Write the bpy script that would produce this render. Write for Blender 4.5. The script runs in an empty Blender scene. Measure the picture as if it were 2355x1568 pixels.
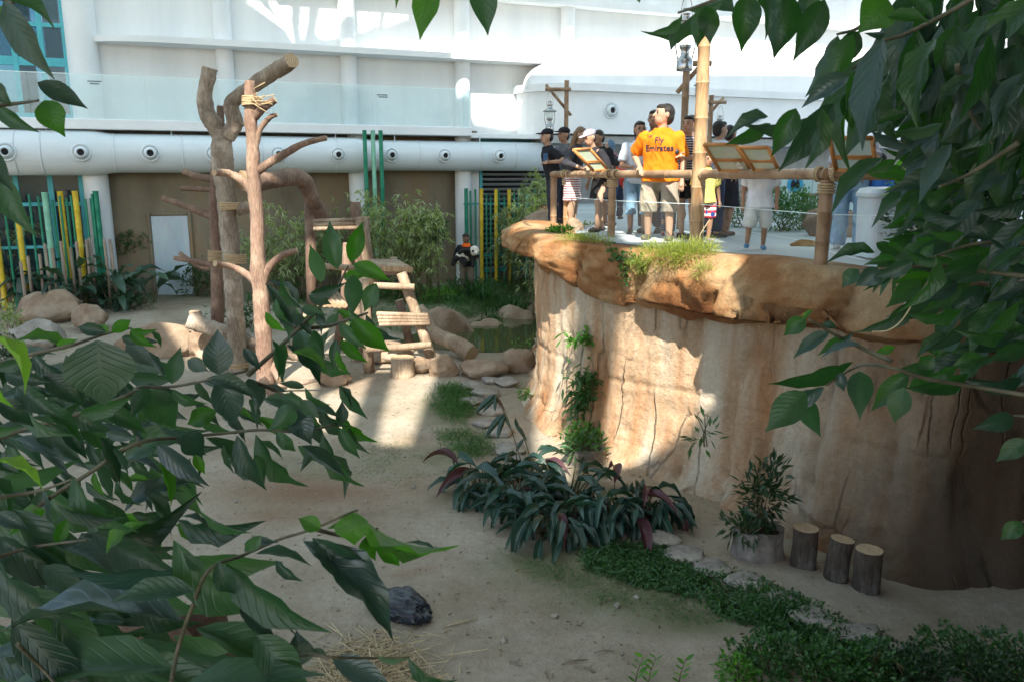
import bpy, bmesh, math, random
import numpy as np
from mathutils import Vector, Matrix, Quaternion
from mathutils.bvhtree import BVHTree
random.seed(7); RNG = np.random.default_rng(7)
SC = bpy.context.scene; COL = SC.collection
# ---------------------------------------------------------------- camera, sky, sun, exposure
PITCH = math.radians(11.8); FPX = 1831.0; CAMZ = 3.6
_cam = bpy.data.cameras.new("camera"); _cam.sensor_width = 36; _cam.lens = 28.0; _cam.clip_start = 0.05; _cam.clip_end = 500
CAM = bpy.data.objects.new("camera", _cam); COL.objects.link(CAM)
CAM.location = (0, 0, CAMZ); CAM.rotation_euler = (math.pi/2 - PITCH, 0, 0); SC.camera = CAM
_cam.dof.use_dof = True; _cam.dof.focus_distance = 9.5; _cam.dof.aperture_fstop = 16
SUN_AZ = math.radians(-4); SUN_EL = math.radians(46)
SUNV = np.array([math.sin(SUN_AZ)*math.cos(SUN_EL), -math.cos(SUN_AZ)*math.cos(SUN_EL), math.sin(SUN_EL)])
wd = bpy.data.worlds.new("World"); SC.world = wd; wd.use_nodes = True
_nt = wd.node_tree; _bg = _nt.nodes["Background"]; _sky = _nt.nodes.new("ShaderNodeTexSky"); _sky.sky_type = 'NISHITA'; _sky.sun_disc = False
_sky.sun_elevation = SUN_EL; _sky.sun_rotation = math.pi - SUN_AZ; _sky.air_density = 1.0; _sky.dust_density = 1.5
_nt.links.new(_sky.outputs[0], _bg.inputs[0]); _bg.inputs[1].default_value = 0.15
_sl = bpy.data.lights.new("sun", 'SUN'); _sl.energy = 5.0; _sl.angle = math.radians(0.6); _sl.color = (1.0, 0.93, 0.82)
SUN = bpy.data.objects.new("sun", _sl); COL.objects.link(SUN); SUN.location = (8, -10, 20)
SUN.rotation_euler = Vector(SUNV).to_track_quat('Z', 'Y').to_euler()
SC.view_settings.view_transform = 'Standard'; SC.view_settings.look = 'None'; SC.view_settings.gamma = 1.0; SC.view_settings.exposure = 1.25
SC.cycles.use_denoising = True; SC.cycles.max_bounces = 8; SC.cycles.transparent_max_bounces = 10
SC.cycles.caustics_reflective = False; SC.cycles.caustics_refractive = False; SC.cycles.sample_clamp_indirect = 6

# ---------------------------------------------------------------- where things stand
def ray(u, v):
    dx = (u-1177)/FPX; dy = (784-v)/FPX
    return np.array([dx, dy*math.sin(PITCH)+math.cos(PITCH), dy*math.cos(PITCH)-math.sin(PITCH)])
def G(u, v, z=0.0):
    r = ray(u, v); k = (z-CAMZ)/r[2]; return np.array([r[0]*k, r[1]*k, z])
def W(u, v, Y):
    r = ray(u, v); k = Y/r[1]; return np.array([r[0]*k, Y, CAMZ+r[2]*k])
BA = np.array([-12.65, 20.3]); BETA = math.atan2(5.3, 13.5); BD = np.array([math.cos(BETA), math.sin(BETA)]); BN = np.array([BD[1], -BD[0]])
def B(u, v, off=0.0):          # a point of the far building's front: (along the front, height)
    r = ray(u, v); k = (off + BN@BA)/(BN@r[:2]); p = r[:2]*k
    return float(BD@(p-BA)), float(CAMZ+r[2]*k)
def Bs(u, z, off=0.0):         # along-front position of image column u at height z
    lo, hi = -900, 2400
    for _ in range(40):
        m = (lo+hi)/2
        if B(u, m, off)[1] > z: lo = m
        else: hi = m
    return B(u, lo, off)[0]
def BW(s, off, z): p = BA+BD*s+BN*off; return np.array([p[0], p[1], z])

# ---------------------------------------------------------------- objects
MW = {}
def _link(o, parent):
    COL.objects.link(o)
    if parent is not None: o.parent = parent
def thing(name, label, cat, loc=(0,0,0), rz=0.0, group=None):
    o = bpy.data.objects.new(name, None); _link(o, None); o.empty_display_size = 0.2
    o.location = [float(q) for q in loc]; o.rotation_euler = (0,0,rz); o["label"] = label; o["category"] = cat
    if group: o["group"] = group
    MW[o.name] = Matrix.Translation(Vector(loc)) @ Matrix.Rotation(rz, 4, 'Z'); return o
def tag(o, label, cat, group=None):
    o["label"] = label; o["category"] = cat
    if group: o["group"] = group
    return o
def kind(o, k): o["kind"] = k; return o
class MB:
    def __init__(s): s.v = []; s.f = []; s.n = 0; s.m = []; s.sm = []
    def add(s, v, f, mi=0, smooth=False):
        v = np.asarray(v, float).reshape(-1,3); s.v.append(v)
        for q in f: s.f.append([i+s.n for i in q]); s.m.append(mi); s.sm.append(smooth)
        s.n += len(v); return s
    def box(s, c, size, rz=0.0, mi=0, bev=0.0):
        x,y,z = [q/2 for q in size]; v = []
        b = min(bev, x*.9, y*.9, z*.9)
        if b <= 0:
            v = np.array([[i*x,j*y,k*z] for k in (-1,1) for j in (-1,1) for i in (-1,1)])
            f = [(0,2,3,1),(4,5,7,6),(0,1,5,4),(2,6,7,3),(0,4,6,2),(1,3,7,5)]
        else:
            oc = [(-x+b,-y),(x-b,-y),(x,-y+b),(x,y-b),(x-b,y),(-x+b,y),(-x,y-b),(-x,-y+b)]
            ic = [(p*(x-b)/x, q*(y-b)/y) for p,q in oc]
            rings = [(ic,-z),(oc,-z+b),(oc,z-b),(ic,z)]
            v = np.array([[p,q,h] for r,h in rings for p,q in r]); f = [tuple(range(7,-1,-1)), tuple(range(24,32))]
            for r in range(3):
                for i in range(8): j=(i+1)%8; f.append((r*8+i, r*8+j, r*8+8+j, r*8+8+i))
        c_, s_ = math.cos(rz), math.sin(rz); v = v@np.array([[c_,s_,0],[-s_,c_,0],[0,0,1]]) + np.asarray(c)
        return s.add(v, f, mi)
    def tube(s, path, rad, seg=10, cap=True, mi=0, wob=0.0, smooth=True, flat=None):
        P = np.asarray(path, float); n = len(P); rad = np.broadcast_to(np.asarray(rad, float), (n,))
        t = np.gradient(P, axis=0); t /= np.linalg.norm(t, axis=1, keepdims=True)+1e-9
        a = np.array([0,0,1.]) if abs(t[0][2]) < .9 else np.array([1.,0,0])
        u = np.cross(t[0], a); u /= np.linalg.norm(u); V = []
        for i in range(n):
            u = u - t[i]*(u@t[i]); u /= np.linalg.norm(u)+1e-9; w = np.cross(t[i], u)
            for k in range(seg):
                an = 2*math.pi*k/seg; rr = rad[i]*(1+wob*(random.random()-.5)*2)
                V.append(P[i]+rr*(math.cos(an)*u+math.sin(an)*w*(flat or 1)))
        f = []
        for i in range(n-1):
            for k in range(seg): j=(k+1)%seg; f.append((i*seg+k, i*seg+j, (i+1)*seg+j, (i+1)*seg+k))
        s.add(V, f, mi, smooth)
        if cap:
            b = s.n-n*seg
            for r, rev in ((0,True),(n-1,False)):
                q = list(range(b+r*seg, b+r*seg+seg)); s.f.append(q[::-1] if rev else q); s.m.append(mi if isinstance(cap,bool) else cap-1); s.sm.append(False)
        return s
    def lathe(s, prof, c=(0,0,0), seg=20, axis=None, mi=0, smooth=True):
        V = []; c = np.asarray(c, float); Rm = np.eye(3)
        if axis is not None:
            q = Vector((0,0,1)).rotation_difference(Vector(axis)); Rm = np.array(q.to_matrix())
        for r,z in prof:
            for k in range(seg): a = 2*math.pi*k/seg; V.append(Rm@np.array([r*math.cos(a), r*math.sin(a), z])+c)
        f = []; n = len(prof)
        for i in range(n-1):
            for k in range(seg): j=(k+1)%seg; f.append((i*seg+k, i*seg+j, (i+1)*seg+j, (i+1)*seg+k))
        return s.add(V, f, mi, smooth)
    def prism(s, poly, z0, z1, mi=0):
        n = len(poly); V = [(x,y,z0) for x,y in poly]+[(x,y,z1) for x,y in poly]
        f = [tuple(range(n-1,-1,-1)), tuple(range(n,2*n))]+[(i,(i+1)%n,n+(i+1)%n,n+i) for i in range(n)]
        return s.add(V, f, mi)
    def grid(s, P, mi=0, smooth=True, closed=False):   # P: (a,b,3)
        a,b,_ = P.shape; f = []
        for i in range(a-1):
            for j in range(b-1 if not closed else b): k=(j+1)%b; f.append((i*b+j, i*b+k, (i+1)*b+k, (i+1)*b+j))
        return s.add(P.reshape(-1,3), f, mi, smooth)
    def build(s, name, mats, parent=None, local=False, loc=None):
        V = np.concatenate(s.v) if s.v else np.zeros((0,3))
        if parent is not None and not local:
            Mi = np.array(MW[parent.name].inverted()); V = V@Mi[:3,:3].T+Mi[:3,3]
        if loc is not None: V = V-np.asarray(loc, float)
        me = bpy.data.meshes.new(name); me.from_pydata(V.tolist(), [], s.f)
        for m in (mats if isinstance(mats,(list,tuple)) else [mats]): me.materials.append(m)
        me.polygons.foreach_set("material_index", s.m); me.polygons.foreach_set("use_smooth", s.sm); me.update()
        o = bpy.data.objects.new(name, me); _link(o, parent)
        if loc is not None: o.location = [float(q) for q in loc]
        MW[o.name] = MW[parent.name] if parent is not None else Matrix.Translation(Vector(loc) if loc is not None else Vector((0,0,0)))
        return o
def quick(name, V, F, mat, parent=None, smooth=False, loc=None, uv=None, mi=None):
    V = np.asarray(V, np.float32)
    if parent is not None:
        Mi = np.array(MW[parent.name].inverted()); V = V@Mi[:3,:3].T+Mi[:3,3]
    if loc is not None: V = V-np.asarray(loc)
    F = np.asarray(F, np.int32); k = F.shape[1]; me = bpy.data.meshes.new(name)
    me.vertices.add(len(V)); me.vertices.foreach_set("co", V.astype(np.float32).ravel())
    me.loops.add(F.size); me.loops.foreach_set("vertex_index", F.ravel())
    me.polygons.add(len(F)); me.polygons.foreach_set("loop_start", np.arange(0, F.size, k, dtype=np.int32))
    me.polygons.foreach_set("use_smooth", np.full(len(F), smooth))
    if mi is not None: me.polygons.foreach_set("material_index", np.asarray(mi, np.int32))
    for m in (mat if isinstance(mat,(list,tuple)) else [mat]): me.materials.append(m)
    if uv is not None:
        l = me.uv_layers.new(name="UVMap"); l.data.foreach_set("uv", np.asarray(uv, np.float32)[F.ravel()].ravel())
    me.update(); me.validate(); o = bpy.data.objects.new(name, me); _link(o, parent)
    if loc is not None: o.location = [float(q) for q in loc]
    MW[o.name] = MW[parent.name] if parent is not None else Matrix.Translation(Vector(loc) if loc is not None else Vector((0,0,0)))
    return o
def vnoise(P, seed=0):         # smooth value noise on (n,3), -1..1
    P = np.asarray(P, float); I = np.floor(P).astype(np.int64); Fr = P-I; Fr = Fr*Fr*(3-2*Fr); out = np.zeros(len(P))
    for dx in (0,1):
        for dy in (0,1):
            for dz in (0,1):
                h = (I[:,0]+dx)*374761393 + (I[:,1]+dy)*668265263 + (I[:,2]+dz)*2147483647 + seed*974634777
                h = (h ^ (h >> 13))*1274126177; h = (h ^ (h >> 16)) & 0xffff
                w = (Fr[:,0] if dx else 1-Fr[:,0])*(Fr[:,1] if dy else 1-Fr[:,1])*(Fr[:,2] if dz else 1-Fr[:,2])
                out += w*(h/32767.5-1)
    return out
def fbm(P, seed=0, o=4):
    P = np.asarray(P, float); a = 1.0; t = np.zeros(len(P)); f = 1.0
    for i in range(o): t += a*vnoise(P*f, seed+i); a *= .5; f *= 2.03
    return t

# ---------------------------------------------------------------- materials
def _nm(name):
    m = bpy.data.materials.new(name); m.use_nodes = True; nt = m.node_tree; return m, nt, nt.nodes["Principled BSDF"], nt.nodes["Material Output"]
def _ramp(nt, fac, stops):
    r = nt.nodes.new("ShaderNodeValToRGB"); e = r.color_ramp.elements
    while len(e) < len(stops): e.new(0.5)
    for i,(p,c) in enumerate(stops): e[i].position = p; e[i].color = (*c,1) if len(c) == 3 else c
    nt.links.new(fac, r.inputs[0]); return r.outputs[0]
def _noise(nt, scale, stretch=(1,1,1), detail=4, rough=.55, coord="Object", dist=0.0):
    tc = nt.nodes.new("ShaderNodeTexCoord"); mp = nt.nodes.new("ShaderNodeMapping"); mp.inputs["Scale"].default_value = stretch
    nt.links.new(tc.outputs[coord], mp.inputs[0]); n = nt.nodes.new("ShaderNodeTexNoise"); n.inputs["Scale"].default_value = scale
    n.inputs["Detail"].default_value = detail; n.inputs["Roughness"].default_value = rough; n.inputs["Distortion"].default_value = dist
    nt.links.new(mp.outputs[0], n.inputs["Vector"]); return n.outputs["Fac"], mp.outputs[0]
def _mix(nt, fac, a, b, mode='MIX'):
    m = nt.nodes.new("ShaderNodeMix"); m.data_type = 'RGBA'; m.blend_type = mode
    for k, q in ((0,fac),(6,a),(7,b)):
        if isinstance(q, (int,float)): m.inputs[k].default_value = q
        elif isinstance(q, (tuple,list)): m.inputs[k].default_value = (*q,1)
        else: nt.links.new(q, m.inputs[k])
    return m.outputs[2]
def _bump(nt, h, bsdf, strength=.3, dist=.02, prev=None):
    b = nt.nodes.new("ShaderNodeBump"); b.inputs["Strength"].default_value = strength; b.inputs["Distance"].default_value = dist
    nt.links.new(h, b.inputs["Height"])
    if prev is not None: nt.links.new(prev, b.inputs["Normal"])
    nt.links.new(b.outputs[0], bsdf.inputs["Normal"]); return b.outputs[0]
def _math(nt, op, a, b=None, c=None):
    m = nt.nodes.new("ShaderNodeMath"); m.operation = op
    for k, q in enumerate((a,b,c)):
        if q is None: continue
        if isinstance(q,(int,float)): m.inputs[k].default_value = q
        else: nt.links.new(q, m.inputs[k])
    return m.outputs[0]
def M(name, c1, c2=None, rough=.6, scale=4, stretch=(1,1,1), bump=.15, bscale=None, bdist=.01, spec=.3, metal=0.0, lo=.35, hi=.65, detail=5, c3=None):
    m, nt, b, out = _nm(name)
    c2 = c2 or tuple(min(1,q*1.25) for q in c1)
    f, vec = _noise(nt, scale, stretch, detail); st = [(lo,c1),(hi,c2)]
    if c3: st = [(lo,c1),((lo+hi)/2,c2),(hi,c3)]
    col = _ramp(nt, f, st)
    n2 = nt.nodes.new("ShaderNodeTexNoise"); n2.inputs["Scale"].default_value = bscale or scale*6; n2.inputs["Detail"].default_value = 4
    nt.links.new(vec, n2.inputs["Vector"]); col = _mix(nt, .18, col, n2.outputs["Color"], 'OVERLAY')
    nt.links.new(col, b.inputs["Base Color"]); b.inputs["Roughness"].default_value = rough; b.inputs["Specular IOR Level"].default_value = spec; b.inputs["Metallic"].default_value = metal
    if bump: _bump(nt, n2.outputs["Fac"], b, bump, bdist)
    return m
def M_glass(name, tint=(.8,.95,.95), alpha=.25, rough=.03, refl=.4):
    m, nt, b, out = _nm(name); nt.nodes.remove(b)
    t = nt.nodes.new("ShaderNodeBsdfTransparent"); t.inputs[0].default_value = (*tint,1); g = nt.nodes.new("ShaderNodeBsdfGlossy"); g.inputs["Roughness"].default_value = rough
    d = nt.nodes.new("ShaderNodeBsdfDiffuse"); d.inputs[0].default_value = (*[q*.9 for q in tint],1)
    lw = nt.nodes.new("ShaderNodeLayerWeight"); frv = _math(nt, 'MULTIPLY_ADD', _math(nt, 'POWER', lw.outputs["Facing"], 4.0), refl, .02); n,_ = _noise(nt, .7)
    dirt = _math(nt, 'MULTIPLY', n, alpha)
    x = nt.nodes.new("ShaderNodeMixShader"); nt.links.new(dirt, x.inputs[0]); nt.links.new(t.outputs[0], x.inputs[1]); nt.links.new(d.outputs[0], x.inputs[2])
    y = nt.nodes.new("ShaderNodeMixShader"); nt.links.new(frv, y.inputs[0]); nt.links.new(x.outputs[0], y.inputs[1]); nt.links.new(g.outputs[0], y.inputs[2])
    nt.links.new(y.outputs[0], out.inputs[0]); return m
def M_leaf(name, c1, c2, back=None, trans=.3, rough=.42, spec=.5, vein=(0.10,0.16,0.08), veins=9.0, stripe=False, vs=.35):
    m, nt, b, out = _nm(name)
    oi = nt.nodes.new("ShaderNodeObjectInfo"); n,_ = _noise(nt, 3.0, detail=3)
    geo = nt.nodes.new("ShaderNodeNewGeometry"); rnd = _math(nt, 'FRACT', _math(nt, 'ADD', oi.outputs["Random"], geo.outputs["Random Per Island"]))
    f = _math(nt, 'ADD', _math(nt, 'MULTIPLY', n, .5), _math(nt, 'MULTIPLY', rnd, .6)); col = _ramp(nt, f, [(.25,c1),(.85,c2)])
    uv = nt.nodes.new("ShaderNodeUVMap"); sp = nt.nodes.new("ShaderNodeSeparateXYZ"); nt.links.new(uv.outputs[0], sp.inputs[0])
    av = _math(nt, 'ABSOLUTE', _math(nt, 'SUBTRACT', sp.outputs[1], .5))
    mid = _math(nt, 'LESS_THAN', av, .03)
    sv = _math(nt, 'FRACT', _math(nt, 'SUBTRACT', _math(nt, 'MULTIPLY', sp.outputs[0], veins), _math(nt, 'MULTIPLY', av, 5.0)))
    sv = _math(nt, 'SUBTRACT', 1.0, _math(nt, 'MULTIPLY', _math(nt, 'ABSOLUTE', _math(nt, 'SUBTRACT', sv, .5)), 2.0)); line = _math(nt, 'POWER', sv, 8.0)
    vfac = _math(nt, 'MINIMUM', _math(nt, 'ADD', mid, _math(nt, 'MULTIPLY', line, .6)), 1.0)
    col = _mix(nt, _math(nt, 'MULTIPLY', vfac, vs), col, vein)
    nt.links.new(col, b.inputs["Base Color"]); b.inputs["Roughness"].default_value = rough; b.inputs["Specular IOR Level"].default_value = spec
    _bump(nt, _math(nt,'ADD',_math(nt,'MULTIPLY',vfac,-1.0), _math(nt,'MULTIPLY',n,.6)), b, .35, .004)
    tr = nt.nodes.new("ShaderNodeBsdfTranslucent"); tc = _mix(nt, 1.0, col, (2.2,2.6,.7), 'MULTIPLY'); nt.links.new(tc, tr.inputs[0])
    x = nt.nodes.new("ShaderNodeMixShader"); x.inputs[0].default_value = trans
    nt.links.new(b.outputs[0], x.inputs[1]); nt.links.new(tr.outputs[0], x.inputs[2]); nt.links.new(x.outputs[0], out.inputs[0]); return m
# ---------------------------------------------------------------- palette
m_white = M("white_plaster", (.70,.725,.735), (.80,.82,.82), rough=.7, scale=1.4, stretch=(1,1,.12), bump=.05, bscale=40, bdist=.002)
m_whitecol = M("white_paint", (.72,.75,.76), (.80,.82,.83), rough=.55, scale=1.2, bump=.04, bscale=30, bdist=.002)
m_duct = M("duct_paint", (.60,.66,.68), (.68,.73,.75), rough=.5, scale=1.0, stretch=(.3,3,3), bump=.06, bscale=25, bdist=.003)
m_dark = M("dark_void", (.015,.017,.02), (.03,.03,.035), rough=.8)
m_brownwall = M("stained_render", (.15,.125,.085), (.24,.205,.145), rough=.9, scale=.8, stretch=(1,1,.45), bump=.35, bscale=9, bdist=.02, c3=(.28,.19,.11), lo=.3, hi=.72)
m_cyan = M("cyan_frame", (.07,.40,.46), (.09,.46,.52), rough=.4, bump=0)
m_door = M("grey_door_metal", (.42,.52,.58), (.52,.60,.65), rough=.45, scale=2, stretch=(1,1,.3), bump=.05)
m_greenp = M("green_pole_paint", (.015,.19,.11), (.03,.25,.15), rough=.4, scale=6, bump=.05)
m_mintp = M("mint_pole_paint", (.20,.48,.34), (.27,.55,.40), rough=.45, scale=6, bump=.05)
m_yellowp = M("yellow_pole_paint", (.60,.42,.02), (.70,.50,.05), rough=.45, scale=7, bump=.1, c3=(.45,.27,.04), lo=.3, hi=.8)
m_stake = M("grey_stake_wood", (.20,.15,.11), (.32,.26,.2), rough=.9, scale=8, stretch=(3,3,.3), bump=.4)
m_slat = M("louvre_metal", (.45,.5,.52), (.55,.6,.62), rough=.35, metal=.4, bump=.03)
m_glass = M_glass("balustrade_glass", (.93,.985,.99), .28); m_rglass = M_glass("railing_glass", (.97,.985,.98), .012, refl=.1)
m_pane = M_glass("window_glass", (.55,.68,.72), .12)
m_deck = M("deck_concrete", (.36,.40,.41), (.46,.49,.49), rough=.85, scale=1.2, bump=.15, bscale=40, bdist=.004)
m_soffit = M("grey_soffit", (.33,.34,.33), (.42,.43,.42), rough=.8, bump=.03)

def M_rock(name, c1, c2, c3, scale=1.3, bump=.6, crack=0.0, stretch=(1,1,1), cs=1.5, cstretch=(1,1,.25)):
    m, nt, b, out = _nm(name); f, vec = _noise(nt, scale, stretch, 7, .6); col = _ramp(nt, f, [(.36,c1),(.5,c2),(.64,c3)])
    n2, v2 = _noise(nt, scale*9, (1,1,1), 5); n3, _ = _noise(nt, scale*38, (1,1,1), 4, .75)
    col = _mix(nt, .35, col, _ramp(nt, n2, [(.3,(.35,.35,.35)),(.7,(.68,.66,.62))]), 'OVERLAY')
    col = _mix(nt, .28, col, _ramp(nt, n3, [(.35,(.28,.27,.26)),(.65,(.72,.71,.70))]), 'OVERLAY'); h = _math(nt, 'ADD', n2, _math(nt, 'MULTIPLY', n3, .7))
    if crack:
        vo = nt.nodes.new("ShaderNodeTexVoronoi"); vo.feature = 'DISTANCE_TO_EDGE'; vo.inputs["Scale"].default_value = cs
        mp = nt.nodes.new("ShaderNodeMapping"); mp.inputs["Scale"].default_value = cstretch; tc = nt.nodes.new("ShaderNodeTexCoord")
        nn = nt.nodes.new("ShaderNodeTexNoise"); nn.inputs["Scale"].default_value = 2.2; nn.inputs["Detail"].default_value = 5
        nt.links.new(tc.outputs["Object"], nn.inputs["Vector"]); ad = nt.nodes.new("ShaderNodeVectorMath"); ad.operation = 'MULTIPLY_ADD'
        nt.links.new(nn.outputs["Color"], ad.inputs[0]); ad.inputs[1].default_value = (.16,.16,.5); nt.links.new(tc.outputs["Object"], ad.inputs[2])
        nt.links.new(ad.outputs[0], mp.inputs[0]); nt.links.new(mp.outputs[0], vo.inputs["Vector"])
        edge = _ramp(nt, vo.outputs["Distance"], [(0,(0,0,0)),(.035,(1,1,1))]); big, _ = _noise(nt, .9, (1,1,1), 2)
        gate = _ramp(nt, big, [(.46,(1,1,1)),(.56,(0,0,0))]); e2 = _mix(nt, gate, edge, (1,1,1))
        col = _mix(nt, crack, col, e2, 'MULTIPLY'); sep = nt.nodes.new("ShaderNodeSeparateColor"); nt.links.new(e2, sep.inputs[0])
        h = _math(nt, 'ADD', h, _math(nt, 'MULTIPLY', sep.outputs[0], 1.6))
    nt.links.new(col, b.inputs["Base Color"]); b.inputs["Roughness"].default_value = .85; b.inputs["Specular IOR Level"].default_value = .25
    _bump(nt, h, b, bump, .03); return m
m_wallrock = M_rock("sandstone_render", (.39,.195,.09), (.48,.34,.22), (.58,.50,.39), 2.0, .9, .3, (1,1,.13), 1.5, (1.5,1.5,.16))
def stain_shade(m, lo, hi, col, sc=1.1):       # dark staining, plus corner shade put into the colour, both growing with x
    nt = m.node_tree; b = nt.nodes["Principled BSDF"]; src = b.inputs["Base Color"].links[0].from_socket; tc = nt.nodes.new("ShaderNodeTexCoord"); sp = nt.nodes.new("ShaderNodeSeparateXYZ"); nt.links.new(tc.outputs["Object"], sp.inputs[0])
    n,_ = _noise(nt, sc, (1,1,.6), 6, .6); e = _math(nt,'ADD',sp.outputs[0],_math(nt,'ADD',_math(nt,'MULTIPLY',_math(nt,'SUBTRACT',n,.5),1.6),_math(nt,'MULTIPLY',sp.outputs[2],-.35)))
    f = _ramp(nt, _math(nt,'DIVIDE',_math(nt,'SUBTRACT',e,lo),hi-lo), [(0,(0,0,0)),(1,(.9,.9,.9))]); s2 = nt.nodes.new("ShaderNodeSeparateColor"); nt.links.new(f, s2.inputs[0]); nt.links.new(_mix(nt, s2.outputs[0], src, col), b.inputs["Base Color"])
stain_shade(m_wallrock, 1.7, 3.1, (.06,.043,.03))
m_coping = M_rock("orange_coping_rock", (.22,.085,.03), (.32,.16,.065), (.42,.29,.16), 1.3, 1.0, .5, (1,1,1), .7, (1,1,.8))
stain_shade(m_coping, 1.35, 2.7, (.085,.055,.038))
m_boulder = M_rock("tan_boulder", (.20,.13,.085), (.29,.215,.15), (.36,.29,.22), 1.2, .6)
m_greyrock = M_rock("grey_edging_stone", (.22,.20,.175), (.32,.295,.26), (.38,.35,.30), 2.2, .6)
m_mudrock = M_rock("brown_boulder", (.10,.06,.045), (.15,.095,.07), (.20,.14,.10), 1.5, .6)
m_darkrock = M_rock("dark_boulder", (.045,.032,.025), (.07,.05,.04), (.10,.075,.06), 1.5, .6)

# ---------------------------------------------------------------- terrain
def sstep(a, b, x): t = np.clip((x-a)/(b-a), 0, 1); return t*t*(3-2*t)
POND = np.array([G(985,790,.03)[:2], G(1080,802,.03)[:2], G(1180,800,.03)[:2], (.75,16.2), (.95,19), (1.2,22.4), (.4,22.6), (-.35,20.6), (-1.0,19.4), (-1.9,18.6), (-2.3,17.3)])
def in_poly(x, y, poly):
    c = np.zeros(np.shape(x), bool); n = len(poly)
    for i in range(n):
        x0,y0 = poly[i]; x1,y1 = poly[(i+1)%n]
        c ^= ((y0 > y) != (y1 > y)) & (x < (x1-x0)*(y-y0)/(y1-y0+1e-12)+x0)
    return c
def seg_dist(x, y, poly, closed=True):
    d = np.full(np.shape(x), 1e9); n = len(poly)
    for i in range(n if closed else n-1):
        a = np.asarray(poly[i]); b = np.asarray(poly[(i+1)%n]); e = b-a; t = np.clip(((x-a[0])*e[0]+(y-a[1])*e[1])/(e@e+1e-12), 0, 1)
        d = np.minimum(d, np.hypot(x-a[0]-t*e[0], y-a[1]-t*e[1]))
    return d
def Hf(x, y):
    x = np.asarray(x, float); y = np.asarray(y, float)
    h = .28*sstep(16.8, 20.5, y) + .10*sstep(-6.5,-9, x)*sstep(12,17,y)
    P = np.stack([x, y, np.zeros_like(x)], -1).reshape(-1,3)
    h = h + (.035*fbm(P*.8, 3, 3)+.012*fbm(P*4, 9, 3)).reshape(x.shape)
    d = seg_dist(x, y, POND); ins = in_poly(x, y, POND); h = np.where(ins, np.maximum(-.5, -.05-d*.9), np.where(d < .8, h*sstep(0,.8,d)-.02*(1-sstep(0,.8,d)), h))
    return h
def Hz(x, y): return float(Hf(np.array([x]), np.array([y]))[0])
xs = np.concatenate([np.linspace(-150,-18,12), np.arange(-16, 7, .11), np.linspace(8,150,14)])
ys = np.concatenate([np.linspace(-120,2,14), np.arange(3, 26, .11), np.linspace(27,160,14)])
X, Y = np.meshgrid(xs, ys, indexing='ij'); Z = Hf(X, Y); V = np.stack([X,Y,Z],-1).reshape(-1,3)
na, nb = X.shape; I = np.arange(na*nb).reshape(na,nb); F = np.stack([I[:-1,:-1], I[1:,:-1], I[1:,1:], I[:-1,1:]], -1).reshape(-1,4)
def M_ground():
    m, nt, b, out = _nm("sandy_dirt"); f,_ = _noise(nt, .9, (1,1,1), 6, .6); col = _ramp(nt, f, [(.3,(.265,.215,.155)),(.5,(.35,.30,.23)),(.72,(.41,.365,.295))])
    n2,_ = _noise(nt, 14, (1,1,1), 5, .65); col = _mix(nt, .4, col, _ramp(nt, n2, [(.3,(.36,.34,.32)),(.7,(.64,.64,.62))]), 'OVERLAY')
    at = nt.nodes.new("ShaderNodeAttribute"); at.attribute_name = "tone"; sp = nt.nodes.new("ShaderNodeSeparateColor"); nt.links.new(at.outputs["Color"], sp.inputs[0])
    n4,_ = _noise(nt, 3.5, (1,1,1), 6, .7); mf = _ramp(nt, _math(nt,'MULTIPLY',sp.outputs[0],_math(nt,'ADD',n4,.45)), [(.25,(0,0,0)),(.75,(1,1,1))])
    s2 = nt.nodes.new("ShaderNodeSeparateColor"); nt.links.new(mf, s2.inputs[0])
    col = _mix(nt, _math(nt,'MULTIPLY',s2.outputs[0],.75), col, (.13,.14,.065)); col = _mix(nt, sp.outputs[1], col, (.21,.105,.055)); col = _mix(nt, sp.outputs[2], col, (.40,.36,.29))
    pk,_ = _noise(nt, 60, (1,1,1), 2); col = _mix(nt, _ramp(nt, pk, [(.66,(0,0,0)),(.7,(.6,.6,.6))]), col, (.13,.09,.055))
    nt.links.new(col, b.inputs["Base Color"]); b.inputs["Roughness"].default_value = .95; b.inputs["Specular IOR Level"].default_value = .15
    n3,_ = _noise(nt, 28, (1,1,1), 6, .7); n5,_ = _noise(nt, 5, (1,1,1), 5, .6); _bump(nt, _math(nt,'ADD',_math(nt,'ADD',n3,_math(nt,'MULTIPLY',n5,1.6)),_math(nt,'MULTIPLY',pk,.4)), b, .6, .045); return m
m_ground = M_ground()
ground = kind(quick("ground", V, F, m_ground, smooth=True), "structure")
moss = np.zeros(len(V)); red = np.zeros(len(V)); pale = np.zeros(len(V)); vx, vy = V[:,0], V[:,1]
def blob(c, rx, ry, k=1.0): return k*np.exp(-(((vx-c[0])/rx)**2+((vy-c[1])/ry)**2))
for (u,v,rx,ry,k) in [(1320,1300,1.0,.55,1),(1450,1360,.9,.5,1),(1600,1420,.8,.35,.9),(1040,940,.7,1.2,.8),(900,1060,1.2,.8,.5),(700,1060,1.2,.8,.6),(620,1150,.8,.8,.4),(1100,1130,.9,.7,.55),(1010,1050,.6,.7,.6),(1300,1440,.6,.2,.4),(560,1230,.8,.4,.35),(430,700,3,2,.9),(760,700,3,1.6,1.1),(1050,700,3,1.5,1.2),(1150,690,2.5,1.5,1.2)]:
    moss = np.maximum(moss, blob(G(u,v), rx, ry, k))
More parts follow.
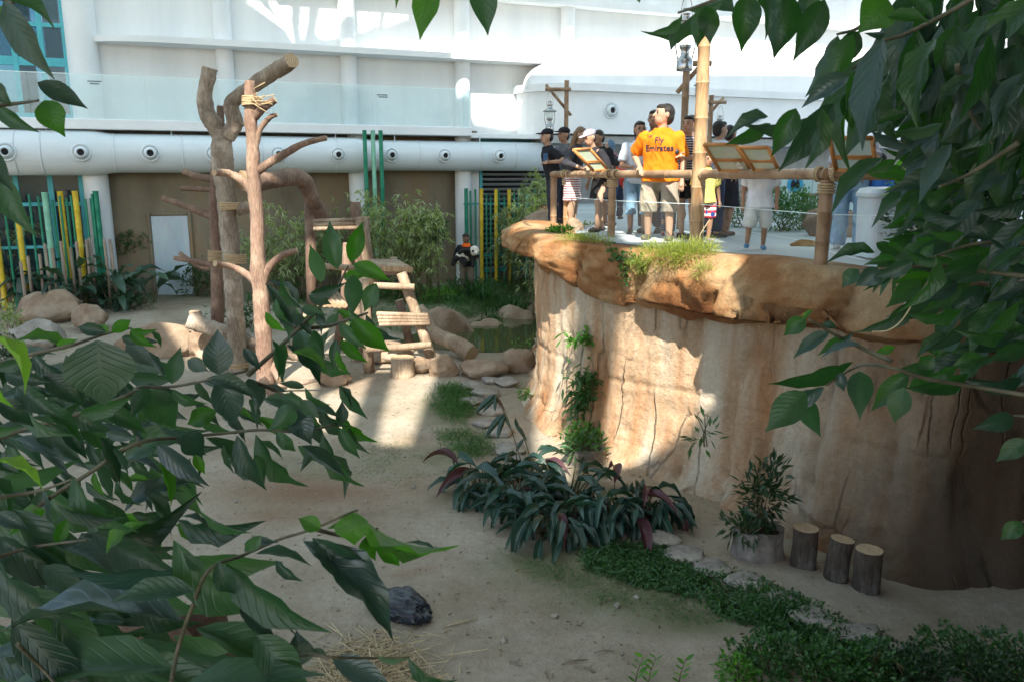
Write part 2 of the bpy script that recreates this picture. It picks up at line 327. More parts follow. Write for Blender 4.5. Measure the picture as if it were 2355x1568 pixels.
for (u,v,rx,ry,k) in [(720,1130,1.1,.45,.75),(640,1180,.6,.35,.5),(900,1110,.8,.3,.4),(960,1010,.4,.3,.3),(820,880,.8,.8,.3),(985,1310,.16,.07,.45),(930,1320,.14,.06,.4),(1010,1275,.1,.05,.35),(965,1385,.07,.07,.4),(1180,1180,.3,.15,.2)]: red = np.maximum(red, blob(G(u,v), rx, ry, k))
for (u,v,rx,ry,k) in [(1095,1280,.10,.05,.9),(1110,1420,.11,.09,.9),(1210,1455,.09,.08,.8),(1500,1130,.6,.6,.5),(1660,1230,.7,.3,.5),(1900,1370,.8,.3,.5),(1250,1000,.3,1.2,.5)]: pale = np.maximum(pale, blob(G(u,v), rx, ry, k))
ca = ground.data.color_attributes.new("tone", 'FLOAT_COLOR', 'POINT'); ca.data.foreach_set("color", np.stack([moss,red,pale,np.ones_like(moss)],-1).astype(np.float32).ravel())
def M_water():
    m, nt, b, out = _nm("green_pond_water"); b.inputs["Base Color"].default_value = (.075,.085,.035,1); b.inputs["Roughness"].default_value = .06; b.inputs["Specular IOR Level"].default_value = .6
    n,_ = _noise(nt, 2.5, (1,1,1), 3); _bump(nt, n, b, .12, .03); return m
wp = [(p[0]*1.0, p[1]) for p in POND]; cx, cy = np.mean(POND, 0)
mb = MB(); mb.add([(cx+(x-cx)*1.12, cy+(y-cy)*1.08, .0) for x,y in wp], [tuple(range(len(wp)))]); kind(mb.build("pond_water", M_water()), "structure")

# ---------------------------------------------------------------- far building
bld = thing("conservatory_building", "white two storey building with curved ledges behind the panda enclosure", "building", (BA[0],BA[1],0), BETA)
def bb(s0, s1, o0, o1, z0, z1, mb=None, bev=0.0):
    mb = mb or MB(); return mb.box(((s0+s1)/2, -(o0+o1)/2, (z0+z1)/2), (s1-s0, abs(o1-o0), z1-z0), bev=bev)
def bp(mb, name, mat, par=None): return mb.build(name, mat, par or bld, local=True)
zsb = B(540,304,1.0)[1]; zst = B(540,281,1.0)[1]; zgt = B(540,186,.95)[1]; zl0 = B(640,114,.7)[1]; zl1 = B(640,100,.7)[1]; zg = .15
SR = 60.0
s_win = Bs(166, 6.0)
bp(bb(s_win, SR, 0, -.4, zst-.3, 22), "upper_wall", m_white)
bp(bb(-6, s_win, 0, -.4, 9.6, 22), "upper_wall", m_white); bp(bb(-6, s_win, 0, -.4, zst-.3, zst+.05), "upper_wall", m_white)
s_lw = Bs(205, 2.0)
bp(bb(s_lw+.25, Bs(1098,2.5), 0, -.4, -.2, zsb+.2), "lower_wall", m_brownwall)
bp(bb(-6, Bs(1085,zsb,1.0), 1.0, -.4, zsb, zst, bev=.02), "balcony_slab", m_whitecol)
bp(bb(Bs(1085,zsb,1.0)+.003, SR, .9, -.4, zsb-.05, zst-.16, bev=.02), "balcony_slab", m_whitecol)
for u, r in ((196,.36),(520,.23),(803,.23),(1063,.23),(1303,.22),(1580,.22),(1850,.22)):
    s_ = Bs(u, 6.0, .1); m_ = MB(); m_.lathe([(r,zst-.2),(r,21)], (s_,-.1,0), 24); bp(m_, "column", m_whitecol)
for u, r in ((232,.3),(826,.25),(1066,.25)):
    s_ = Bs(u, 2.2, .3); m_ = MB(); m_.lathe([(r,-.2),(r,zsb)], (s_,-.3,0), 24); bp(m_, "column", m_whitecol)
s_ = Bs(1092,2.2,.1); bp(bb(s_-.13, s_+.13, .12, 0.003, -.1, zsb), "wall_strip", m_whitecol)
# curved ledge: a fin with a rounded nose
s0 = Bs(197, zl0, .1); pl = [(s0, 0)]
for k in range(9): a = math.pi/2*k/8; pl.append((s0+1.9*(1-math.cos(a))**.9, -.75*math.sin(a)))
pl += [(SR,-.75),(SR,0)]; m_ = MB(); m_.prism(pl, zl0, zl1); bp(m_, "ledge", m_whitecol)
s0b = Bs(620, B(700,-40,.4)[1], .3); zz = B(900,-20,.4)[1]; bp(bb(s0b, SR, .45, 0.003, zz, zz+.22), "ledge", m_whitecol)  # upper ledge added to throw shade on the wall below it
# right hand balcony drum, its coping and the arched panel above it
zd0 = B(1500,311,1.6)[1]; zd1 = B(1500,217,1.6)[1]; zd2 = B(1500,207,1.7)[1]
def drum(o, grow):
    sA = Bs(1187,zd1,0)-grow; P_ = [(sA,0.0)]
    for k in range(10): a = math.pi/2*k/9; P_.append((sA+1.9*(1-math.cos(a)), -o*math.sin(a)))
    return P_+[(SR,-o),(SR,0)]
m_ = MB(); m_.prism(drum(1.6,0), zd0, zd1); bp(m_, "balcony_front", m_whitecol)
m_ = MB(); m_.prism(drum(1.74,.12), zd1+.003, zd2+.1); bp(m_, "balcony_coping", m_whitecol)
zA = zd2; zB = B(1500,156,.8)[1]; sA = Bs(1212,zA,.8); sB = Bs(1275,zB,.8); pol = [(sA,zA)]
for k in range(1,12): a = math.pi/2*k/11; pol.append((sA+(sB-sA)*(1-math.cos(a)), zA+(zB-zA)*math.sin(a)))
pol += [(SR,zB),(SR,zA)]; n = len(pol)
m_ = MB(); m_.add([(x,-.8,z) for x,z in pol]+[(x,-.45,z) for x,z in pol], [tuple(range(n)), tuple(range(2*n-1,n-1,-1))]+[((i+1)%n,i,n+i,n+(i+1)%n) for i in range(n)]); bp(m_, "arched_panel", m_white)
bp(bb(Bs(1262,3.2,-.6), SR, -.6, -.9, 1.5, zsb), "ground_floor_wall", m_soffit)
bp(bb(Bs(1262,zd0,1.4), SR, 1.35, -.4, zd0-.28, zd0-.06), "soffit", m_soffit)
# windows at the left: cyan frames, glass, daylight behind
def cyan_window(s0, s1, z0, z1, mull, trans, fr=.11):
    w = bb(s0, s1, .06, -.05, z0, z0+fr); 
    for a in ((s0,s1,z1-fr,z1),): bb(a[0],a[1],.06,-.05,a[2],a[3],w)
    for s_ in (s0, s1-fr): bb(s_, s_+fr, .05, -.06, z0+fr, z1-fr, w)
    wo = bp(w, "window", m_cyan)
    sl = [s0]+mull+[s1]; zl = [z0]+trans+[z1]
    for s_ in mull: bp(bb(s_-.06, s_+.06, .05, -.05, z0+fr, z1-fr), "mullion", m_cyan, wo)
    for z_ in trans: bp(bb(s0+fr, s1-fr, .04, -.04, z_-.05, z_+.05), "transom", m_cyan, wo)
    for i in range(len(sl)-1):
        for j in range(len(zl)-1): bp(bb(sl[i]+.05, sl[i+1]-.05, .006, -.006, zl[j]+.05, zl[j+1]-.05), "pane", m_pane, wo)
cyan_window(-3.0, Bs(164,6,0), zst+.05, 9.6, [Bs(40,6),Bs(103,6),-1.0], [B(130,60)[1], B(130,140)[1], B(20,56)[1]-.9])
cyan_window(-3.0, Bs(205,2,0), .2, zsb-.02, [Bs(52,2),Bs(130,2),-1.0], [B(120,470)[1]])
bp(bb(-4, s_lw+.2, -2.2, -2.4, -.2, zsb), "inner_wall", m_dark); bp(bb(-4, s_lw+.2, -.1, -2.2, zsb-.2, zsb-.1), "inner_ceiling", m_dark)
for u in (60, 128): s_ = Bs(u, 6.5, -3); bp(bb(s_-.2, s_+.2, -3, -3.3, 3, 10), "rear_post", m_soffit)
bp(bb(-4, Bs(166,5,-3), -3.0, -3.2, 2, B(60,235,-3)[1]), "rear_wall", m_soffit)
# steel door in the brown wall
d0 = Bs(356,1.2,.02); d1 = Bs(440,1.2,.02); zt = B(395,497,.02)[1]
do = bp(bb(d0, d1, .03, 0.002, zg, zt, bev=.02), "door", m_door)
m_ = MB(); bb(d0-.1,d0-.002,.07,.002,zg,zt+.1,m_,.03); bb(d1+.002,d1+.1,.07,.002,zg,zt+.1,m_,.03); bb(d0,d1,.07,.002,zt+.003,zt+.1,m_,.03); bp(m_, "door_surround", m_brownwall, do)
# louvred window
l0 = Bs(1102,2.5,0); l1 = Bs(1266,2.5,0); zl_0 = .6; zl_1 = zsb-.02
w = bb(l0,l0+.09,.06,-.06,zl_0,zl_1); bb(l1-.09,l1,.06,-.06,zl_0,zl_1,w); bb(l0,l1,.055,-.055,zl_0,zl_0+.09,w); bb(l0,l1,.055,-.055,zl_1-.09,zl_1,w); lo_ = bp(w, "louvre_window", m_cyan)
nz = 26
for k in range(nz):
    z_ = zl_0+.14+(zl_1-zl_0-.28)*k/(nz-1); m_ = MB(); a = .055
    m_.add([(l0+.1,.05,z_-a),(l1-.1,.05,z_-a),(l1-.1,-.03,z_+.01),(l0+.1,-.03,z_+.01),(l0+.1,.06,z_-a),(l1-.1,.06,z_-a),(l1-.1,-.02,z_+.02),(l0+.1,-.02,z_+.02)], [(3,2,1,0),(4,5,6,7),(0,1,5,4),(2,3,7,6),(1,2,6,5),(3,0,4,7)]); bp(m_, "slat", m_slat, lo_)
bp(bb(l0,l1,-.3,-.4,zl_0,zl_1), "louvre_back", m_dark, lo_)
bp(bb(l0-.05, Bs(1280,2,0), 0, -.35, -.2, zl_0-.003), "lower_wall", m_brownwall)
# glass balustrade on the balcony
bal = thing("glass_balustrade", "pale cyan glass balustrade standing on the white balcony slab", "balustrade", (*BW(0,.92,zst)[:2],zst), BETA)
sE = Bs(1079, zgt, .95); edges = [-3.2, Bs(60,zgt,.95), Bs(330,zgt,.95), Bs(620,zgt,.95), Bs(860,zgt,.95), sE]
m_edge = M("glass_edge", (.72,.88,.88), (.8,.92,.92), rough=.2, bump=0)
for a, b_ in zip(edges[:-1], edges[1:]):
    m_ = MB(); m_.box(((a+b_)/2, 0, (zgt-zst)/2), (b_-a-.012, .018, zgt-zst)); po = m_.build("pane", m_glass, bal, local=True)
    m_ = MB(); m_.box(((a+b_)/2, 0, zgt-zst+.012), (b_-a-.012, .022, .018)); m_.build("glass_edge", m_edge, po, local=True)
m_ = MB(); m_.box((sE, .32, (zgt-zst)/2), (.018, .6, zgt-zst)); po = m_.build("pane", m_glass, bal, local=True); m_ = MB(); m_.box((sE+.012,.0,(zgt-zst)/2),(.018,.022,zgt-zst)); m_.build("glass_edge", m_edge, po, local=True)
for u, v in ((217,190),(879,221)):        # two lines of tiny dark lettering, too small to read
    s_, z_ = B(u, v, .94); m_ = MB()
    for k, wd_ in ((0,.30),(1,.2)):
        x_ = -wd_/2
        while x_ < wd_/2: q = random.uniform(.025,.05); m_.box((s_+x_+q/2, -.014, z_-zst+.02-k*.055), (q, .002, .028)); x_ += q+.012
    m_.build("printed_notice", m_dark, bal, local=True)
jb = MB(); s_, z_ = B(107,285,1.03); jb.box(BW(s_,1.035,z_), (.17,.07,.14), BETA, bev=.01); jb.tube([BW(s_+.08,1.03,z_),BW(s_+.15,1.03,z_+.12),BW(s_+.26,1.02,z_+.1),BW(s_+.3,1.02,z_-.02)], .008, 6)
tag(jb.build("junction_box", m_soffit, loc=BW(s_,1.0,z_)), "small grey electrical box fixed to the white slab edge", "box")
# air duct with ball nozzles
def nozzle(mbR, mbB, c, ax, r=.22):
    mbR.lathe([(r*.98,-.05),(r,.0),(r*.97,.03),(r*.86,.045),(r*.74,.02),(r*.72,-.03)], c, 28, ax)
    mbB.lathe([(r*.74,-.04),(r*.7,.05),(r*.6,.11),(r*.47,.155),(r*.40,.165),(r*.36,.14),(r*.34,.02)], c, 24, ax)
ax_n = (BN[0],BN[1],0.0)
dz = [B(u,v,.8)[1] for u,v in ((0,353),(240,353),(830,351),(1330,352))]; dsx = [B(u,352,.8)[0] for u in (-160,225,262,818,850,1345)]
duct = thing("air_duct", "large pale grey round air duct hanging under the white balcony slab", "duct", BW(dsx[2],.75,dz[1]), BETA)
zc = dz[1]
def dp(s_, o=.75, z=zc): return BW(s_, o, z)
m_ = MB(); m_.tube([dp(dsx[0]),dp(dsx[1]-.15),dp(dsx[1]),dp(dsx[2]),dp(dsx[3]),dp(dsx[4]),dp(dsx[4]+.1),dp(dsx[5])], [.545,.545,.535,.48,.48,.425,.42,.42], 36); m_.build("duct_pipe", m_duct, duct)
for u in (40,100,265,420,600,770,870,960,1100,1180): s_ = B(u,352,.8)[0]; r_ = .548 if u < 220 else (.484 if u < 820 else .424); m_ = MB(); m_.lathe([(r_,-.02),(r_+.004,-.02),(r_+.004,.02),(r_,.02)], dp(s_), 36, (BD[0],BD[1],0)); m_.build("seam_band", m_duct, duct)
for u in (110,395,770,905,1100): s_ = B(u,320,.8)[0]; m_ = MB(); m_.tube([dp(s_,.9,zc+.2),dp(s_,.9,zsb+.01)], .018, 6); m_.build("hanger", m_slat, duct)
m_hole = m_dark
for u,v in ((14,357),(187,356),(346,356),(493,356),(640,352),(777,352),(900,352),(1022,352),(1149,352),(1266,354)):
    r_ = .545 if u < 220 else (.48 if u < 820 else .42); s_, z_ = B(u, v, .75+r_); c = BW(s_, .75+r_-.01, zc)
    a = MB(); b_ = MB(); nozzle(a, b_, c, ax_n, .225 if u < 500 else .205); no = a.build("nozzle", m_duct, duct); b_.build("nozzle_ball", m_duct, no)
    h_ = MB(); h_.lathe([(.085,.0),(0.001,.0)], np.array(c)+np.array([*BN,0])*.08, 18, ax_n); h_.build("nozzle_opening", m_hole, no)
for u,v in ((1404,255),(1738,266),(2070,275)):
    s_, z_ = B(u, v, 1.6); c = BW(s_, 1.61, z_); a = MB(); b_ = MB(); nozzle(a, b_, c, ax_n, .25); no = a.build("nozzle", m_duct, bld); b_.build("nozzle_ball", m_duct, no)
    h_ = MB(); h_.lathe([(.09,.0),(0.001,.0)], np.array(c)+np.array([*BN,0])*.08, 18, ax_n); h_.build("nozzle_opening", m_hole, no)
# three tall painted bamboo poles before the duct
def bamboo(mb, p0, p1, r, n=None, mi=0, seg=12, taper=1.0):
    p0 = np.asarray(p0, float); p1 = np.asarray(p1, float); L = np.linalg.norm(p1-p0); n = n or max(2, int(L/.32)); P = []; R = []
    for k in range(n):
        t0 = k/n; t1 = (k+1)/n; g = .012/L
        for t, q in ((t0+g*.6,1.0),((t0+t1)/2,.955),(t1-g*1.6,.985),(t1-g*.5,1.09),(t1,1.0)): P.append(p0+(p1-p0)*min(t,1)); R.append(r*q*(1-(1-taper)*t))
    return mb.tube([p0]+P, [r]+R, seg, mi=mi)
for (u0,v0,u1,v1,mt,lb,r) in ((838,312,855,640,m_greenp,"tall dark green bamboo pole, left one of the three by the duct end",.058),(857,312,872,640,m_mintp,"tall pale mint green bamboo pole, middle one of the three by the duct end",.06),(875,312,882,625,m_greenp,"tall dark green bamboo pole, right one of the three by the duct end",.058)):
    s_, z_ = B(u0, v0, 1.5); x_ = BW(s_, 1.5, 0); m_ = MB(); bamboo(m_, (x_[0],x_[1],Hz(x_[0],x_[1])-.05), (x_[0],x_[1],zsb+.08), r, 6)
    tag(m_.build("bamboo_pole", mt, loc=(x_[0],x_[1],0)), lb, "pole", "tall green poles by the duct")
# ---- painted pole fences
def pole_fence(lbl, specs, rails, off, name="pole_fence"):
    s_m = np.mean([q[0] for q in specs]); s_, _ = B(s_m, 560, off); fo = thing(name, lbl, "fence", BW(s_, off, .2), BETA)
    for (u, v, r, mt) in specs:
        s_, z_ = B(u, v, off); p = BW(s_, off+random.uniform(-.05,.05), 0); m_ = MB(); bamboo(m_, (p[0],p[1],.0), (p[0],p[1],z_), r, max(3,int(z_/.45)), seg=9); m_.build("pole", mt, fo)
    for (ua, ub, v, h) in rails:
        a, z_ = B(ua, v, off-.12); b_, _ = B(ub, v, off-.12); m_ = MB(); p = (BW(a,off-.12,z_)+BW(b_,off-.12,z_))/2; m_.box(p, (b_-a,.05,h), BETA); m_.build("rail", m_cyan, fo)
    return fo
sp = []
for u in (8,27,66,87,120,137,152,163,196,208): sp.append((u, random.randint(447,462), .028, m_greenp))
sp += [(40,497,.07,m_yellowp),(137,441,.072,m_yellowp),(172,440,.07,m_yellowp),(102,443,.075,m_mintp),(219,440,.07,m_greenp),(211,447,.028,m_greenp),(-20,450,.07,m_yellowp)]
pole_fence("green and yellow bamboo pole fence at the left under the duct", sp, [(-30,200,472,.07),(-30,200,572,.07)], .9)
sp = [(1072,434,.058,m_greenp),(1082,440,.03,m_greenp),(1093,436,.03,m_greenp),(1107,435,.062,m_yellowp),(1139,436,.058,m_yellowp),(1171,436,.062,m_yellowp)]
for u in (1117,1127,1148,1158,1181,1191,1201,1218,1228,1238,1248): sp.append((u, random.randint(437,452), .026, m_greenp))
sp += [(1212,434,.055,m_mintp),(1260,436,.058,m_greenp)]
pole_fence("green and yellow bamboo pole fence in front of the louvred window", sp, [(1066,1262,470,.05),(1066,1262,590,.05)], .8)
_ord = ["first","second","third","fourth","fifth","sixth","seventh","eighth","ninth","tenth","eleventh","twelfth","thirteenth"]
for i,(u,v,h) in enumerate(sorted([(62,590,.9),(88,585,.8),(105,560,1.1),(122,570,1.0),(142,555,1.1),(205,548,1.1),(243,548,1.15),(250,552,1.0),(258,560,.9),(55,600,.7),(176,556,1.0),(160,570,.9),(196,552,1.05)])):
    s_, z_ = B(u, v, 1.4); p = BW(s_, 1.4+random.uniform(-.2,.3), 0); m_ = MB(); m_.tube([(p[0],p[1],.1),(p[0]+random.uniform(-.03,.03),p[1],z_)], [.042,.036], 8, wob=.08)
    tag(m_.build("wooden_stake", m_stake, loc=(p[0],p[1],.1)), "short weathered wooden stake among the fence poles, %s from the left"%_ord[i], "stake", "weathered stakes at the left fence")
# ---------------------------------------------------------------- rock retaining wall, deck
def catmull(P, n):
    P = np.asarray(P, float); Q = np.vstack([2*P[0]-P[1], P, 2*P[-1]-P[-2]]); out = []
    for i in range(1, len(Q)-2):
        for t in np.linspace(0, 1, n, endpoint=False):
            a,b,c,d = Q[i-1],Q[i],Q[i+1],Q[i+2]; out.append(.5*((2*b)+(-a+c)*t+(2*a-5*b+4*c-d)*t*t+(-a+3*b-3*c+d)*t**3))
    out.append(P[-1]); return np.array(out)
DECKZ = 2.7
WP = [(1.45,27),(1.0,22),(.80,18.5),(.64,16.0),(.52,14.3),(.46,12.9),(.50,11.7),(.82,10.65),(1.25,10.0),(1.75,9.45),(2.28,8.85),(2.82,8.05),(3.32,7.35),(3.85,6.85),(4.4,6.85),(4.9,6.55),(4.95,5.95),(4.85,5.4),(5.1,4.2),(5.6,2.5),(5.6,0),(5.6,-3)]
wc = catmull(WP, 26); d_ = np.concatenate([[0], np.cumsum(np.linalg.norm(np.diff(wc,axis=0),axis=1))]); L_ = d_[-1]
NS = 520; st = np.linspace(0, L_, NS); wx = np.interp(st, d_, wc[:,0]); wy = np.interp(st, d_, wc[:,1]); WL = np.stack([wx,wy],-1)
tg = np.gradient(WL, axis=0); tg /= np.linalg.norm(tg,axis=1,keepdims=True); WN = np.stack([tg[:,1],-tg[:,0]],-1)
def wall_at(x, y): return int(np.argmin((WL[:,0]-x)**2+(WL[:,1]-y)**2))
yv = WL[:,1]
under = np.interp(-yv, [-27,-14.5,-12.5,-10.8,-9.6,-8.6,-7.4,-6,-3], [2.2,2.32,2.36,2.24,2.02,1.98,2.1,2.14,2.1])
out_ = np.interp(-yv, [-27,-15,-14,-13,-12.2,-11,-10,-9.2,-8.4,-7.5,-6.5,-3], [.2,.3,.44,.44,.34,.26,.22,.26,.34,.36,.36,.36])
topz = np.interp(-yv, [-27,-14.5,-13.4,-12,-10.5,-9.3,-8.3,-7.6,-7,-6,-3], [2.72,2.74,2.82,2.74,2.72,2.72,2.75,2.73,2.70,2.70,2.70])
prof = [(.36,-.06),(.22,.08),(.10,.26),(.035,.5),(0,.8),(0,1.15),(.0,1.5),(.01,None)]
rows = []; base_z = [p[1] for p in prof]
NF = 70
tv = np.linspace(0, 1, NF)
P = np.zeros((NS, NF, 3))
for i in range(NS):
    zz_ = np.array([q if q is not None else under[i]+.12 for q in base_z]); oo = np.array([p[0] for p in prof]); zt_ = np.interp(tv, np.linspace(0,1,len(zz_)), zz_); ot = np.interp(tv, np.linspace(0,1,len(zz_)), oo)
    P[i,:,:2] = WL[i]+WN[i]*ot[:,None]; P[i,:,2] = zt_
Q = P.reshape(-1,3); SS = np.repeat(st, NF); Nn = np.repeat(WN, NF, axis=0)
gro = np.abs(vnoise(np.stack([SS*1.5+.35*vnoise(Q*1.2,5), Q[:,2]*.18, SS*0],-1), 11)); gro2 = np.abs(vnoise(np.stack([SS*3.7+.3*vnoise(Q*2,6), Q[:,2]*.35, SS*0],-1), 21))
disp = .13*vnoise(np.stack([SS*.55,Q[:,2]*.5,SS*0],-1),31) - .13*np.exp(-gro*14) - .05*np.exp(-gro2*18) + .018*fbm(Q*5,41,4) + .010*fbm(Q*14,47,3)
bandz = 1.02+.05*vnoise(np.stack([SS*.7,SS*0,SS*0],-1),51); disp -= .025*np.exp(-((Q[:,2]-bandz)/.025)**2); disp += .02*vnoise(np.stack([SS*9,Q[:,2]*1.2,SS*0],-1),55)
pit = np.exp(-((SS-np.interp(9.5,-yv[::1][::-1]*-1,st[::-1]) if False else (SS-st[wall_at(1.45,9.8)]))/.14)**2)
disp += .03*pit*vnoise(Q*22,61)
Q = Q.copy(); Q[:,:2] += Nn*disp[:,None]
I = np.arange(NS*NF).reshape(NS,NF); F = np.stack([I[:-1,:-1],I[1:,:-1],I[1:,1:],I[:-1,1:]],-1).reshape(-1,4)
rw = thing("rock_wall", "curved sandstone coloured rock wall with overhanging lip below the viewing deck", "rock wall", (.6,12,0))
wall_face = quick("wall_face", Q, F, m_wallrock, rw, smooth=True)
# overhanging lip
NC = 64; P = np.zeros((NS, NC, 3)); tt = np.linspace(0,1,NC)
for i in range(NS):
    u_, o_, t_ = under[i], out_[i], topz[i]; h_ = t_-u_
    oo = [-.05,.10,o_*.55,o_*.9,o_*1.0,o_*.92,o_*.62,o_*.2,-.22,-.6,-1.0]; zz_ = [u_+.10,u_+.03,u_,u_+h_*.14,u_+h_*.42,u_+h_*.72,u_+h_*.93,t_,t_-.01,DECKZ-.02,DECKZ-.12]
    cr = catmull(np.stack([oo,zz_],-1), 8); k = np.linspace(0,1,len(cr)); P[i,:,:2] = WL[i]+WN[i]*np.interp(tt,k,cr[:,0])[:,None]; P[i,:,2] = np.interp(tt,k,cr[:,1])
Q = P.reshape(-1,3).copy(); Nn = np.repeat(WN,NC,axis=0); TT = np.tile(tt,NS); SS = np.repeat(st,NC)
rg = 1-np.abs(vnoise(Q*np.array([1.5,1.5,2.2])+vnoise(Q*3,72)[:,None]*.25,74)); lump = .22*vnoise(Q*np.array([.8,.8,1.1]),71)+.13*vnoise(Q*2.1,73)+.10*(rg-.6)+.06*fbm(Q*5,75,4)+.03*(1-2*np.abs(vnoise(Q*np.array([7,7,10]),77)))+.016*fbm(Q*18,79,3)
cut = np.zeros(len(Q))
for (x,y,dep) in ((.62,11.9,.34),(.95,10.5,.16),(1.62,9.6,.20),(2.62,8.6,.22),(3.35,7.65,.26)):
    i0 = wall_at(x,y); cut -= dep*np.exp(-np.abs(SS-st[i0]-(Q[:,2]-2.3)*.5)/.10)
bd = np.zeros(len(Q))
for (x,y,w_,a_) in ((.45,13.2,.55,.14),(1.25,10.1,.5,-.05),(2.95,8.25,.75,.24),(4.1,6.8,.6,.10)): bd += a_*np.exp(-((SS-st[wall_at(x,y)])/w_)**2)
lump += bd; Q[:,2] += bd*.10*sstep(.45,.7,TT)*(1-sstep(.86,.98,TT)); Q[:,2] -= np.maximum(bd,0)*.3*(1-sstep(.1,.3,TT))
amp = np.exp(-((TT-.40)/.29)**2); Q = Q.copy(); Q[:,:2] += Nn*((lump*.9+cut)*amp)[:,None]; Q[:,2] += (lump*.5+.12*(rg-.6))*amp*np.where(TT<.3,1.6,.25)
I = np.arange(NS*NC).reshape(NS,NC); F = np.stack([I[:-1,:-1],I[1:,:-1],I[1:,1:],I[:-1,1:]],-1).reshape(-1,4)
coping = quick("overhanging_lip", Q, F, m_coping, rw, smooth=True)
# deck
ii = list(range(8, NS, 14)); inner = [tuple(WL[i]-WN[i]*.55) for i in ii]
poly = [(3.2,40)]+inner+[(30,-3),(30,60),(20,60)]
m_ = MB(); m_.add([(x,y,DECKZ) for x,y in poly], [tuple(range(len(poly)))][::1]); dk = m_.build("viewing_deck", m_deck); kind(dk, "structure")
bm_ = bmesh.new(); bm_.from_mesh(dk.data); bmesh.ops.triangulate(bm_, faces=bm_.faces[:]); bmesh.ops.recalc_face_normals(bm_, faces=bm_.faces[:])
for f_ in bm_.faces:
    if f_.normal.z < 0: f_.normal_flip()
bm_.to_mesh(dk.data); bm_.free()
for (u0,v0,u1,v1) in ((1880,572,1990,600),(1640,545,1700,540),(1700,530,1880,560)):
    a = G(u0,v0,DECKZ+.005); b_ = G(u1,v1,DECKZ+.005); n_ = np.array([-(b_-a)[1],(b_-a)[0],0]); n_ /= np.linalg.norm(n_); n_ *= .02
    m_ = MB(); m_.add([a-n_,b_-n_,b_+n_,a+n_],[(0,1,2,3)]); kind(m_.build("painted_line", m_white), "structure")
ORDN = ["first","second","third","fourth","fifth","sixth","seventh","eighth","ninth","tenth","eleventh","twelfth","thirteenth","fourteenth","fifteenth","sixteenth","seventeenth","eighteenth","nineteenth"]
# ---------------------------------------------------------------- bamboo railing, lamps, panels, bin
m_bam = M("tan_bamboo", (.36,.22,.11), (.46,.31,.17), rough=.45, scale=5, stretch=(3,3,.5), bump=.12, c3=(.30,.17,.08))
m_bamd = M("brown_bamboo", (.20,.12,.07), (.30,.19,.11), rough=.45, scale=5, stretch=(1,1,1), bump=.12, c3=(.37,.26,.16))
m_rope = M("tan_rope", (.38,.27,.15), (.50,.38,.23), rough=.9, scale=60, bump=.5)
m_cutw = M("fresh_cut_wood", (.40,.28,.165), (.50,.37,.235), rough=.85, scale=9, bump=.25, c3=(.33,.22,.13), lo=.3, hi=.75)
def _rings(m):
    nt = m.node_tree; b = nt.nodes["Principled BSDF"]; src = b.inputs["Base Color"].links[0].from_socket; tc = nt.nodes.new("ShaderNodeTexCoord"); w = nt.nodes.new("ShaderNodeTexWave"); w.wave_type = 'RINGS'; w.rings_direction = 'Z'; w.inputs["Scale"].default_value = 14; w.inputs["Distortion"].default_value = 3.0; w.inputs["Detail"].default_value = 3
    nt.links.new(tc.outputs["Object"], w.inputs["Vector"]); nt.links.new(_mix(nt, .45, src, _ramp(nt, w.outputs["Fac"], [(.2,(.30,.28,.26)),(.6,(.62,.62,.62))]), 'OVERLAY'), b.inputs["Base Color"])
_rings(m_cutw)
m_metal = M("lantern_steel", (.33,.34,.34), (.5,.5,.49), rough=.22, metal=.9, scale=8, bump=.02)
m_lglass = M_glass("lantern_glass", (.9,.92,.9), .2)
m_frame = M("orange_wood_frame", (.40,.17,.05), (.52,.25,.09), rough=.5, scale=6, bump=.1)
m_board = M("pale_green_board", (.38,.46,.36), (.50,.55,.47), rough=.4, scale=1.5, bump=0)
m_board2 = M("pale_blue_board", (.42,.60,.60), (.55,.68,.66), rough=.4, scale=1.5, bump=0)
m_white2 = M("white_print", (.75,.76,.74), (.8,.8,.8), rough=.6, bump=0)
DZ = DECKZ
posts = {"a":(.72,14.0), "b":(.915,13.5), "c":(1.46,11.8), "d":(2.38,10.33), "e":(2.98,7.68), "f":(4.0,7.3)}
rl = thing("bamboo_railing", "bamboo post and rail railing with low glass along the deck edge", "railing", (1.46,11.8,DZ))
def ring(mb, c, ax, R, r=.012, n=16, m=6):
    q = Vector((0,0,1)).rotation_difference(Vector(ax).normalized()); Rm = np.array(q.to_matrix())
    mb.tube([np.asarray(c)+Rm@np.array([R*math.cos(t),R*math.sin(t),0]) for t in np.linspace(0,2*math.pi,n+1)], r, m, cap=False)
seq = [np.array([*posts[k],3.6]) for k in "abcdef"]
for a, b_ in zip(seq[:-1], seq[1:]):
    m_ = MB(); e = (b_-a)/np.linalg.norm(b_-a); bamboo(m_, a, b_-e*.004, .056, max(2,int(np.linalg.norm(b_-a)/.45))); m_.build("rail", m_bamd, rl)
m_ = MB(); bamboo(m_, (.70,14.08,3.6), (1.15,18.6,3.6), .05); m_.build("rail", m_bamd, rl)
for k in "abcef":
    p = posts[k]; m_ = MB(); bamboo(m_, (p[0],p[1],DZ-(.12 if k != 'e' else .01)), (p[0],p[1],3.545), .058 if k != "e" else .066, 3); po = m_.build("post", m_bam if k == "b" else m_bamd, rl)
for i, k in enumerate("abcdef"):
    p = np.array([*posts[k],3.6]); nx = seq[min(i+1,5)]-seq[max(i-1,0)]; nx /= np.linalg.norm(nx); m_ = MB()
    for d_ in (-.11,-.085,.085,.11): ring(m_, p+nx*d_, nx, .064, .013)
    for z_ in (3.43,3.455,3.48,3.505): ring(m_, (p[0],p[1],z_), (0,0,1), .075, .012)
    if k != "a": m_.build("rope_lashing", m_rope, rl)
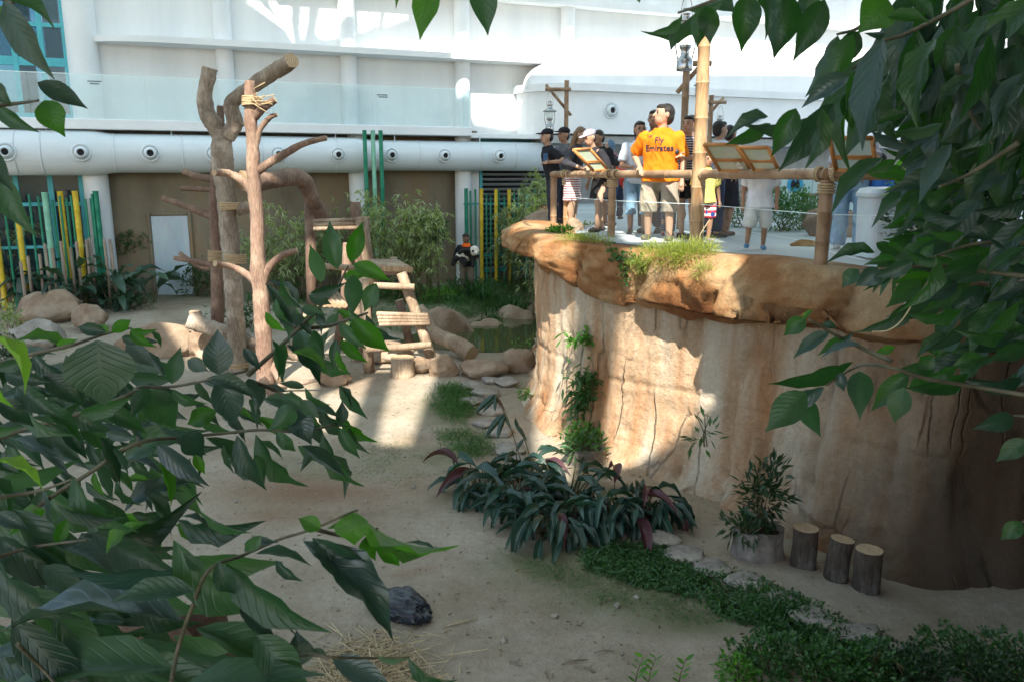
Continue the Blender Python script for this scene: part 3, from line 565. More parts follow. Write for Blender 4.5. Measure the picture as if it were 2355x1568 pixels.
for k1, k2 in ("bc","cd","de","ef"):
    a = np.array(posts[k1]); b_ = np.array(posts[k2]); d_ = b_-a; an = math.atan2(d_[1],d_[0]); Lg = np.linalg.norm(d_)
    m_ = MB(); m_.box((*((a+b_)/2),DZ+.29), (Lg-.16,.012,.46), an); go = m_.build("glass_panel", m_rglass, rl)
    m_ = MB(); m_.box((*((a+b_)/2),DZ+.524), (Lg-.16,.014,.006), an); m_.build("glass_edge", m_edge, go)
for u in (1351,1366,1657,1691,1935):      # crossed ties under the panels
    k = np.interp(u, [1302,1405,1600,1885,2100], [0,1,2,3,4]); i = min(3,int(k)); a = seq[i+1]; b_ = seq[i+2]; p = a+(b_-a)*(k-i); m_ = MB()
    for s_ in (-1,1): m_.tube([p+np.array([-.03*s_,-.065,.07]), p+np.array([.03*s_,-.07,-.08])], .007, 6)
    m_.build("rope_tie", m_rope, rl)
def tallpole(name, lb, x, y, z0, z1, r, tr, mat, cat="pole"):
    m_ = MB(); bamboo(m_, (x,y,z0), (x-.02,y,z1), r, max(3,int((z1-z0)/.42)), taper=tr); return tag(m_.build(name, mat, loc=(x,y,z0)), lb, cat)
tallpole("bamboo_pole", "tall sunlit bamboo pole rising through the railing beside the man in orange", 2.38, 10.33, DZ-.1, W(1620,22,10.33)[2], .095, .82, m_bam)
tallpole("bamboo_pole", "tall bamboo pole at the right, mostly hidden behind leaves", *W(2080,400,9.6)[:2], DZ, W(2085,55,9.6)[2], .06, .9, m_bamd)
def lantern(lb, c, s=1.0, grp="hanging storm lanterns"):   # c: bottom centre
    lo = thing("storm_lantern", lb, "lantern", c, 0, grp); c = np.asarray(c, float)
    def L(pr, n, mt, par=lo): m_ = MB(); m_.lathe([(r*s,z*s) for r,z in pr], c, 20); return m_.build(n, mt, par)
    L([(.001,0),(.10,0),(.105,.02),(.105,.12),(.09,.15),(.06,.18),(.05,.24),(.075,.28),(.08,.31),(.001,.31)], "fuel_tank", m_metal)
    L([(.085,.312),(.095,.36),(.09,.44),(.075,.465)], "glass_globe", m_lglass)
    L([(.001,.47),(.17,.455),(.175,.465),(.09,.52),(.065,.54),(.06,.60),(.075,.61),(.045,.63),(.04,.68),(.055,.69),(.001,.70)], "lamp_hood", m_metal)
    m_ = MB()
    for sx in (-1,1): m_.tube([c+s*np.array([sx*.09,0,.14]),c+s*np.array([sx*.125,0,.3]),c+s*np.array([sx*.11,0,.46])], .009*s, 6)
    m_.build("side_tubes", m_metal, lo)
    m_ = MB(); m_.tube([c+s*np.array([.075*math.cos(t)*(1 if 0 < t < 3.2 else 1), 0, .60+.32*math.sin(t)]) for t in np.linspace(0,math.pi,13)], .006*s, 6); m_.build("bail_handle", m_metal, lo); return lo
def lamp_post(lb, px, Y, v_top, arm_u, arm_v, back_u, r, brace=True, grp="bamboo lamp posts"):
    p = W(px, 402, Y); ztop = W(px, v_top, Y)[2]; lo = thing("lamp_post", lb, "lamp post", (p[0],Y,DZ), 0, grp)
    m_ = MB(); bamboo(m_, (p[0],Y,DZ-.05), (p[0],Y,ztop), r, 5); m_.build("pole", m_bamd, lo)
    za = W(px, arm_v, Y)[2]; xa = W(arm_u, arm_v, Y)[0]; xb = W(back_u, arm_v, Y)[0]
    m_ = MB(); m_.tube([(xb,Y-r*1.6,za),(xa,Y-r*1.6,za)], r*.75, 9); m_.build("arm", m_bamd, lo)
    if brace: m_ = MB(); sg = np.sign(xa-p[0]); m_.tube([(xa-sg*.02,Y+r*1.4,za+.12*1),(p[0]-sg*.12,Y+r*1.4,za-abs(xa-p[0])*1.15)], r*.65, 9); m_.build("brace", m_bamd, lo)
    return p, za, xa
p, za, xa = lamp_post("bamboo lamp post with a left arm behind the people at the deck's left end", 1300, 19.5, 186, 1253, 207, 1312, .055); lantern("small steel storm lantern hanging left of the far left lamp post", (xa+.11,19.4,za-.95), .98)
p, za, xa = lamp_post("bamboo lamp post standing behind the head of the man in orange", 1568, 13.5, 142, 1632, 149, 1560, .06); lantern("large steel storm lantern, highest of all, left of the tall bamboo pole", (*W(1573,164,12.2)[:2], W(1573,164,12.2)[2]), 1.14)
m_ = MB(); c = W(1573,164,12.2); m_.tube([c+np.array([0,0,1.03]), c+np.array([0,0,1.55]), c+np.array([.35,-.4,1.75]), c+np.array([.33,-1.75,1.75])], [.006,.006,.04,.04], 8); tag(m_.build("hanging_bracket", m_bamd, loc=c), "bamboo bracket above the large lantern, hidden by leaves", "bracket")
p, za, xa = lamp_post("bamboo lamp post with a right arm, right of the tall bamboo pole", 1627, 19.0, 220, 1667, 237, 1600, .055); lantern("small steel storm lantern hanging right of the tall bamboo pole", (xa-.12,18.9,za-.95), .95); lantern("dark storm lantern partly hidden behind the tall bamboo pole", (W(1605,245,19)[0],18.85,W(1605,245,19)[2]), .95)
def panel(lb, c4, Ys, mat, split=True, art=False):       # corners: top-left, top-right, bottom-right, bottom-left
    C = [W(u,v,Y) for (u,v),Y in zip(c4,Ys)]; nrm = np.cross(C[1]-C[0], C[3]-C[0]); nrm /= np.linalg.norm(nrm)
    if nrm[1] < 0: nrm = -nrm
    po = thing("information_panel", lb, "sign", C[3], 0, "slanted information panels on the rail")
    def quad(a, b_, c, d, t, mt, nm, par): m_ = MB(); m_.add([a,b_,c,d,a+nrm*t,b_+nrm*t,c+nrm*t,d+nrm*t],[(0,3,2,1),(4,5,6,7),(0,1,5,4),(1,2,6,5),(2,3,7,6),(3,0,4,7)]); return m_.build(nm, mt, par)
    def at(s_, t_): return (C[0]*(1-s_)+C[1]*s_)*(1-t_)+(C[3]*(1-s_)+C[2]*s_)*t_
    bo = quad(at(.03,.04), at(.97,.04), at(.97,.99), at(.03,.99), .012, mat, "board", po)
    m_ = MB(); r_ = .022
    for a, b_ in ((0,1),(1,2),(2,3),(3,0)): m_.tube([C[a],C[b_]], r_, 6); 
    m_.build("frame", m_frame, po)
    if split:
        for t_ in (.56,.62): m_ = MB(); m_.tube([at(0,t_)-nrm*.005,at(1,t_)-nrm*.005], .012, 6); m_.build("cross_bar", m_frame, po)
    if art:
        for (s_,t_,rx,ry,mt,d_) in ((.74,.80,.10,.13,m_white2,.006),(.66,.70,.04,.05,m_soffit,.009),(.82,.70,.04,.05,m_soffit,.009),(.70,.80,.025,.045,m_soffit,.009),(.79,.80,.025,.045,m_soffit,.009)):
            m_ = MB(); m_.add([at(s_+rx*math.cos(k*math.pi/8), t_+ry*math.sin(k*math.pi/8))-nrm*d_ for k in range(16)], [tuple(range(16))]); m_.build("printed_panda_face", mt, bo)
    return po
panel("slanted information panel by the long haired woman, left end of the rail", ((1318,345),(1356,343),(1398,392),(1364,393)), (11.7,11.9,12.2,12.0), m_board)
panel("green information panel with a faint panda drawing, right of the tall pole", ((1619,333),(1691,333),(1726,393),(1655,393)), (9.2,9.0,9.2,9.4), m_board, art=True)
panel("narrow information panel half hidden by leaves beside the green one", ((1700,340),(1765,340),(1790,392),(1735,392)), (8.75,8.5,8.6,8.9), m_board)
panel("pale blue information panel behind the big leaves at the right", ((1906,318),(2006,318),(2012,392),(1922,392)), (7.3,7.2,7.4,7.5), m_board2)
# pale bin on the deck
m_bin = M("pale_grey_plastic", (.50,.57,.62), (.55,.62,.66), rough=.4, scale=2, bump=.02)
c = G(2055,600,DZ); bn = thing("litter_bin", "large pale grey plastic bin with rounded corners on the deck", "bin", (c[0],c[1]+.25,DZ))
def rrect(w, d, r, n=5):
    o = []
    for cx_, cy_, a0 in ((w/2-r,d/2-r,0),(-w/2+r,d/2-r,90),(-w/2+r,-d/2+r,180),(w/2-r,-d/2+r,270)):
        for k in range(n+1): a = math.radians(a0+90*k/n); o.append((cx_+r*math.cos(a), cy_+r*math.sin(a)))
    return o
def rloft(mb, lv):
    n = None; V = []; f = []
    for (w,d,r,z) in lv:
        q = rrect(w,d,r); n = len(q); V += [(c[0]+x,c[1]+.25+y,z) for x,y in q]
    for i in range(len(lv)-1):
        for k in range(n): f.append((i*n+k,i*n+(k+1)%n,(i+1)*n+(k+1)%n,(i+1)*n+k))
    f += [tuple(range(n-1,-1,-1)), tuple(range((len(lv)-1)*n,len(lv)*n))]; mb.add(V,f,0,False)
m_ = MB(); rloft(m_, [(.50,.44,.09,DZ+.02),(.545,.48,.10,DZ+.66)]); m_.build("bin_body", m_bin, bn)
m_ = MB(); rloft(m_, [(.58,.51,.11,DZ+.663),(.58,.51,.11,DZ+.70),(.52,.45,.10,DZ+.75),(.40,.33,.09,DZ+.765)]); m_.build("bin_lid", m_bin, bn)
m_ = MB(); m_.box((c[0]+.235,c[1]+.02,DZ+.14), (.07,.03,.2)); m_.build("bin_hinge", m_dark, bn)
# low fence, blue panels and wall behind the deck
fb = thing("wooden_rail_fence", "low brown slatted fence behind the walking child", "fence", G(1850,500,DZ))
for k in range(9):
    p = W(1845+k*9, 470, 15.5-.1*k); m_ = MB(); m_.tube([(p[0],p[1],DZ),(p[0],p[1],3.25)], .025, 6); m_.build("slat", m_stake, fb)
for z_ in (2.95,3.22): m_ = MB(); a = W(1838,450,15.6); b_ = W(1960,450,14.4); m_.tube([(a[0],a[1],z_),(b_[0],b_[1],z_)], .03, 6); m_.build("rail", m_stake, fb)
for (u0,u1,Y_,lb) in ((1778,1862,17.0,"pale blue printed hoarding with a round emblem behind the fence"),(1866,1925,16.6,"pale blue printed hoarding right of the round emblem"),(1930,2010,16.2,"pale teal hoarding behind the jeans")):
    a = W(u0,470,Y_); b_ = W(u1,470,Y_); z1 = W(u0,408,Y_)[2]; m_ = MB(); m_.box(((a[0]+b_[0])/2,Y_,(DZ+z1)/2), (b_[0]-a[0],.04,z1-DZ)); ho = thing("hoarding", lb, "hoarding", ((a[0]+b_[0])/2,Y_,DZ), 0, "blue hoardings behind the deck"); m_.build("board", m_board2, ho)
    if u0 == 1778:
        q = W(1828,425,Y_-.03); m_ = MB(); m_.lathe([(.17,0),(.001,0)], q, 24, (0,-1,0)); m_.build("round_emblem", M("emblem_blue",(.05,.35,.6),(.08,.42,.65),bump=0), ho)
        for s_ in (-1,1): m_ = MB(); m_.lathe([(.001,0),(.05,.05),(.045,.12),(.001,.2)], q+np.array([s_*.045,-.012,-.09]), 8); m_.build("emblem_figure", m_dark, ho)

# ---------------------------------------------------------------- wood: climbing trees, frame, logs, stumps
def M_bark(name, c1, c2, c3, s=6.0, b=.8):
    m, nt, p_, out = _nm(name); f, vec = _noise(nt, s*.5, (1,1,.5), 6, .65); col = _ramp(nt, f, [(.3,c1),(.5,c2),(.7,c3)])
    n2,_ = _noise(nt, s*4, (2,2,.35), 5, .7); n6,_ = _noise(nt, s*.35, (1,1,1), 3); col = _mix(nt, _ramp(nt, n6, [(.52,(0,0,0)),(.62,(.45,.45,.45))]), col, tuple(min(1,q*1.5) for q in c3)); col = _mix(nt, .85, col, _ramp(nt, n2, [(.3,(.26,.25,.24)),(.7,(.70,.70,.69))]), 'OVERLAY'); nt.links.new(col, p_.inputs["Base Color"])
    p_.inputs["Roughness"].default_value = .9; p_.inputs["Specular IOR Level"].default_value = .2; _bump(nt, n2, p_, min(1,b*1.25), .03); return m
m_barkd = M_bark("grey_brown_bark", (.17,.13,.10), (.30,.245,.19), (.43,.37,.30))
m_barks = M_bark("dark_lichen_bark", (.045,.036,.03), (.085,.068,.055), (.20,.19,.17))
m_barkp = M_bark("pinkish_bark", (.22,.135,.10), (.30,.20,.15), (.38,.28,.21))
m_barkr = M_bark("reddish_brown_bark", (.15,.095,.07), (.21,.14,.105), (.27,.19,.14))
m_timber = M_bark("weathered_timber", (.22,.155,.105), (.32,.24,.17), (.42,.34,.25), 5.0, .5)
def limb(mb, pts, rad, n=6, seg=14, wob=.05, cap=2):
    P_ = catmull(np.asarray(pts, float), n*2); k = np.linspace(0,1,len(P_)); R_ = np.interp(k, np.linspace(0,1,len(rad)), rad); R_ = R_*(1+.07*vnoise(P_*3.0,5)+.05*vnoise(P_*8.0,6)); P_ = P_+np.stack([vnoise(P_*2.5,7),vnoise(P_*2.5,8),vnoise(P_*2.5,9)],-1)*np.minimum(R_,.12)[:,None]*.22; mb.tube(P_, R_, seg+6, wob=wob*.5, cap=cap); V_ = mb.v[-1]; C_ = np.repeat(P_, seg+6, axis=0); rr = np.repeat(R_, seg+6); nn = V_*np.array([16,16,4.5]); k_ = .10*(1-2*np.abs(vnoise(nn,15)))+.06*vnoise(V_*34,16)+.10*np.maximum(0,vnoise(V_*6,17)-.45); mb.v[-1] = C_+(V_-C_)*(1+k_)[:,None]; return mb
def px(l, Y): return [W(u,v,Y+(q[0] if q else 0)) for (u,v,*q) in l]
def wr(wpx, Y): return wpx*Y/FPX/2
def tree(lb, trunk, tw, Y, mat, branches, name="dead_tree"):
    P0 = px(trunk, Y); b0 = P0[0]; to = thing(name, lb, "dead tree", (b0[0],b0[1],Hz(b0[0],b0[1])), 0, "bare climbing trunks")
    P0[0] = np.array([b0[0],b0[1],Hz(b0[0],b0[1])-.1]); m_ = MB(); limb(m_, P0, [wr(w_,Y) for w_ in tw]); t_ = m_.build("trunk", [mat, m_cutw], to)
    for (pts, w_, *mt) in branches: m_ = MB(); limb(m_, px(pts, Y), [wr(q,Y) for q in w_], 5, 10); m_.build("branch", [mt[0] if mt else mat, m_cutw], to)
    return to
tM = tree("dark forked climbing trunk with two thick sawn arms", [(545,855),(543,760),(536,660),(530,560),(520,470),(514,400),(511,340),(509,300)], [44,38,38,39,40,42,42,40], 14.6, m_barkd,
  [([(509,318),(492,288),(476,258),(470,215),(476,185),(482,158)],[40,37,34,32,32,32]), ([(522,318),(540,285),(533,250),(538,232),(585,195),(640,160),(670,138,-.35)],[34,34,30,28,31,32,30]), ([(515,312),(545,288),(556,280)],[28,24,20]), ([(548,480),(562,478),(572,470)],[30,26,20])])
tR = tree("thin rear climbing trunk with bare twigs pointing left", [(497,735),(497,640),(495,560),(497,480),(500,380),(506,310),(507,245)], [28,27,26,26,24,20,14], 15.4, m_barkr,
  [([(495,412),(460,408),(421,396)],[16,14,13]), ([(494,436),(455,436),(416,435)],[14,12,10]), ([(492,500),(440,480),(374,457)],[17,14,12]), ([(490,608),(440,600),(400,594)],[14,12,10]), ([(491,618),(455,612),(412,582)],[12,10,9]), ([(495,330),(505,300),(512,246)],[14,12,10])])
tS = tree("straight pinkish climbing trunk in sunlight with curved side branches", [(612,892),(607,800),(600,700),(595,600),(590,500),(583,400),(579,300),(576,240),(573,186)], [42,38,34,31,31,29,27,25,20], 13.3, m_barkp,
  [([(592,395),(625,372),(690,335),(751,318)],[20,18,14,11],m_barkr), ([(588,335),(598,300),(620,272),(637,265)],[15,12,11,9],m_barkr), ([(600,660),(620,615),(650,588),(684,576)],[20,17,15,13],m_barkr), ([(585,450),(562,420),(530,402),(493,398,-.3)],[20,18,16,14]), ([(578,432),(560,420),(545,412)],[14,12,10]), ([(597,655),(570,632),(535,615),(494,607,-.3)],[19,16,14,12]), ([(580,275),(605,250),(634,231)],[22,18,15],m_barkr), ([(612,800),(624,840),(640,872,-.3)],[18,16,12]), ([(580,560),(590,555),(604,550)],[14,12,10],m_barkr)])
for (o_, u, v, Y_, w_, n_) in ((tM,530,475,14.6,46,5),(tM,540,594,14.6,46,6),(tR,496,585,15.4,30,7),(tS,578,232,13.3,36,6),(tM,545,842,14.6,48,3)):
    m_ = MB()
    for k in range(n_): c_ = W(u, v+k*3.6-7, Y_); ring(m_, c_, (.06*random.uniform(-1,1),.06,1), wr(w_,Y_)*1.08, .014, 18)
    m_.build("rope_lashing", m_rope, o_)
m_ = MB()
for k in range(12): a = W(575+random.uniform(-4,20),205+random.uniform(0,40),13.15); m_.tube([a, a+np.array([random.uniform(.05,.3),-.05,random.uniform(-.15,.1)])], .008, 5)
kind(m_.build("frayed_rope", m_rope, tS), "stuff")
def log(lb, pts, w_, Y, mat, name="log", cat="log", grp=None, seg=14):
    P_ = px(pts, Y); m_ = MB(); limb(m_, P_, [wr(q,Y) for q in w_], 6, seg); return tag(m_.build(name, [mat, m_cutw], loc=P_[0]), lb, cat, grp)
log("thick bent brown log running from the trunks down to the high platform", [(560,418,-.5),(620,415,.2),(665,405,.8),(698,418,1.2),(714,455,1.4),(730,485,1.6),(744,505,1.7)], [40,38,40,38,36,36,34], 15.2, m_barkr)
log("forked grey log lying against the trunks with its cut end to the left", [(438,735),(480,752),(540,775),(590,800)], [40,36,34,30], 14.9, m_barkd)
log("short upright grey log stub behind the fallen log", [(450,760,.3),(449,735,.3),(448,716,.3)], [30,30,26], 15.4, m_stake)
log("pale curved log with a round cut end resting on the pond's edge stones", [(966,708,1.3),(985,735,1.1),(1000,765,.5),(1035,785,.1),(1062,798,-.1),(1086,815,-.3)], [22,26,32,34,38,40], 15.6, m_timber)
log("thin branch lying on the sand beside the pinkish trunk", [(640,885),(690,880),(735,872)], [14,12,9], 13.0, m_barkp)
log("leaning branch on the sand before the pinkish trunk", [(600,870),(660,940),(720,985),(760,1010)], [22,24,20,14], 11.6, m_barkp)
log("pale log end behind the leaves left of the ladder", [(665,745),(690,735),(725,728)], [26,26,24], 15.0, m_timber)
# climbing frame
cf = thing("climbing_frame", "log climbing frame with ladder and platforms beside the bare trunks", "climbing frame", (*G(930,855)[:2],0))
def wood(pts, w_, Y, nm, mat=m_timber, seg=9, flat=None): m_ = MB(); P_ = px(pts, Y); R_ = [wr(q,Y) for q in w_]; m_.tube(P_, np.interp(np.linspace(0,1,len(P_)), np.linspace(0,1,len(R_)), R_), seg, wob=.06, cap=2, flat=flat); return m_.build(nm, [mat, m_cutw], cf)
wood([(923,628),(945,690),(972,765),(1003,856)], [24,24,25,26], 14.5, "ladder_leg"); wood([(836,640),(842,740),(850,866)], [24,25,26], 14.35, "ladder_leg")
wood([(918,690,1.2),(945,800,1.2)], [22,22], 15, "rear_leg", m_barkr); wood([(800,560,1.4),(792,700,1.4),(770,830,1.4)], [24,24,24], 15, "rear_leg", m_barkr)
wood([(732,612),(775,614),(842,619)], [15,15,15], 14.9, "rung"); wood([(860,657),(953,661)], [16,16], 14.3, "rung"); wood([(842,803),(920,798),(992,792)], [17,16,16], 14.2, "rung")
for k in range(4): wood([(866+k*2,722+k*8,-.15+.12*k*0),(984+k*1.5,726+k*6,-.15)], [12,12], 14.5, "step_plank", seg=6)
for k in range(8): u = 885+k*8.3; wood([(u-32-k*.3,602,.95),(u,618+.4*k,-.05)], [14,14.5], 14.9, "deck_log")
for k in range(6): u = 735+k*11.5; wood([(u-18,676,.7),(u,700+.6*k,-.05)], [13,14], 14.9, "deck_log")
wood([(845,627),(946,628)], [13,13], 14.95, "deck_beam", m_barkr)
for u, v0, v1 in ((712,468,640),(838,500,640),(817,465,620)): wood([(u,v0,1.3),(u+6,v1+90,1.3)], [26,28], 15.4, "post", m_barkr)
for k in range(3): wood([(721,509+k*9,1.1-.1*k),(834,506+k*9,1.1-.1*k)], [11,11], 15.4, "platform_plank", seg=6)
wood([(829,500,1.2),(856,660,1.2)], [30,30], 15.2, "post", m_timber); wood([(905,592,1.2),(906,620,1.2)], [18,18], 15.4, "post", m_timber); wood([(826,700,.3),(822,780,.3),(820,830,.3)], [26,28,28], 14.9, "post", m_timber)
def stump(lb, u, v, w_, h_, mat, Y=None, tilt=0.0, name="tree_stump", grp=None):
    g = G(u, v) if Y is None else np.array([*W(u,v,Y)[:2],0]); g[2] = Hz(g[0],g[1]); r = w_*g[1]/FPX/2; h = h_*g[1]/FPX*1.04
    m_ = MB(); P_ = [g+np.array([0,0,-.04]), g+np.array([0,0,h*.15]), g+np.array([tilt*.3,0,h*.55]), g+np.array([tilt,0,h])]; m_.tube(P_, [r*1.06,r*1.0,r*.96,r*.97], 20, wob=.04, cap=2); return tag(m_.build(name, [mat, m_cutw], loc=g), lb, "stump", grp)
stump("leftmost of the three dark log stumps by the rock wall", 1846, 1300, 62, 98, m_barks, grp="log stumps by the wall"); stump("middle of the three dark log stumps by the rock wall", 1921, 1328, 58, 102, m_barks, tilt=.03, grp="log stumps by the wall"); stump("rightmost of the three dark log stumps by the rock wall", 1990, 1350, 66, 104, m_barks, grp="log stumps by the wall")
stump("pale short log stump standing at the foot of the ladder", 926, 866, 58, 44, m_timber)
# boulders
def boulder(lb, u, v, w_, h_, mat=None, dpt=.8, seed=0, Y=None, tilt=0.0, sharp=.28, name="boulder", grp=None, z=None, rnd=False):
    g = G(u, v, .1) if Y is None else np.array([*W(u,v,Y)[:2],0.]); g[2] = Hz(g[0],g[1]) if z is None else z; k = g[1]/FPX; rx = w_*k/2; rz_ = h_*k
    bm = bmesh.new(); bmesh.ops.create_icosphere(bm, subdivisions=4, radius=1.0); P_ = np.array([v_.co[:] for v_ in bm.verts]); F_ = [[q.index for q in f.verts] for f in bm.faces]; bm.free()
    n_ = fbm(P_*1.1+seed*7.3, seed, 3)*sharp + .06*fbm(P_*4+seed, seed+5, 3); P_ = P_*(1+n_)[:,None]
    for _k in range(6):         # knock planes off it
        d_ = np.random.default_rng(seed*13+_k).normal(size=3); d_ /= np.linalg.norm(d_); h0 = .72; e = P_@d_; P_ -= np.maximum(e-h0,0)[:,None]*d_*.8
    P_ *= np.array([rx, rx*dpt, rz_*.62]); P_[:,2] += rz_*.38
    if tilt: c_,s_ = math.cos(tilt), math.sin(tilt); P_ = P_@np.array([[c_,0,-s_],[0,1,0],[s_,0,c_]])
    return tag(quick(name, P_+g, F_, mat or m_boulder, smooth=True, loc=g), lb, "boulder", grp)
boulder("long brown boulder lying at the left before the dark leafy plants", 115, 748, 165, 75, seed=1, dpt=.7)
boulder("rounded tan boulder right of the long brown one", 212, 764, 95, 66, seed=2); boulder("grey flat boulder low at the far left", 95, 800, 125, 62, m_greyrock, seed=3)
boulder("wide tan boulder left of the fallen grey log", 372, 806, 190, 92, seed=4, dpt=.6); boulder("brown boulder at the left picture edge behind the plants", 20, 722, 70, 60, seed=5)
boulder("pale boulder half lit under the fallen grey log", 470, 812, 90, 74, seed=6); boulder("small boulder behind the pinkish trunk's foot", 690, 835, 80, 52, seed=7, Y=15.6); boulder("pale boulder under the ladder's left leg", 770, 868, 85, 52, seed=8)
boulder("boulder in shade under the ladder", 890, 842, 120, 46, seed=9, Y=15.3); boulder("big leaning flat boulder beside the pond's far edge", 1050, 752, 130, 110, seed=10, tilt=-.35, dpt=.5)
boulder("middle of the pale boulders on the pond's far edge", 1122, 738, 96, 62, m_boulder, seed=11); boulder("right one of the pale boulders on the pond's far edge", 1192, 720, 110, 66, m_boulder, seed=12); boulder("low pale rock at the pond's far right against the wall", 1245, 705, 70, 60, m_boulder, seed=13)
boulder("pale block of stone right of the ladder foot", 1020, 852, 74, 58, seed=14, dpt=.7); boulder("wide flat stone on the near pond edge", 1110, 850, 120, 46, seed=15); boulder("reddish stone on the near pond edge by the wall", 1185, 838, 80, 58, m_boulder, seed=16)
boulder("stone between ladder and stump in sunlight", 968, 846, 60, 36, seed=17); boulder("grey boulder on the deck's left corner", 1245, 520, 80, 42, m_boulder, seed=18, Y=15.5, z=2.6)
boulder("boulder at the foot of the left leafy branches", 455, 1600, 170, 420, m_mudrock, seed=19, Y=4.6, dpt=.9); boulder("brown boulder hidden low in the left foreground leaves", 250, 1700, 560, 560, m_mudrock, seed=20, Y=4.0)
boulder("small boulder on the deck behind the striped dress", 1320, 560, 40, 32, m_boulder, seed=22, Y=13.2, z=2.68)
for i,(u,v,w_,h_) in enumerate([(1085,880,52,30),(1118,898,60,34),(1082,915,48,26),(1130,936,56,28),(1115,965,50,26),(1150,985,62,34),(1172,1020,70,34),(1195,1050,60,30),(1130,865,44,28),(1165,870,50,36),(1520,1225,74,44),(1575,1258,84,36),(1640,1285,86,30),(1716,1322,84,30),(1800,1368,96,36),(1880,1412,110,40),(1975,1440,110,44),(2070,1488,120,46),(2170,1540,130,50)]):
    boulder("low grey edging stone, %s counted from the pond along the path row"%ORDN[i] if i < 10 else "low grey edging stone in the ground cover, %s after the calathea bed"%ORDN[i-10], u, v, w_*1.25, h_*.55, m_greyrock, .9, 40+i, name="edging_stone", grp="edging stones along the path", sharp=.22)
# hollow stump planters
m_planter = M_rock("grey_planter_concrete", (.17,.155,.14), (.24,.22,.20), (.30,.28,.25), 2.5, .7)
PLANTERS = []
for lb,u,v,w_,h_ in (("grey stump shaped planter left of the log stumps",1742,1272,122,76),("grey stump shaped planter at the wall foot under climbing plants",1345,1062,96,38)):
    g = G(u,v); g[2] = Hz(g[0],g[1]); k = g[1]/FPX; r = w_*k/2; h = h_*k; V_ = []; 
    rr_ = [(1.12,-.03),(1.0,.25*h),(.95,.7*h),(.97,h),(.86,h*1.01),(.8,h*.8)]
    for r0,z0 in rr_:
        for q in range(30): a = 2*math.pi*q/30; V_.append(g+np.array([r*r0*math.cos(a)*(1+.07*math.sin(a*9+z0*3)), r*r0*.8*math.sin(a)*(1+.07*math.sin(a*9+z0*3)), z0+(.05*h*math.sin(a*3) if z0 > .5*h else 0)]))
    f = [(i*30+q,i*30+(q+1)%30,(i+1)*30+(q+1)%30,(i+1)*30+q) for i in range(5) for q in range(30)]; po = thing("stump_planter", lb, "planter", g); m_ = MB(); m_.add(V_,f,0,True); m_.build("planter_shell", m_planter, po)
    m_ = MB(); m_.add([g+np.array([r*.84*math.cos(2*math.pi*q/20),r*.68*math.sin(2*math.pi*q/20),h*.86]) for q in range(20)],[tuple(range(20))]); m_.build("soil", m_darkrock, po); PLANTERS.append((g,r,h))
# black plastic bag
g = G(922,1408); bm = bmesh.new(); bmesh.ops.create_icosphere(bm, subdivisions=5, radius=1.0); P_ = np.array([v_.co[:] for v_ in bm.verts]); F_ = [[q.index for q in f.verts] for f in bm.faces]; bm.free()
ang = np.arctan2(P_[:,1],P_[:,0]); fold = np.abs(vnoise(np.stack([P_[:,0]*1.0, P_[:,1]*9+2*vnoise(P_*1.5,3), P_[:,2]*7],-1),7)); rr_ = 1+.20*fbm(P_*1.4,3,2)-.22*fold; P_ = P_*rr_[:,None]*np.array([.29,.17,.135]); P_[:,2] = np.maximum(P_[:,2]+.06,.002)-P_[:,0]*.10
c_,s_ = math.cos(-.45),math.sin(-.45); P_ = P_@np.array([[c_,s_,0],[-s_,c_,0],[0,0,1]]); m_bag = M("black_bin_bag", (.014,.02,.03), (.026,.036,.05), rough=.36, spec=.5, scale=10, bump=.5, bscale=25, bdist=.01)
tag(quick("plastic_bag", P_+g, F_, m_bag, smooth=True, loc=g), "crumpled black plastic bag lying on the sand", "bag")
m_straw = M("dry_straw", (.42,.33,.19), (.56,.47,.30), rough=.8, scale=20, bump=0)
m_ = MB(); g0 = G(850,1545)
for k in range(380):
    a = random.gauss(0,1); b_ = random.gauss(0,1); p = g0+np.array([a*.24+.03,b_*.24-.02,.01+.06*math.exp(-(a*a+b_*b_)*.6)*random.random()]); t_ = random.uniform(0,math.pi); L = random.uniform(.06,.24); d_ = np.array([math.cos(t_),math.sin(t_),random.uniform(-.1,.16)])*L
    m_.tube([p-d_, p+d_], random.uniform(.0022,.005), 4, cap=False, smooth=False)
kind(tag(m_.build("straw_heap", m_straw, loc=g0), "scattered heap of dry yellow straw on the sand in the foreground", "straw"), "stuff")
for i,(u,v,a,L) in enumerate(((1320,1518,.3,.2),(1345,1535,-.5,.17),(1260,1555,2.0,.14),(1390,1500,.1,.16),(1185,1525,-.6,.12),(1060,1430,.4,.3))):
    g = G(u,v); g[2] = Hz(g[0],g[1])+.01; m_ = MB(); d_ = np.array([math.cos(a),math.sin(a),0])*L/2; m_.tube([g-d_, g+np.array([0,.01,.008]), g+d_], [.004,.006,.003], 5); m_.tube([g, g+d_*.6+np.array([.01,.05,.01])], [.003,.002], 4)
    tag(m_.build("twig", m_barkd if i < 5 else m_straw, loc=g), ("forked dark twig on the sand at the bottom, nearest the picture centre","short dark twig just below the forked twig","small bent twig left at the bottom edge of the sand","thin dark twig right of the forked twig","tiny twig left of the forked twig","pale straw stalk lying right of the black bag")[i], "twig", "twigs on the sand")
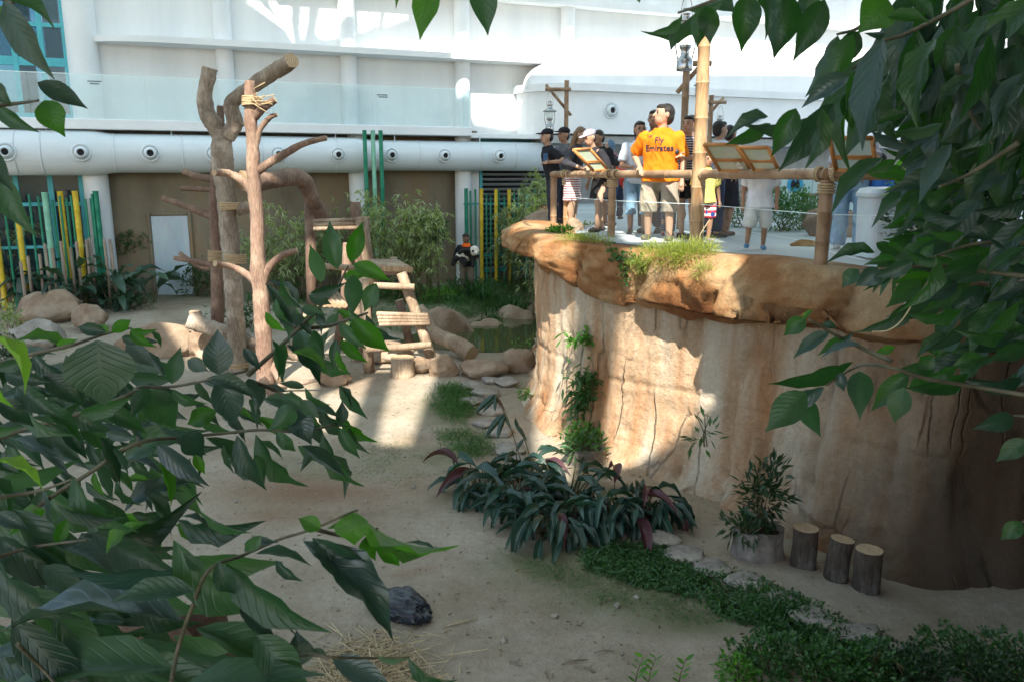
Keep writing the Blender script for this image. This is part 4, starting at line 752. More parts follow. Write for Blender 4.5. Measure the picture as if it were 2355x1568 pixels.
# ---------------------------------------------------------------- people
def _ell(c, r, R=None, nu=12, nv=9):
    V = []; f = []
    for i in range(nv+1):
        t = math.pi*i/nv
        for k in range(nu): a = 2*math.pi*k/nu; V.append((r[0]*math.sin(t)*math.cos(a), r[1]*math.sin(t)*math.sin(a), r[2]*math.cos(t)))
    V = np.array(V); V = V@R.T if R is not None else V
    for i in range(nv):
        for k in range(nu): f.append((i*nu+k,(i+1)*nu+k,(i+1)*nu+(k+1)%nu,i*nu+(k+1)%nu))
    return V+np.asarray(c), f
def _cap(p0, p1, r0, r1, seg=10):
    p0 = np.asarray(p0,float); p1 = np.asarray(p1,float); d = p1-p0; L = np.linalg.norm(d)+1e-6; d = d/L; P = []; R = []
    for t in (-1,-.8,-.4): P.append(p0+d*t*r0); R.append(r0*math.sqrt(max(1-t*t,.02)))
    P.append(p0); R.append(r0); P.append(p1); R.append(r1)
    for t in (.4,.8,1): P.append(p1+d*t*r1); R.append(r1*math.sqrt(max(1-t*t,.02)))
    m = MB(); m.tube(P, R, seg); return np.concatenate(m.v), m.f
def _loft(rings, seg=20):      # rings: (centre, rx, ry, 3x3 or None)
    V = []; f = []; n = len(rings)
    for c, rx, ry, R in rings:
        q = np.array([[rx*math.cos(2*math.pi*k/seg), ry*math.sin(2*math.pi*k/seg), 0] for k in range(seg)]); q = q@R.T if R is not None else q; V.append(q+np.asarray(c))
    for i in range(n-1):
        for k in range(seg): f.append((i*seg+k,i*seg+(k+1)%seg,(i+1)*seg+(k+1)%seg,(i+1)*seg+k))
    f += [tuple(range(seg-1,-1,-1)), tuple(range((n-1)*seg,n*seg))]; return np.concatenate(V), f
def _fuse(parts, voxel, smooth=3):
    V = []; F = []; n = 0
    for v,f in parts: V.append(v); F += [[i+n for i in q] for q in f]; n += len(v)
    me = bpy.data.meshes.new("tmp"); me.from_pydata(np.concatenate(V).tolist(), [], F); o = bpy.data.objects.new("tmp", me); COL.objects.link(o)
    md = o.modifiers.new("r",'REMESH'); md.mode = 'VOXEL'; md.voxel_size = voxel; md.use_smooth_shade = True
    if smooth: s = o.modifiers.new("s",'SMOOTH'); s.factor = .5; s.iterations = smooth
    dg = bpy.context.evaluated_depsgraph_get(); out = bpy.data.meshes.new_from_object(o.evaluated_get(dg)); bpy.data.objects.remove(o); bpy.data.meshes.remove(me); return out
def _folds(me, k=1.0):
    n = len(me.vertices); P = np.zeros(n*3); N = np.zeros(n*3); me.vertices.foreach_get("co",P); me.vertices.foreach_get("normal",N); P = P.reshape(-1,3); N = N.reshape(-1,3); sd = random.randint(0,99)
    d = .011*vnoise(P*np.array([9,9,4.5])+vnoise(P*4,sd)[:,None],sd+1)+.008*(1-2*np.abs(vnoise(P*np.array([13,13,8])+P[:,[2,2,0]]*6,sd+2))); me.vertices.foreach_set("co",(P+N*(d*k)[:,None]).ravel()); me.update(); return me
def _part(me, name, mat, parent):
    me.name = name; me.materials.clear()
    for m in (mat if isinstance(mat,(list,tuple)) else [mat]): me.materials.append(m)
    o = bpy.data.objects.new(name, me); _link(o, parent); MW[o.name] = MW[parent.name]; return o
_cl = {}
def cloth(c, rough=.85):
    k = tuple(c)
    if k not in _cl: _cl[k] = M("cloth_%d"%len(_cl), tuple(q*.85 for q in c), tuple(min(1,q*1.1) for q in c), rough=rough, scale=7, stretch=(1,1,.6), bump=.35, bscale=18, bdist=.02, spec=.15)
    return _cl[k]
def M_stripe(name, a, b, freq, axis=2, duty=.5, blue=None):
    m, nt, p_, out = _nm(name); tc = nt.nodes.new("ShaderNodeTexCoord"); sp = nt.nodes.new("ShaderNodeSeparateXYZ"); nt.links.new(tc.outputs["Object"], sp.inputs[0])
    f = _math(nt,'LESS_THAN',_math(nt,'FRACT',_math(nt,'MULTIPLY',sp.outputs[axis],freq)),duty); col = _mix(nt, f, a, b)
    if blue: n,_ = _noise(nt, 9, detail=0); col = _mix(nt, _math(nt,'GREATER_THAN',n,.6), col, blue)
    nt.links.new(col, p_.inputs["Base Color"]); p_.inputs["Roughness"].default_value = .85; p_.inputs["Specular IOR Level"].default_value = .15
    n2,_ = _noise(nt, 16, (1,1,.6), 4); _bump(nt, n2, p_, .3, .02); return m
def M_skin(name, c):
    m = M(name, tuple(q*.92 for q in c), c, rough=.5, scale=9, bump=.05, spec=.35); b = m.node_tree.nodes["Principled BSDF"]; b.inputs["Subsurface Weight"].default_value = .08; b.inputs["Subsurface Radius"].default_value = (.02,.008,.004); return m
m_skinA = M_skin("skin_light_brown", (.44,.27,.18)); m_skinB = M_skin("skin_tan", (.36,.20,.125)); m_skinC = M_skin("skin_brown", (.27,.15,.095))
m_hair = M("black_hair", (.012,.010,.009), (.03,.024,.02), rough=.45, scale=30, stretch=(4,4,.4), bump=.4, bdist=.01); m_hairb = M("brown_hair", (.10,.055,.03), (.26,.16,.085), rough=.5, scale=20, stretch=(5,5,.3), bump=.4, bdist=.01)
m_eye = M("dark_eye", (.01,.008,.007), (.02,.015,.012), rough=.2, bump=0); m_lip = M("lip", (.30,.12,.09), (.33,.14,.1), rough=.5, bump=0)
def person(lb, loc, rz, H=1.68, skin=None, wide=1.0, lean=0.0, hands=(None,None), top=None, bot=None, shoe=(.05,.05,.05), hair="short", hairm=None, feet=None, yaw=0.0, pitch=0.0, vox=.017, world_hands=True, legk=.88, hs=1.12, grp="visitors on the viewing deck", elbow=-.25):
    s = H/(1.72-.93*(1-legk)); po = thing("person", lb, "person", loc, rz, grp); MWi = MW[po.name].inverted(); skin = skin or m_skinA; w = wide; KP = {}
    def rot(a, ax): return np.array(Matrix.Rotation(a, 3, ax))
    Rl = rot(lean, 'X')                                    # leaning forward: towards -Y
    hipc = np.array([0,0,.93])
    def T(p): return hipc+Rl@(np.asarray(p,float)-hipc)
    neck = T((0,0,1.49)); Rh = rot(yaw,'Z')@rot(pitch,'X')
    HS = hs
    def Hd(p): return neck+Rh@((np.asarray(p,float)-np.array([0,0,1.49]))*np.array([HS,HS,1.06]))
    ft = feet or ((-.10,0,0),(.10,0,0)); body = []; legs = []
    for sx, f in zip((-1,1), ft):
        hip = np.array([sx*.085*w,0,.92]); an = np.array([f[0],f[1],.085+f[2]]); kn = (hip+an)/2+np.array([sx*.01,-.03-abs(f[1])*.15,0.02]); legs.append((hip,kn,an))
        body += [_cap(hip,kn,.085*w,.057), _cap(kn,an,.06,.038), _ell((kn+an)/2+np.array([0,.02,.06]),(.05,.055,.11)), _cap(an+np.array([0,.02,-.045]),an+np.array([sx*.02,-.14,-.055]),.036,.03)]
    body += [_ell(T((0,0,.97)),(.15*w,.11*w,.13),Rl), _ell(T((0,-.01*w,1.1)),(.135*w,.10*w,.15),Rl), _ell(T((0,0,1.28)),(.155*w,.11*w,.17),Rl), _cap(T((-.12*w,.0,1.385)),T((.12*w,0,1.385)),.05,.05), _cap(T((0,.01,1.40)),Hd((0,0,1.54)),.06,.052)]
    body += [_ell(Hd((0,.0,1.625)),(.072*hs,.089*hs,.103*hs),Rh), _ell(Hd((0,-.03,1.565)),(.057*hs,.059*hs,.059*hs),Rh), _cap(Hd((0,-.082,1.63)),Hd((0,-.104,1.597)),.012,.016), _ell(Hd((-.076,.008,1.615)),(.012,.022,.033),Rh), _ell(Hd((.076,.008,1.615)),(.012,.022,.033),Rh), _ell(Hd((0,-.078,1.565)),(.026,.014,.012),Rh)]
    arms = []
    for i, sx in enumerate((-1,1)):
        sh = T((sx*(.155+.03*w),0,1.385)); tg_ = hands[i]
        if tg_ is None: tg_ = sh+np.array([sx*.07,-.06,-.52])
        elif world_hands: tg_ = np.array((MWi@Vector(tg_))[:])/s+np.array([0,0,.93*(1-legk)])
        d = tg_-sh; L = min(np.linalg.norm(d), .535); d = d/np.linalg.norm(d); a1, a2 = .29, .25; c = (a1*a1+L*L-a2*a2)/(2*a1*L); hh = a1*math.sqrt(max(0,1-c*c))
        bend = np.array([sx*.5,.5,elbow*2]); bend -= d*(bend@d); bend /= np.linalg.norm(bend)+1e-9; el = sh+d*a1*c+bend*hh; wrp = sh+d*L; fd = wrp-el; fd /= np.linalg.norm(fd); arms.append((sh,el,wrp,fd))
        body += [_cap(sh,el,.05*w**.5,.041), _cap(el,wrp,.043,.027)]
        sd = np.cross(fd,(0,0,1)); sd /= np.linalg.norm(sd)+1e-6; up = np.cross(sd,fd); pc = wrp+fd*.05; body.append(_cap(wrp+fd*.02,pc+fd*.02,.030,.032))
        for q, ln in zip((-1.5,-.5,.5,1.5),(.065,.078,.072,.055)): b0 = pc+fd*.035+sd*q*.017; body.append(_cap(b0,b0+fd*ln*.55-up*.008,.0095,.009)); body.append(_cap(b0+fd*ln*.55-up*.008,b0+fd*ln*.85-up*.032,.009,.0075))
        b0 = wrp+fd*.03-sd*sx*.028; body.append(_cap(b0,b0+fd*.05-sd*sx*.03,.011,.009))
    def Zw(v): v = np.array(v,float); v[...,2] = np.where(v[...,2] < .93, v[...,2]*legk, v[...,2]-.93*(1-legk)); return v*s
    _sc = lambda L_: [(Zw(v),f) for v,f in L_]
    bo = _part(_fuse(_sc(body), vox*.8, 2), "body", skin, po)
    def small(c, r, nm, mt): v,f = _ell(Hd(c),r,Rh,8,6); m_ = MB(); m_.add(Zw(v),f,0,True); return m_.build(nm, mt, po, local=True)
    for sx in (-1,1): small((sx*.031,-.080,1.628),(.015,.007,.007),"eye",m_eye); small((sx*.031,-.083,1.648),(.02,.006,.005),"eyebrow",m_hair)
    small((0,-.090,1.565),(.024,.006,.007),"mouth",m_lip)
    g = .022
    if top:
        L_ = []; ln = top.get("hem",.90); fl = top.get("flare",0); k = top.get("loose",1.0)
        zz = [(ln,.158+fl,.125+fl),(ln+.1,.155+fl*.5,.122+fl*.5),(1.08,.15,.122),(1.2,.16,.125),(1.31,.168,.126),(1.37,.165,.112),(1.42,.13,.092),(1.45,.09,.08),(1.475,.07,.07)]
        L_.append(_loft([(T((0,-.012*w,z)), rx*w*k, ry*w*k, Rl) for z,rx,ry in zz]))
        fr = top.get("sleeve",.8)
        for sh,el,wrp,fd in arms:
            if fr <= 0: continue
            r0 = .068*w**.5; e1 = sh+(el-sh)*min(fr,1.0); d = (e1-sh)/np.linalg.norm(e1-sh); q = np.array(Vector((0,0,1)).rotation_difference(Vector(d)).to_matrix()); L_.append(_ell(sh,(.066,.066,.06)))
            L_.append(_loft([(sh,r0,r0,q),(sh+(e1-sh)*.5,r0*1.02,r0*1.02,q),(e1,r0*(1.05 if fr < 1 else .8),r0*(1.05 if fr < 1 else .8),q)],14))
            if fr > 1: L_.append(_cap(el,el+(wrp-el)*(fr-1),.054,.04))
        to = _part(_folds(_fuse(_sc(L_), vox, 2)), "shirt" if top.get("kind") is None else top["kind"], top["mat"], po); KP["top"] = to
    if bot:
        kd = bot["kind"]; L_ = []; wz = bot.get("waist",1.0)
        if kd in ("skirt","dress"):
            hz = bot["hem"]; f_ = bot.get("flare",.05); L_.append(_loft([(( (legs[0][2][0]+legs[1][2][0])*.25,(legs[0][2][1]+legs[1][2][1])*.25,hz),.17*w+f_,.14*w+f_,None),((0,0,(hz+.95)/2),.165*w+f_*.6,.135*w+f_*.6,None),((0,0,.93),.168*w,.13*w,None),(T((0,0,wz+.03)),.15*w,.12*w,None)]))
        else:
            hz = bot["hem"]; L_.append(_loft([((0,0,.84),.15*w,.115*w,None),((0,0,.95),.168*w,.132*w,None),(T((0,0,wz+.04)),.158*w,.128*w,None)]))
            for hip,kn,an in legs:
                lw_ = bot.get("leg",.085); P_ = [hip+np.array([0,0,.02])]; R_ = [.098*w]
                if hz >= kn[2]: t = (hip[2]-hz)/(hip[2]-kn[2]); P_ += [hip+(kn-hip)*t*.5, hip+(kn-hip)*t]; R_ += [(.098*w+lw_*w)/2+.003, lw_*w]
                else: t = (kn[2]-hz)/(kn[2]-an[2]); P_ += [(hip+kn)/2, kn, kn+(an-kn)*t*.5, kn+(an-kn)*t]; R_ += [.09*w, lw_*.92, lw_*.88, lw_*.86]
                m_ = MB(); m_.tube(P_, R_, 14); L_.append((np.concatenate(m_.v), m_.f))
        _part(_folds(_fuse(_sc(L_), vox, 2), 1.2), bot.get("name", {"skirt":"skirt","dress":"skirt","shorts":"shorts","pants":"trousers"}[kd]), bot["mat"], po)
    if shoe:
        for i,(hip,kn,an) in enumerate(legs):
            sx = (-1,1)[i]; L_ = [_cap(an+np.array([0,.03,-.045]),an+np.array([sx*.02,-.15,-.05]),.046,.04), _ell(an+np.array([sx*.01,-.06,-.072]),(.05,.13,.018))]
            _part(_fuse(_sc(L_), vox*.8, 1), "shoe", cloth(shoe, .6), po)
    hm = hairm or m_hair; L_ = []
    if hair in ("short","pony","long","bun"):
        L_ = [_ell(Hd((0,.022,1.648)),(.079*hs,.087*hs,.088*hs),Rh), _ell(Hd((0,.045,1.60)),(.075*hs,.06*hs,.076*hs),Rh), _ell(Hd((0,-.028,1.695)),(.062*hs,.055*hs,.032*hs),Rh)]
        if hair == "long": L_ += [_cap(Hd((-.05,.05,1.62)),T((-.07,.10,1.22)),.055,.05), _cap(Hd((.05,.05,1.62)),T((.07,.10,1.22)),.055,.05), _cap(Hd((0,.07,1.6)),T((0,.11,1.15)),.06,.04)]
        if hair == "pony": L_ += [_ell(Hd((0,.11,1.66)),(.05,.05,.05),Rh), _cap(Hd((0,.12,1.64)),T((0,.14,1.32)),.045,.02)]
        if hair == "bun": L_ += [_ell(Hd((0,.11,1.67)),(.055,.05,.055),Rh)]
        _part(_fuse(_sc(L_), vox*.8, 2), "hair", hm, po)
    elif hair == "hijab":
        L_ = [_ell(Hd((0,.028,1.635)),(.107,.118,.133),Rh), _cap(Hd((0,.01,1.54)),T((0,0,1.43)),.095,.12), _loft([(T((0,0,1.27)),.19,.135,Rl),(T((0,0,1.38)),.175,.125,Rl),(T((0,0,1.46)),.10,.10,Rl)])]
        _part(_fuse(_sc(L_), vox*.8, 2), "headscarf", hm, po)
    elif hair == "cap":
        _part(_fuse(_sc([_ell(Hd((0,.03,1.61)),(.08,.078,.09),Rh)]), vox*.8, 2), "hair", m_hair, po)
        _part(_fuse(_sc([_ell(Hd((0,.008,1.685)),(.097,.11,.07),Rh), _ell(Hd((0,-.115,1.67)),(.07,.08,.013),Rh)]), vox*.7, 1), "cap", hm, po)
    KP.update(po=po, T=lambda p: Zw(T(p)), Hd=lambda p: Zw(Hd(p)), s=s, dz=.93*(1-legk), arms=arms, Rl=Rl); return KP
S_ = lambda c, **k: dict(mat=cloth(c), **k)
def dk(u, v): g = G(u,v,DECKZ); return (g[0],g[1],DECKZ)
def at(u, Y): p = W(u,402,Y); return (p[0],Y,DECKZ)
R90 = math.pi/2
OR = (.80,.20,.012)
man = person("man in bright orange shirt and khaki shorts leaning a hand on the rail", at(1519,11.25), -.35, 1.80, m_skinA, 1.22, .04, (W(1470,384,11.28), None), S_(OR, hem=.86, flare=.02, loose=1.06, sleeve=.85), dict(kind="shorts", hem=.42, leg=.115, mat=cloth((.34,.30,.235))), (.14,.13,.09), "short", legk=.80, hs=1.2, feet=((-.14,.05,0),(.13,-.03,0)), yaw=-1.0, pitch=-.12, vox=.012)
def on_cloth(o, parts, name, mat):       # print laid on the shirt: outlines in local x,z projected to the front
    bm = bmesh.new(); bm.from_mesh(o.data); bv = BVHTree.FromBMesh(bm); V = []; F = []
    for v,f in parts:
        n = len(V)
        for x,z in v:
            h = bv.ray_cast(Vector((x,-1,z)), Vector((0,1,0))); y = h[0].y if h[0] is not None else -.15; V.append((x,y-.009,z))
        F += [[i+n for i in q] for q in f]
    m_ = MB(); m_.add(V,F); bm.free(); return m_.build(name, mat, o, local=True)
def text_mesh(t, size):
    cu = bpy.data.curves.new("t",'FONT'); cu.body = t; cu.size = size; cu.align_x = 'CENTER'; cu.resolution_u = 2; cu.offset = .0025; o = bpy.data.objects.new("t",cu); COL.objects.link(o); dg = bpy.context.evaluated_depsgraph_get()
    me = bpy.data.meshes.new_from_object(o.evaluated_get(dg)); bm = bmesh.new(); bm.from_mesh(me); bmesh.ops.triangulate(bm, faces=bm.faces[:]); bmesh.ops.subdivide_edges(bm, edges=bm.edges[:], cuts=1); bmesh.ops.triangulate(bm, faces=bm.faces[:])
    v = [(q.co.x,q.co.y) for q in bm.verts]; f = [[q.index for q in ff.verts] for ff in bm.faces]; bm.free(); bpy.data.objects.remove(o); return v,f
m_print = M("dark_print", (.02,.02,.03), (.03,.03,.04), rough=.7, bump=0)
TZ = lambda z: (z-man["dz"])*man["s"]
v1,f1 = text_mesh("Fly", .10); v2,f2 = text_mesh("Emirates", .105)
on_cloth(man["top"], [([(x*1.1,(z*1.1+TZ(1.305))) for x,z in v1],f1)], "shirt_lettering", m_print); on_cloth(man["top"], [([(x*1.05,z*1.1+TZ(1.215)) for x,z in v2],f2)], "shirt_lettering", m_print)
lg = [([(-.14+k*.017-.007,TZ(1.37)),(-.14+k*.017+.005,TZ(1.37)),(-.14+k*.017-.002,TZ(1.385+.009*k)),(-.14+k*.017-.014,TZ(1.38+.009*k))],[(0,1,2,3)]) for k in range(3)]
for q in lg: on_cloth(man["top"], [q], "shirt_emblem", m_print)
m_ = MB(); ring(m_, man["T"]((0,-.005,1.472)), (0,-.35,1), .088, .011, 20); m_.build("collar", cloth((.06,.05,.06)), man["po"], local=True)
stripe_r = M_stripe("red_striped_cotton", (.62,.58,.56), (.28,.07,.09), 26, 2, .42); stripe_n = M_stripe("navy_striped_cotton", (.6,.6,.6), (.03,.04,.09), 30, 2, .6); flag = M_stripe("flag_print_cotton", (.66,.62,.60), (.50,.04,.06), 13, 2, .5, (.03,.06,.25))
person("long haired woman in a red and white striped dress leaning on the rail", at(1316,13.5), 1.25, 1.64, m_skinA, .95, .16, (W(1334,386,13.1),W(1326,384,13.3)), dict(mat=cloth((.05,.05,.06)), hem=1.05, sleeve=1.6), dict(kind="dress", hem=.52, flare=.02, mat=stripe_r, name="dress"), (.05,.05,.06), "long", m_hairb, yaw=-.25, pitch=.35)
capm = person("man in black shirt and cap holding up a blue phone at the left end", at(1274,14.5), -1.35, 1.66, m_skinA, 1.05, .22, (W(1256,372,14.1),W(1262,374,14.15)), S_((.02,.02,.024), hem=.9), dict(kind="pants", hem=.1, leg=.075, mat=cloth((.04,.045,.06))), hair="cap", hairm=cloth((.02,.02,.025)), pitch=.05)
c = W(1254,364,14.05); m_ = MB(); m_.box(c, (.075,.012,.15), .3, bev=.004); tag(m_.build("phone", M("blue_phone",(.05,.12,.24),(.07,.16,.3),rough=.25,bump=0), loc=c), "blue phone held up by the man in the black cap", "phone")
person("person in dark cap and grey top behind the long haired woman", at(1301,15.0), -1.0, 1.70, m_skinB, 1.0, .1, top=S_((.12,.13,.14)), bot=dict(kind="pants", hem=.1, mat=cloth((.05,.05,.07))), hair="cap", hairm=cloth((.025,.025,.028)))
person("person in patterned blue cap and black skirt bending over the panel", at(1384,12.9), -1.0, 1.60, m_skinA, 1.0, .4, (W(1352,388,12.4),W(1362,386,12.5)), S_((.025,.025,.03), hem=.88, sleeve=1.5), dict(kind="skirt", hem=.60, flare=.02, mat=cloth((.02,.02,.022))), (.05,.05,.06), "cap", M("patterned_cap",(.25,.33,.5),(.5,.55,.62),scale=30,bump=0,c3=(.45,.12,.14)), feet=((-.1,.1,0),(.1,-.16,0)), pitch=.3)
person("man in black shirt bending forward behind the slanted panel", at(1402,14.4), -1.0, 1.68, m_skinB, 1.05, .45, top=S_((.02,.02,.022)), bot=dict(kind="shorts", hem=.5, mat=cloth((.04,.06,.12))), hair="short", pitch=.2)
hj = person("woman in blue headscarf with a pink and white backpack, far left group", at(1399,18.2), -1.1, 1.60, m_skinA, 1.0, .0, top=S_((.02,.02,.024), sleeve=1.9, hem=.75), bot=dict(kind="pants", hem=.1, mat=cloth((.06,.10,.2))), hair="hijab", hairm=M("blue_headscarf",(.05,.10,.17),(.12,.2,.28),scale=40,bump=.1))
v,f = _ell(hj["T"]((0,.20,1.25)),(.14,.09,.20)); m_ = MB(); m_.add(v,f,0,True); bk = m_.build("backpack", cloth((.62,.55,.58)), hj["po"], local=True)
for sx in (-1,1): m_ = MB(); m_.tube([hj["T"](q) for q in ((sx*.11,.15,1.42),(sx*.12,.0,1.47),(sx*.12,-.13,1.38),(sx*.13,-.12,1.2),(sx*.12,.12,1.08))], .02, 6); m_.build("strap", cloth((.7,.15,.25)), hj["po"], local=True)
person("small child in red shirt among the far left group", at(1418,16.5), 2.6, 1.22, m_skinB, 1.0, top=S_((.62,.06,.04), hem=.8), bot=dict(kind="pants", hem=.1, mat=cloth((.03,.035,.06))), hs=1.3, legk=.84)
wg = person("woman in white and blue shirt and short jeans left of the man in orange", at(1468,12.5), -.15, 1.66, m_skinB, 1.08, .05, (W(1450,385,12.2),None), S_((.56,.62,.70), hem=.84, loose=1.05), dict(kind="pants", hem=.32, leg=.085, mat=cloth((.20,.33,.45))), (.10,.10,.08), "pony", m_hair, yaw=.3)
m_ = MB(); m_.box(wg["T"]((.05,-.128,1.2)), (.15,.02,.42)); m_.build("blue_stripe", cloth((.03,.10,.5)), wg["po"], local=True)
for sx in (-1,1): m_ = MB(); ring(m_, wg["Hd"]((sx*.032,-.105,1.626)), (0,1,0), .024, .003, 14, 4); m_.build("spectacle_rim", m_eye, wg["po"], local=True)
person("dark haired man standing close behind the man in orange", at(1500,12.6), -.4, 1.83, m_skinB, 1.0, 0, top=S_((.10,.11,.13)), bot=dict(kind="pants", hem=.1, mat=cloth((.05,.05,.06))))
person("child in white and green top and checked leggings behind the man in orange", at(1540,12.0), 2.8, 1.05, m_skinA, 1.0, top=S_((.55,.62,.50), hem=.62, flare=.04), bot=dict(kind="pants", hem=.12, leg=.06, mat=M_stripe("checked_cotton",(.04,.05,.08),(.3,.32,.36),30,2,.2)), shoe=(.4,.1,.12), hs=1.3, legk=.84)
nv = person("woman in navy striped top and black shorts holding a camera", at(1585,11.55), -.95, 1.68, m_skinA, 1.0, .06, (W(1568,352,11.2),W(1576,362,11.1)), dict(mat=stripe_n, hem=.88, sleeve=.9), dict(kind="shorts", hem=.62, leg=.10, mat=cloth((.02,.02,.022))), (.08,.08,.08), "short", yaw=.1)
c = W(1566,350,11.15); m_ = MB(); m_.box(c, (.13,.08,.09), -.6, bev=.01); m_.lathe([(.001,.06),(.035,.06),(.04,0),(.04,-.03)], c+np.array([-.06,-.05,0]), 14, (-.8,-.6,0)); tag(m_.build("camera_body", M("black_camera",(.02,.02,.022),(.04,.04,.04),rough=.4,bump=.05), loc=c), "black camera held by the woman in the navy striped top", "camera")
person("small child in yellow top and flag print shorts behind the tall pole", at(1624,10.95), .3, 1.16, m_skinB, 1.12, .0, (None,None), S_((.62,.55,.16), hem=.84, flare=.03), dict(kind="shorts", hem=.50, leg=.115, mat=flag), (.3,.25,.25), "long", hs=1.3, legk=.84)
person("person in white and blue shirt just behind the tall pole", at(1643,11.7), 1.9, 1.62, m_skinA, 1.0, .1, (W(1662,385,11.3),None), S_((.58,.62,.70)), dict(kind="pants", hem=.1, mat=cloth((.05,.06,.1))), hair="short")
person("woman with a black hair bun and dark knee length skirt, right of the pole", at(1672,12.1), 2.3, 1.58, m_skinB, 1.05, .05, top=S_((.10,.06,.05), sleeve=0), bot=dict(kind="skirt", hem=.50, flare=.04, mat=cloth((.035,.035,.045))), hair="bun", feet=((-.1,.1,0),(.1,-.12,0)))
kd = person("child in white shirt and white shorts walking on the deck", at(1750,9.75), -.25, 1.18, m_skinB, 1.12, .06, (None,None), S_((.66,.68,.72), hem=.80, flare=.04, loose=1.1), dict(kind="shorts", hem=.44, leg=.12, mat=cloth((.62,.63,.62))), (.06,.22,.42), "short", feet=((-.16,-.14,.05),(.10,.12,0)), hs=1.3, legk=.84)
for q in (("pink_collar",(0,-.005,1.465),.085,.014,cloth((.7,.2,.3))),): m_ = MB(); ring(m_, kd["T"](q[1]), (0,-.3,1), q[2]*kd["s"], q[3], 18); m_.build(q[0], q[4], kd["po"], local=True)
person("person in faded blue jeans and grey shirt with back turned, right of the post", at(1962,9.75), 2.7, 1.56, m_skinB, 1.1, .1, (W(2010,395,9.3),None), S_((.42,.40,.46), hem=.86), dict(kind="pants", hem=.06, leg=.10, mat=M("faded_denim",(.16,.28,.42),(.30,.45,.56),rough=.85,scale=5,stretch=(1,1,.5),bump=.5,bscale=12,bdist=.03)), (.5,.5,.5), "cap", cloth((.05,.07,.14)), feet=((-.14,.03,0),(.12,-.03,0)))
person("child in blue shirt and pale jeans beside the pale bin", at(2022,9.7), 2.6, 1.12, m_skinC, 1.05, .0, top=S_((.05,.18,.55)), bot=dict(kind="pants", hem=.1, leg=.075, mat=cloth((.42,.55,.66))), shoe=(.3,.3,.35), hs=1.3, legk=.84)
person("dark haired woman in black top looking at a phone, far right behind leaves", at(2118,8.7), -1.1, 1.64, m_skinA, 1.0, .05, (W(2098,378,8.4),W(2106,372,8.4)), S_((.02,.02,.025), sleeve=1.5), dict(kind="pants", hem=.1, mat=cloth((.05,.05,.07))), hair="long")
person("person in red shirt at the far right edge behind the leaves", at(2312,9.2), -.6, 1.50, m_skinB, 1.05, 0, top=S_((.65,.05,.05)), bot=dict(kind="pants", hem=.1, mat=cloth((.05,.05,.07))), hair="short", hairm=m_hairb)
# ---- keeper with panda
kx = W(1073,560,21.6); kz = .36
kp = person("keeper in navy shirt with orange collar holding the panda by the pole fence", (kx[0],21.6,kz), -.15, 1.66, m_skinC, 1.05, .08, (W(1050,596,21.3),W(1083,598,21.3)), S_((.02,.024,.035), sleeve=1.0, hem=.88), dict(kind="pants", hem=.1, leg=.085, mat=cloth((.22,.19,.15))), (.05,.04,.03), "short", yaw=-.35, pitch=.25, grp="keeper")
m_ = MB(); cc = kp["T"]((0,-.02,1.455)); m_.lathe([(.13,-.05),(.11,-.0),(.085,.045),(.08,.04),(.10,-.01),(.12,-.055)], cc, 18); m_.build("orange_collar", cloth((.85,.14,.02)), kp["po"], local=True)
PY = 21.15; p2 = lambda u,v,d=0: W(u,v,PY+d)
BL, WH = 0, 1; PR = []
def pe(c, r, col, R=None): PR.append((_ell(c,r,R,14,10), col, np.asarray(c), np.mean(r)))
def pc_(a, b_, r0, r1, col):
    PR.append((_cap(a,b_,r0,r1,12), col, np.asarray(a), np.asarray(b_), r0, r1))
pe(p2(1091,577,-.05),(.135,.125,.13),WH); pe(p2(1095,583,-.16),(.065,.06,.05),WH)                    # head, muzzle
pe(p2(1086,565,.02),(.042,.03,.045),BL); pe(p2(1102,573,.03),(.04,.03,.042),BL)                   # ears
pc_(p2(1082,585,.05),p2(1060,592,.08),.15,.165,WH); pc_(p2(1085,590,.04),p2(1076,582,.0),.13,.13,BL)    # trunk, dark shoulder band
pc_(p2(1078,578,-.08),p2(1063,577,-.2),.075,.062,BL); pc_(p2(1063,577,-.2),p2(1056,582,-.24),.06,.055,BL)     # near arm
pc_(p2(1088,592,-.05),p2(1088,606,-.14),.07,.06,BL); pc_(p2(1088,606,-.14),p2(1087,612,-.18),.06,.055,BL)          # other arm
pc_(p2(1060,596,.0),p2(1068,603,-.2),.095,.085,BL); pc_(p2(1068,603,-.2),p2(1067,611,-.24),.08,.06,BL)             # hind leg
pc_(p2(1057,594,.05),p2(1046,597,-.08),.10,.085,BL); pc_(p2(1046,597,-.08),p2(1041,608,-.12),.082,.06,BL)             # far hind leg
pe(p2(1053,600,.0),(.10,.11,.10),WH)
me = _fuse([q[0] for q in PR], .018, 3); cen = np.zeros(len(me.polygons)*3); me.polygons.foreach_get("center", cen); cen = cen.reshape(-1,3); best = np.full(len(cen),1e9); lab = np.zeros(len(cen),np.int32)
for q in PR:
    if len(q) == 4: d = np.linalg.norm(cen-q[2],axis=1)-q[3]
    else: e = q[3]-q[2]; t = np.clip(((cen-q[2])@e)/(e@e),0,1); d = np.linalg.norm(cen-q[2]-t[:,None]*e,axis=1)-(q[4]+(q[5]-q[4])*t)
    up = d < best; best[up] = d[up]; lab[up] = q[1]
pd = thing("panda", "black and white panda cub held sideways in the keeper's arms", "panda", p2(1070,612)); Mi = np.array(MW[pd.name].inverted()); me.transform(Matrix(Mi.tolist())); 
m_fb = M("black_fur",(.012,.012,.013),(.03,.028,.027),rough=.9,scale=20,bump=.6,bscale=60); m_fw = M("cream_fur",(.62,.56,.46),(.76,.72,.64),rough=.9,scale=8,bump=.6,bscale=60)
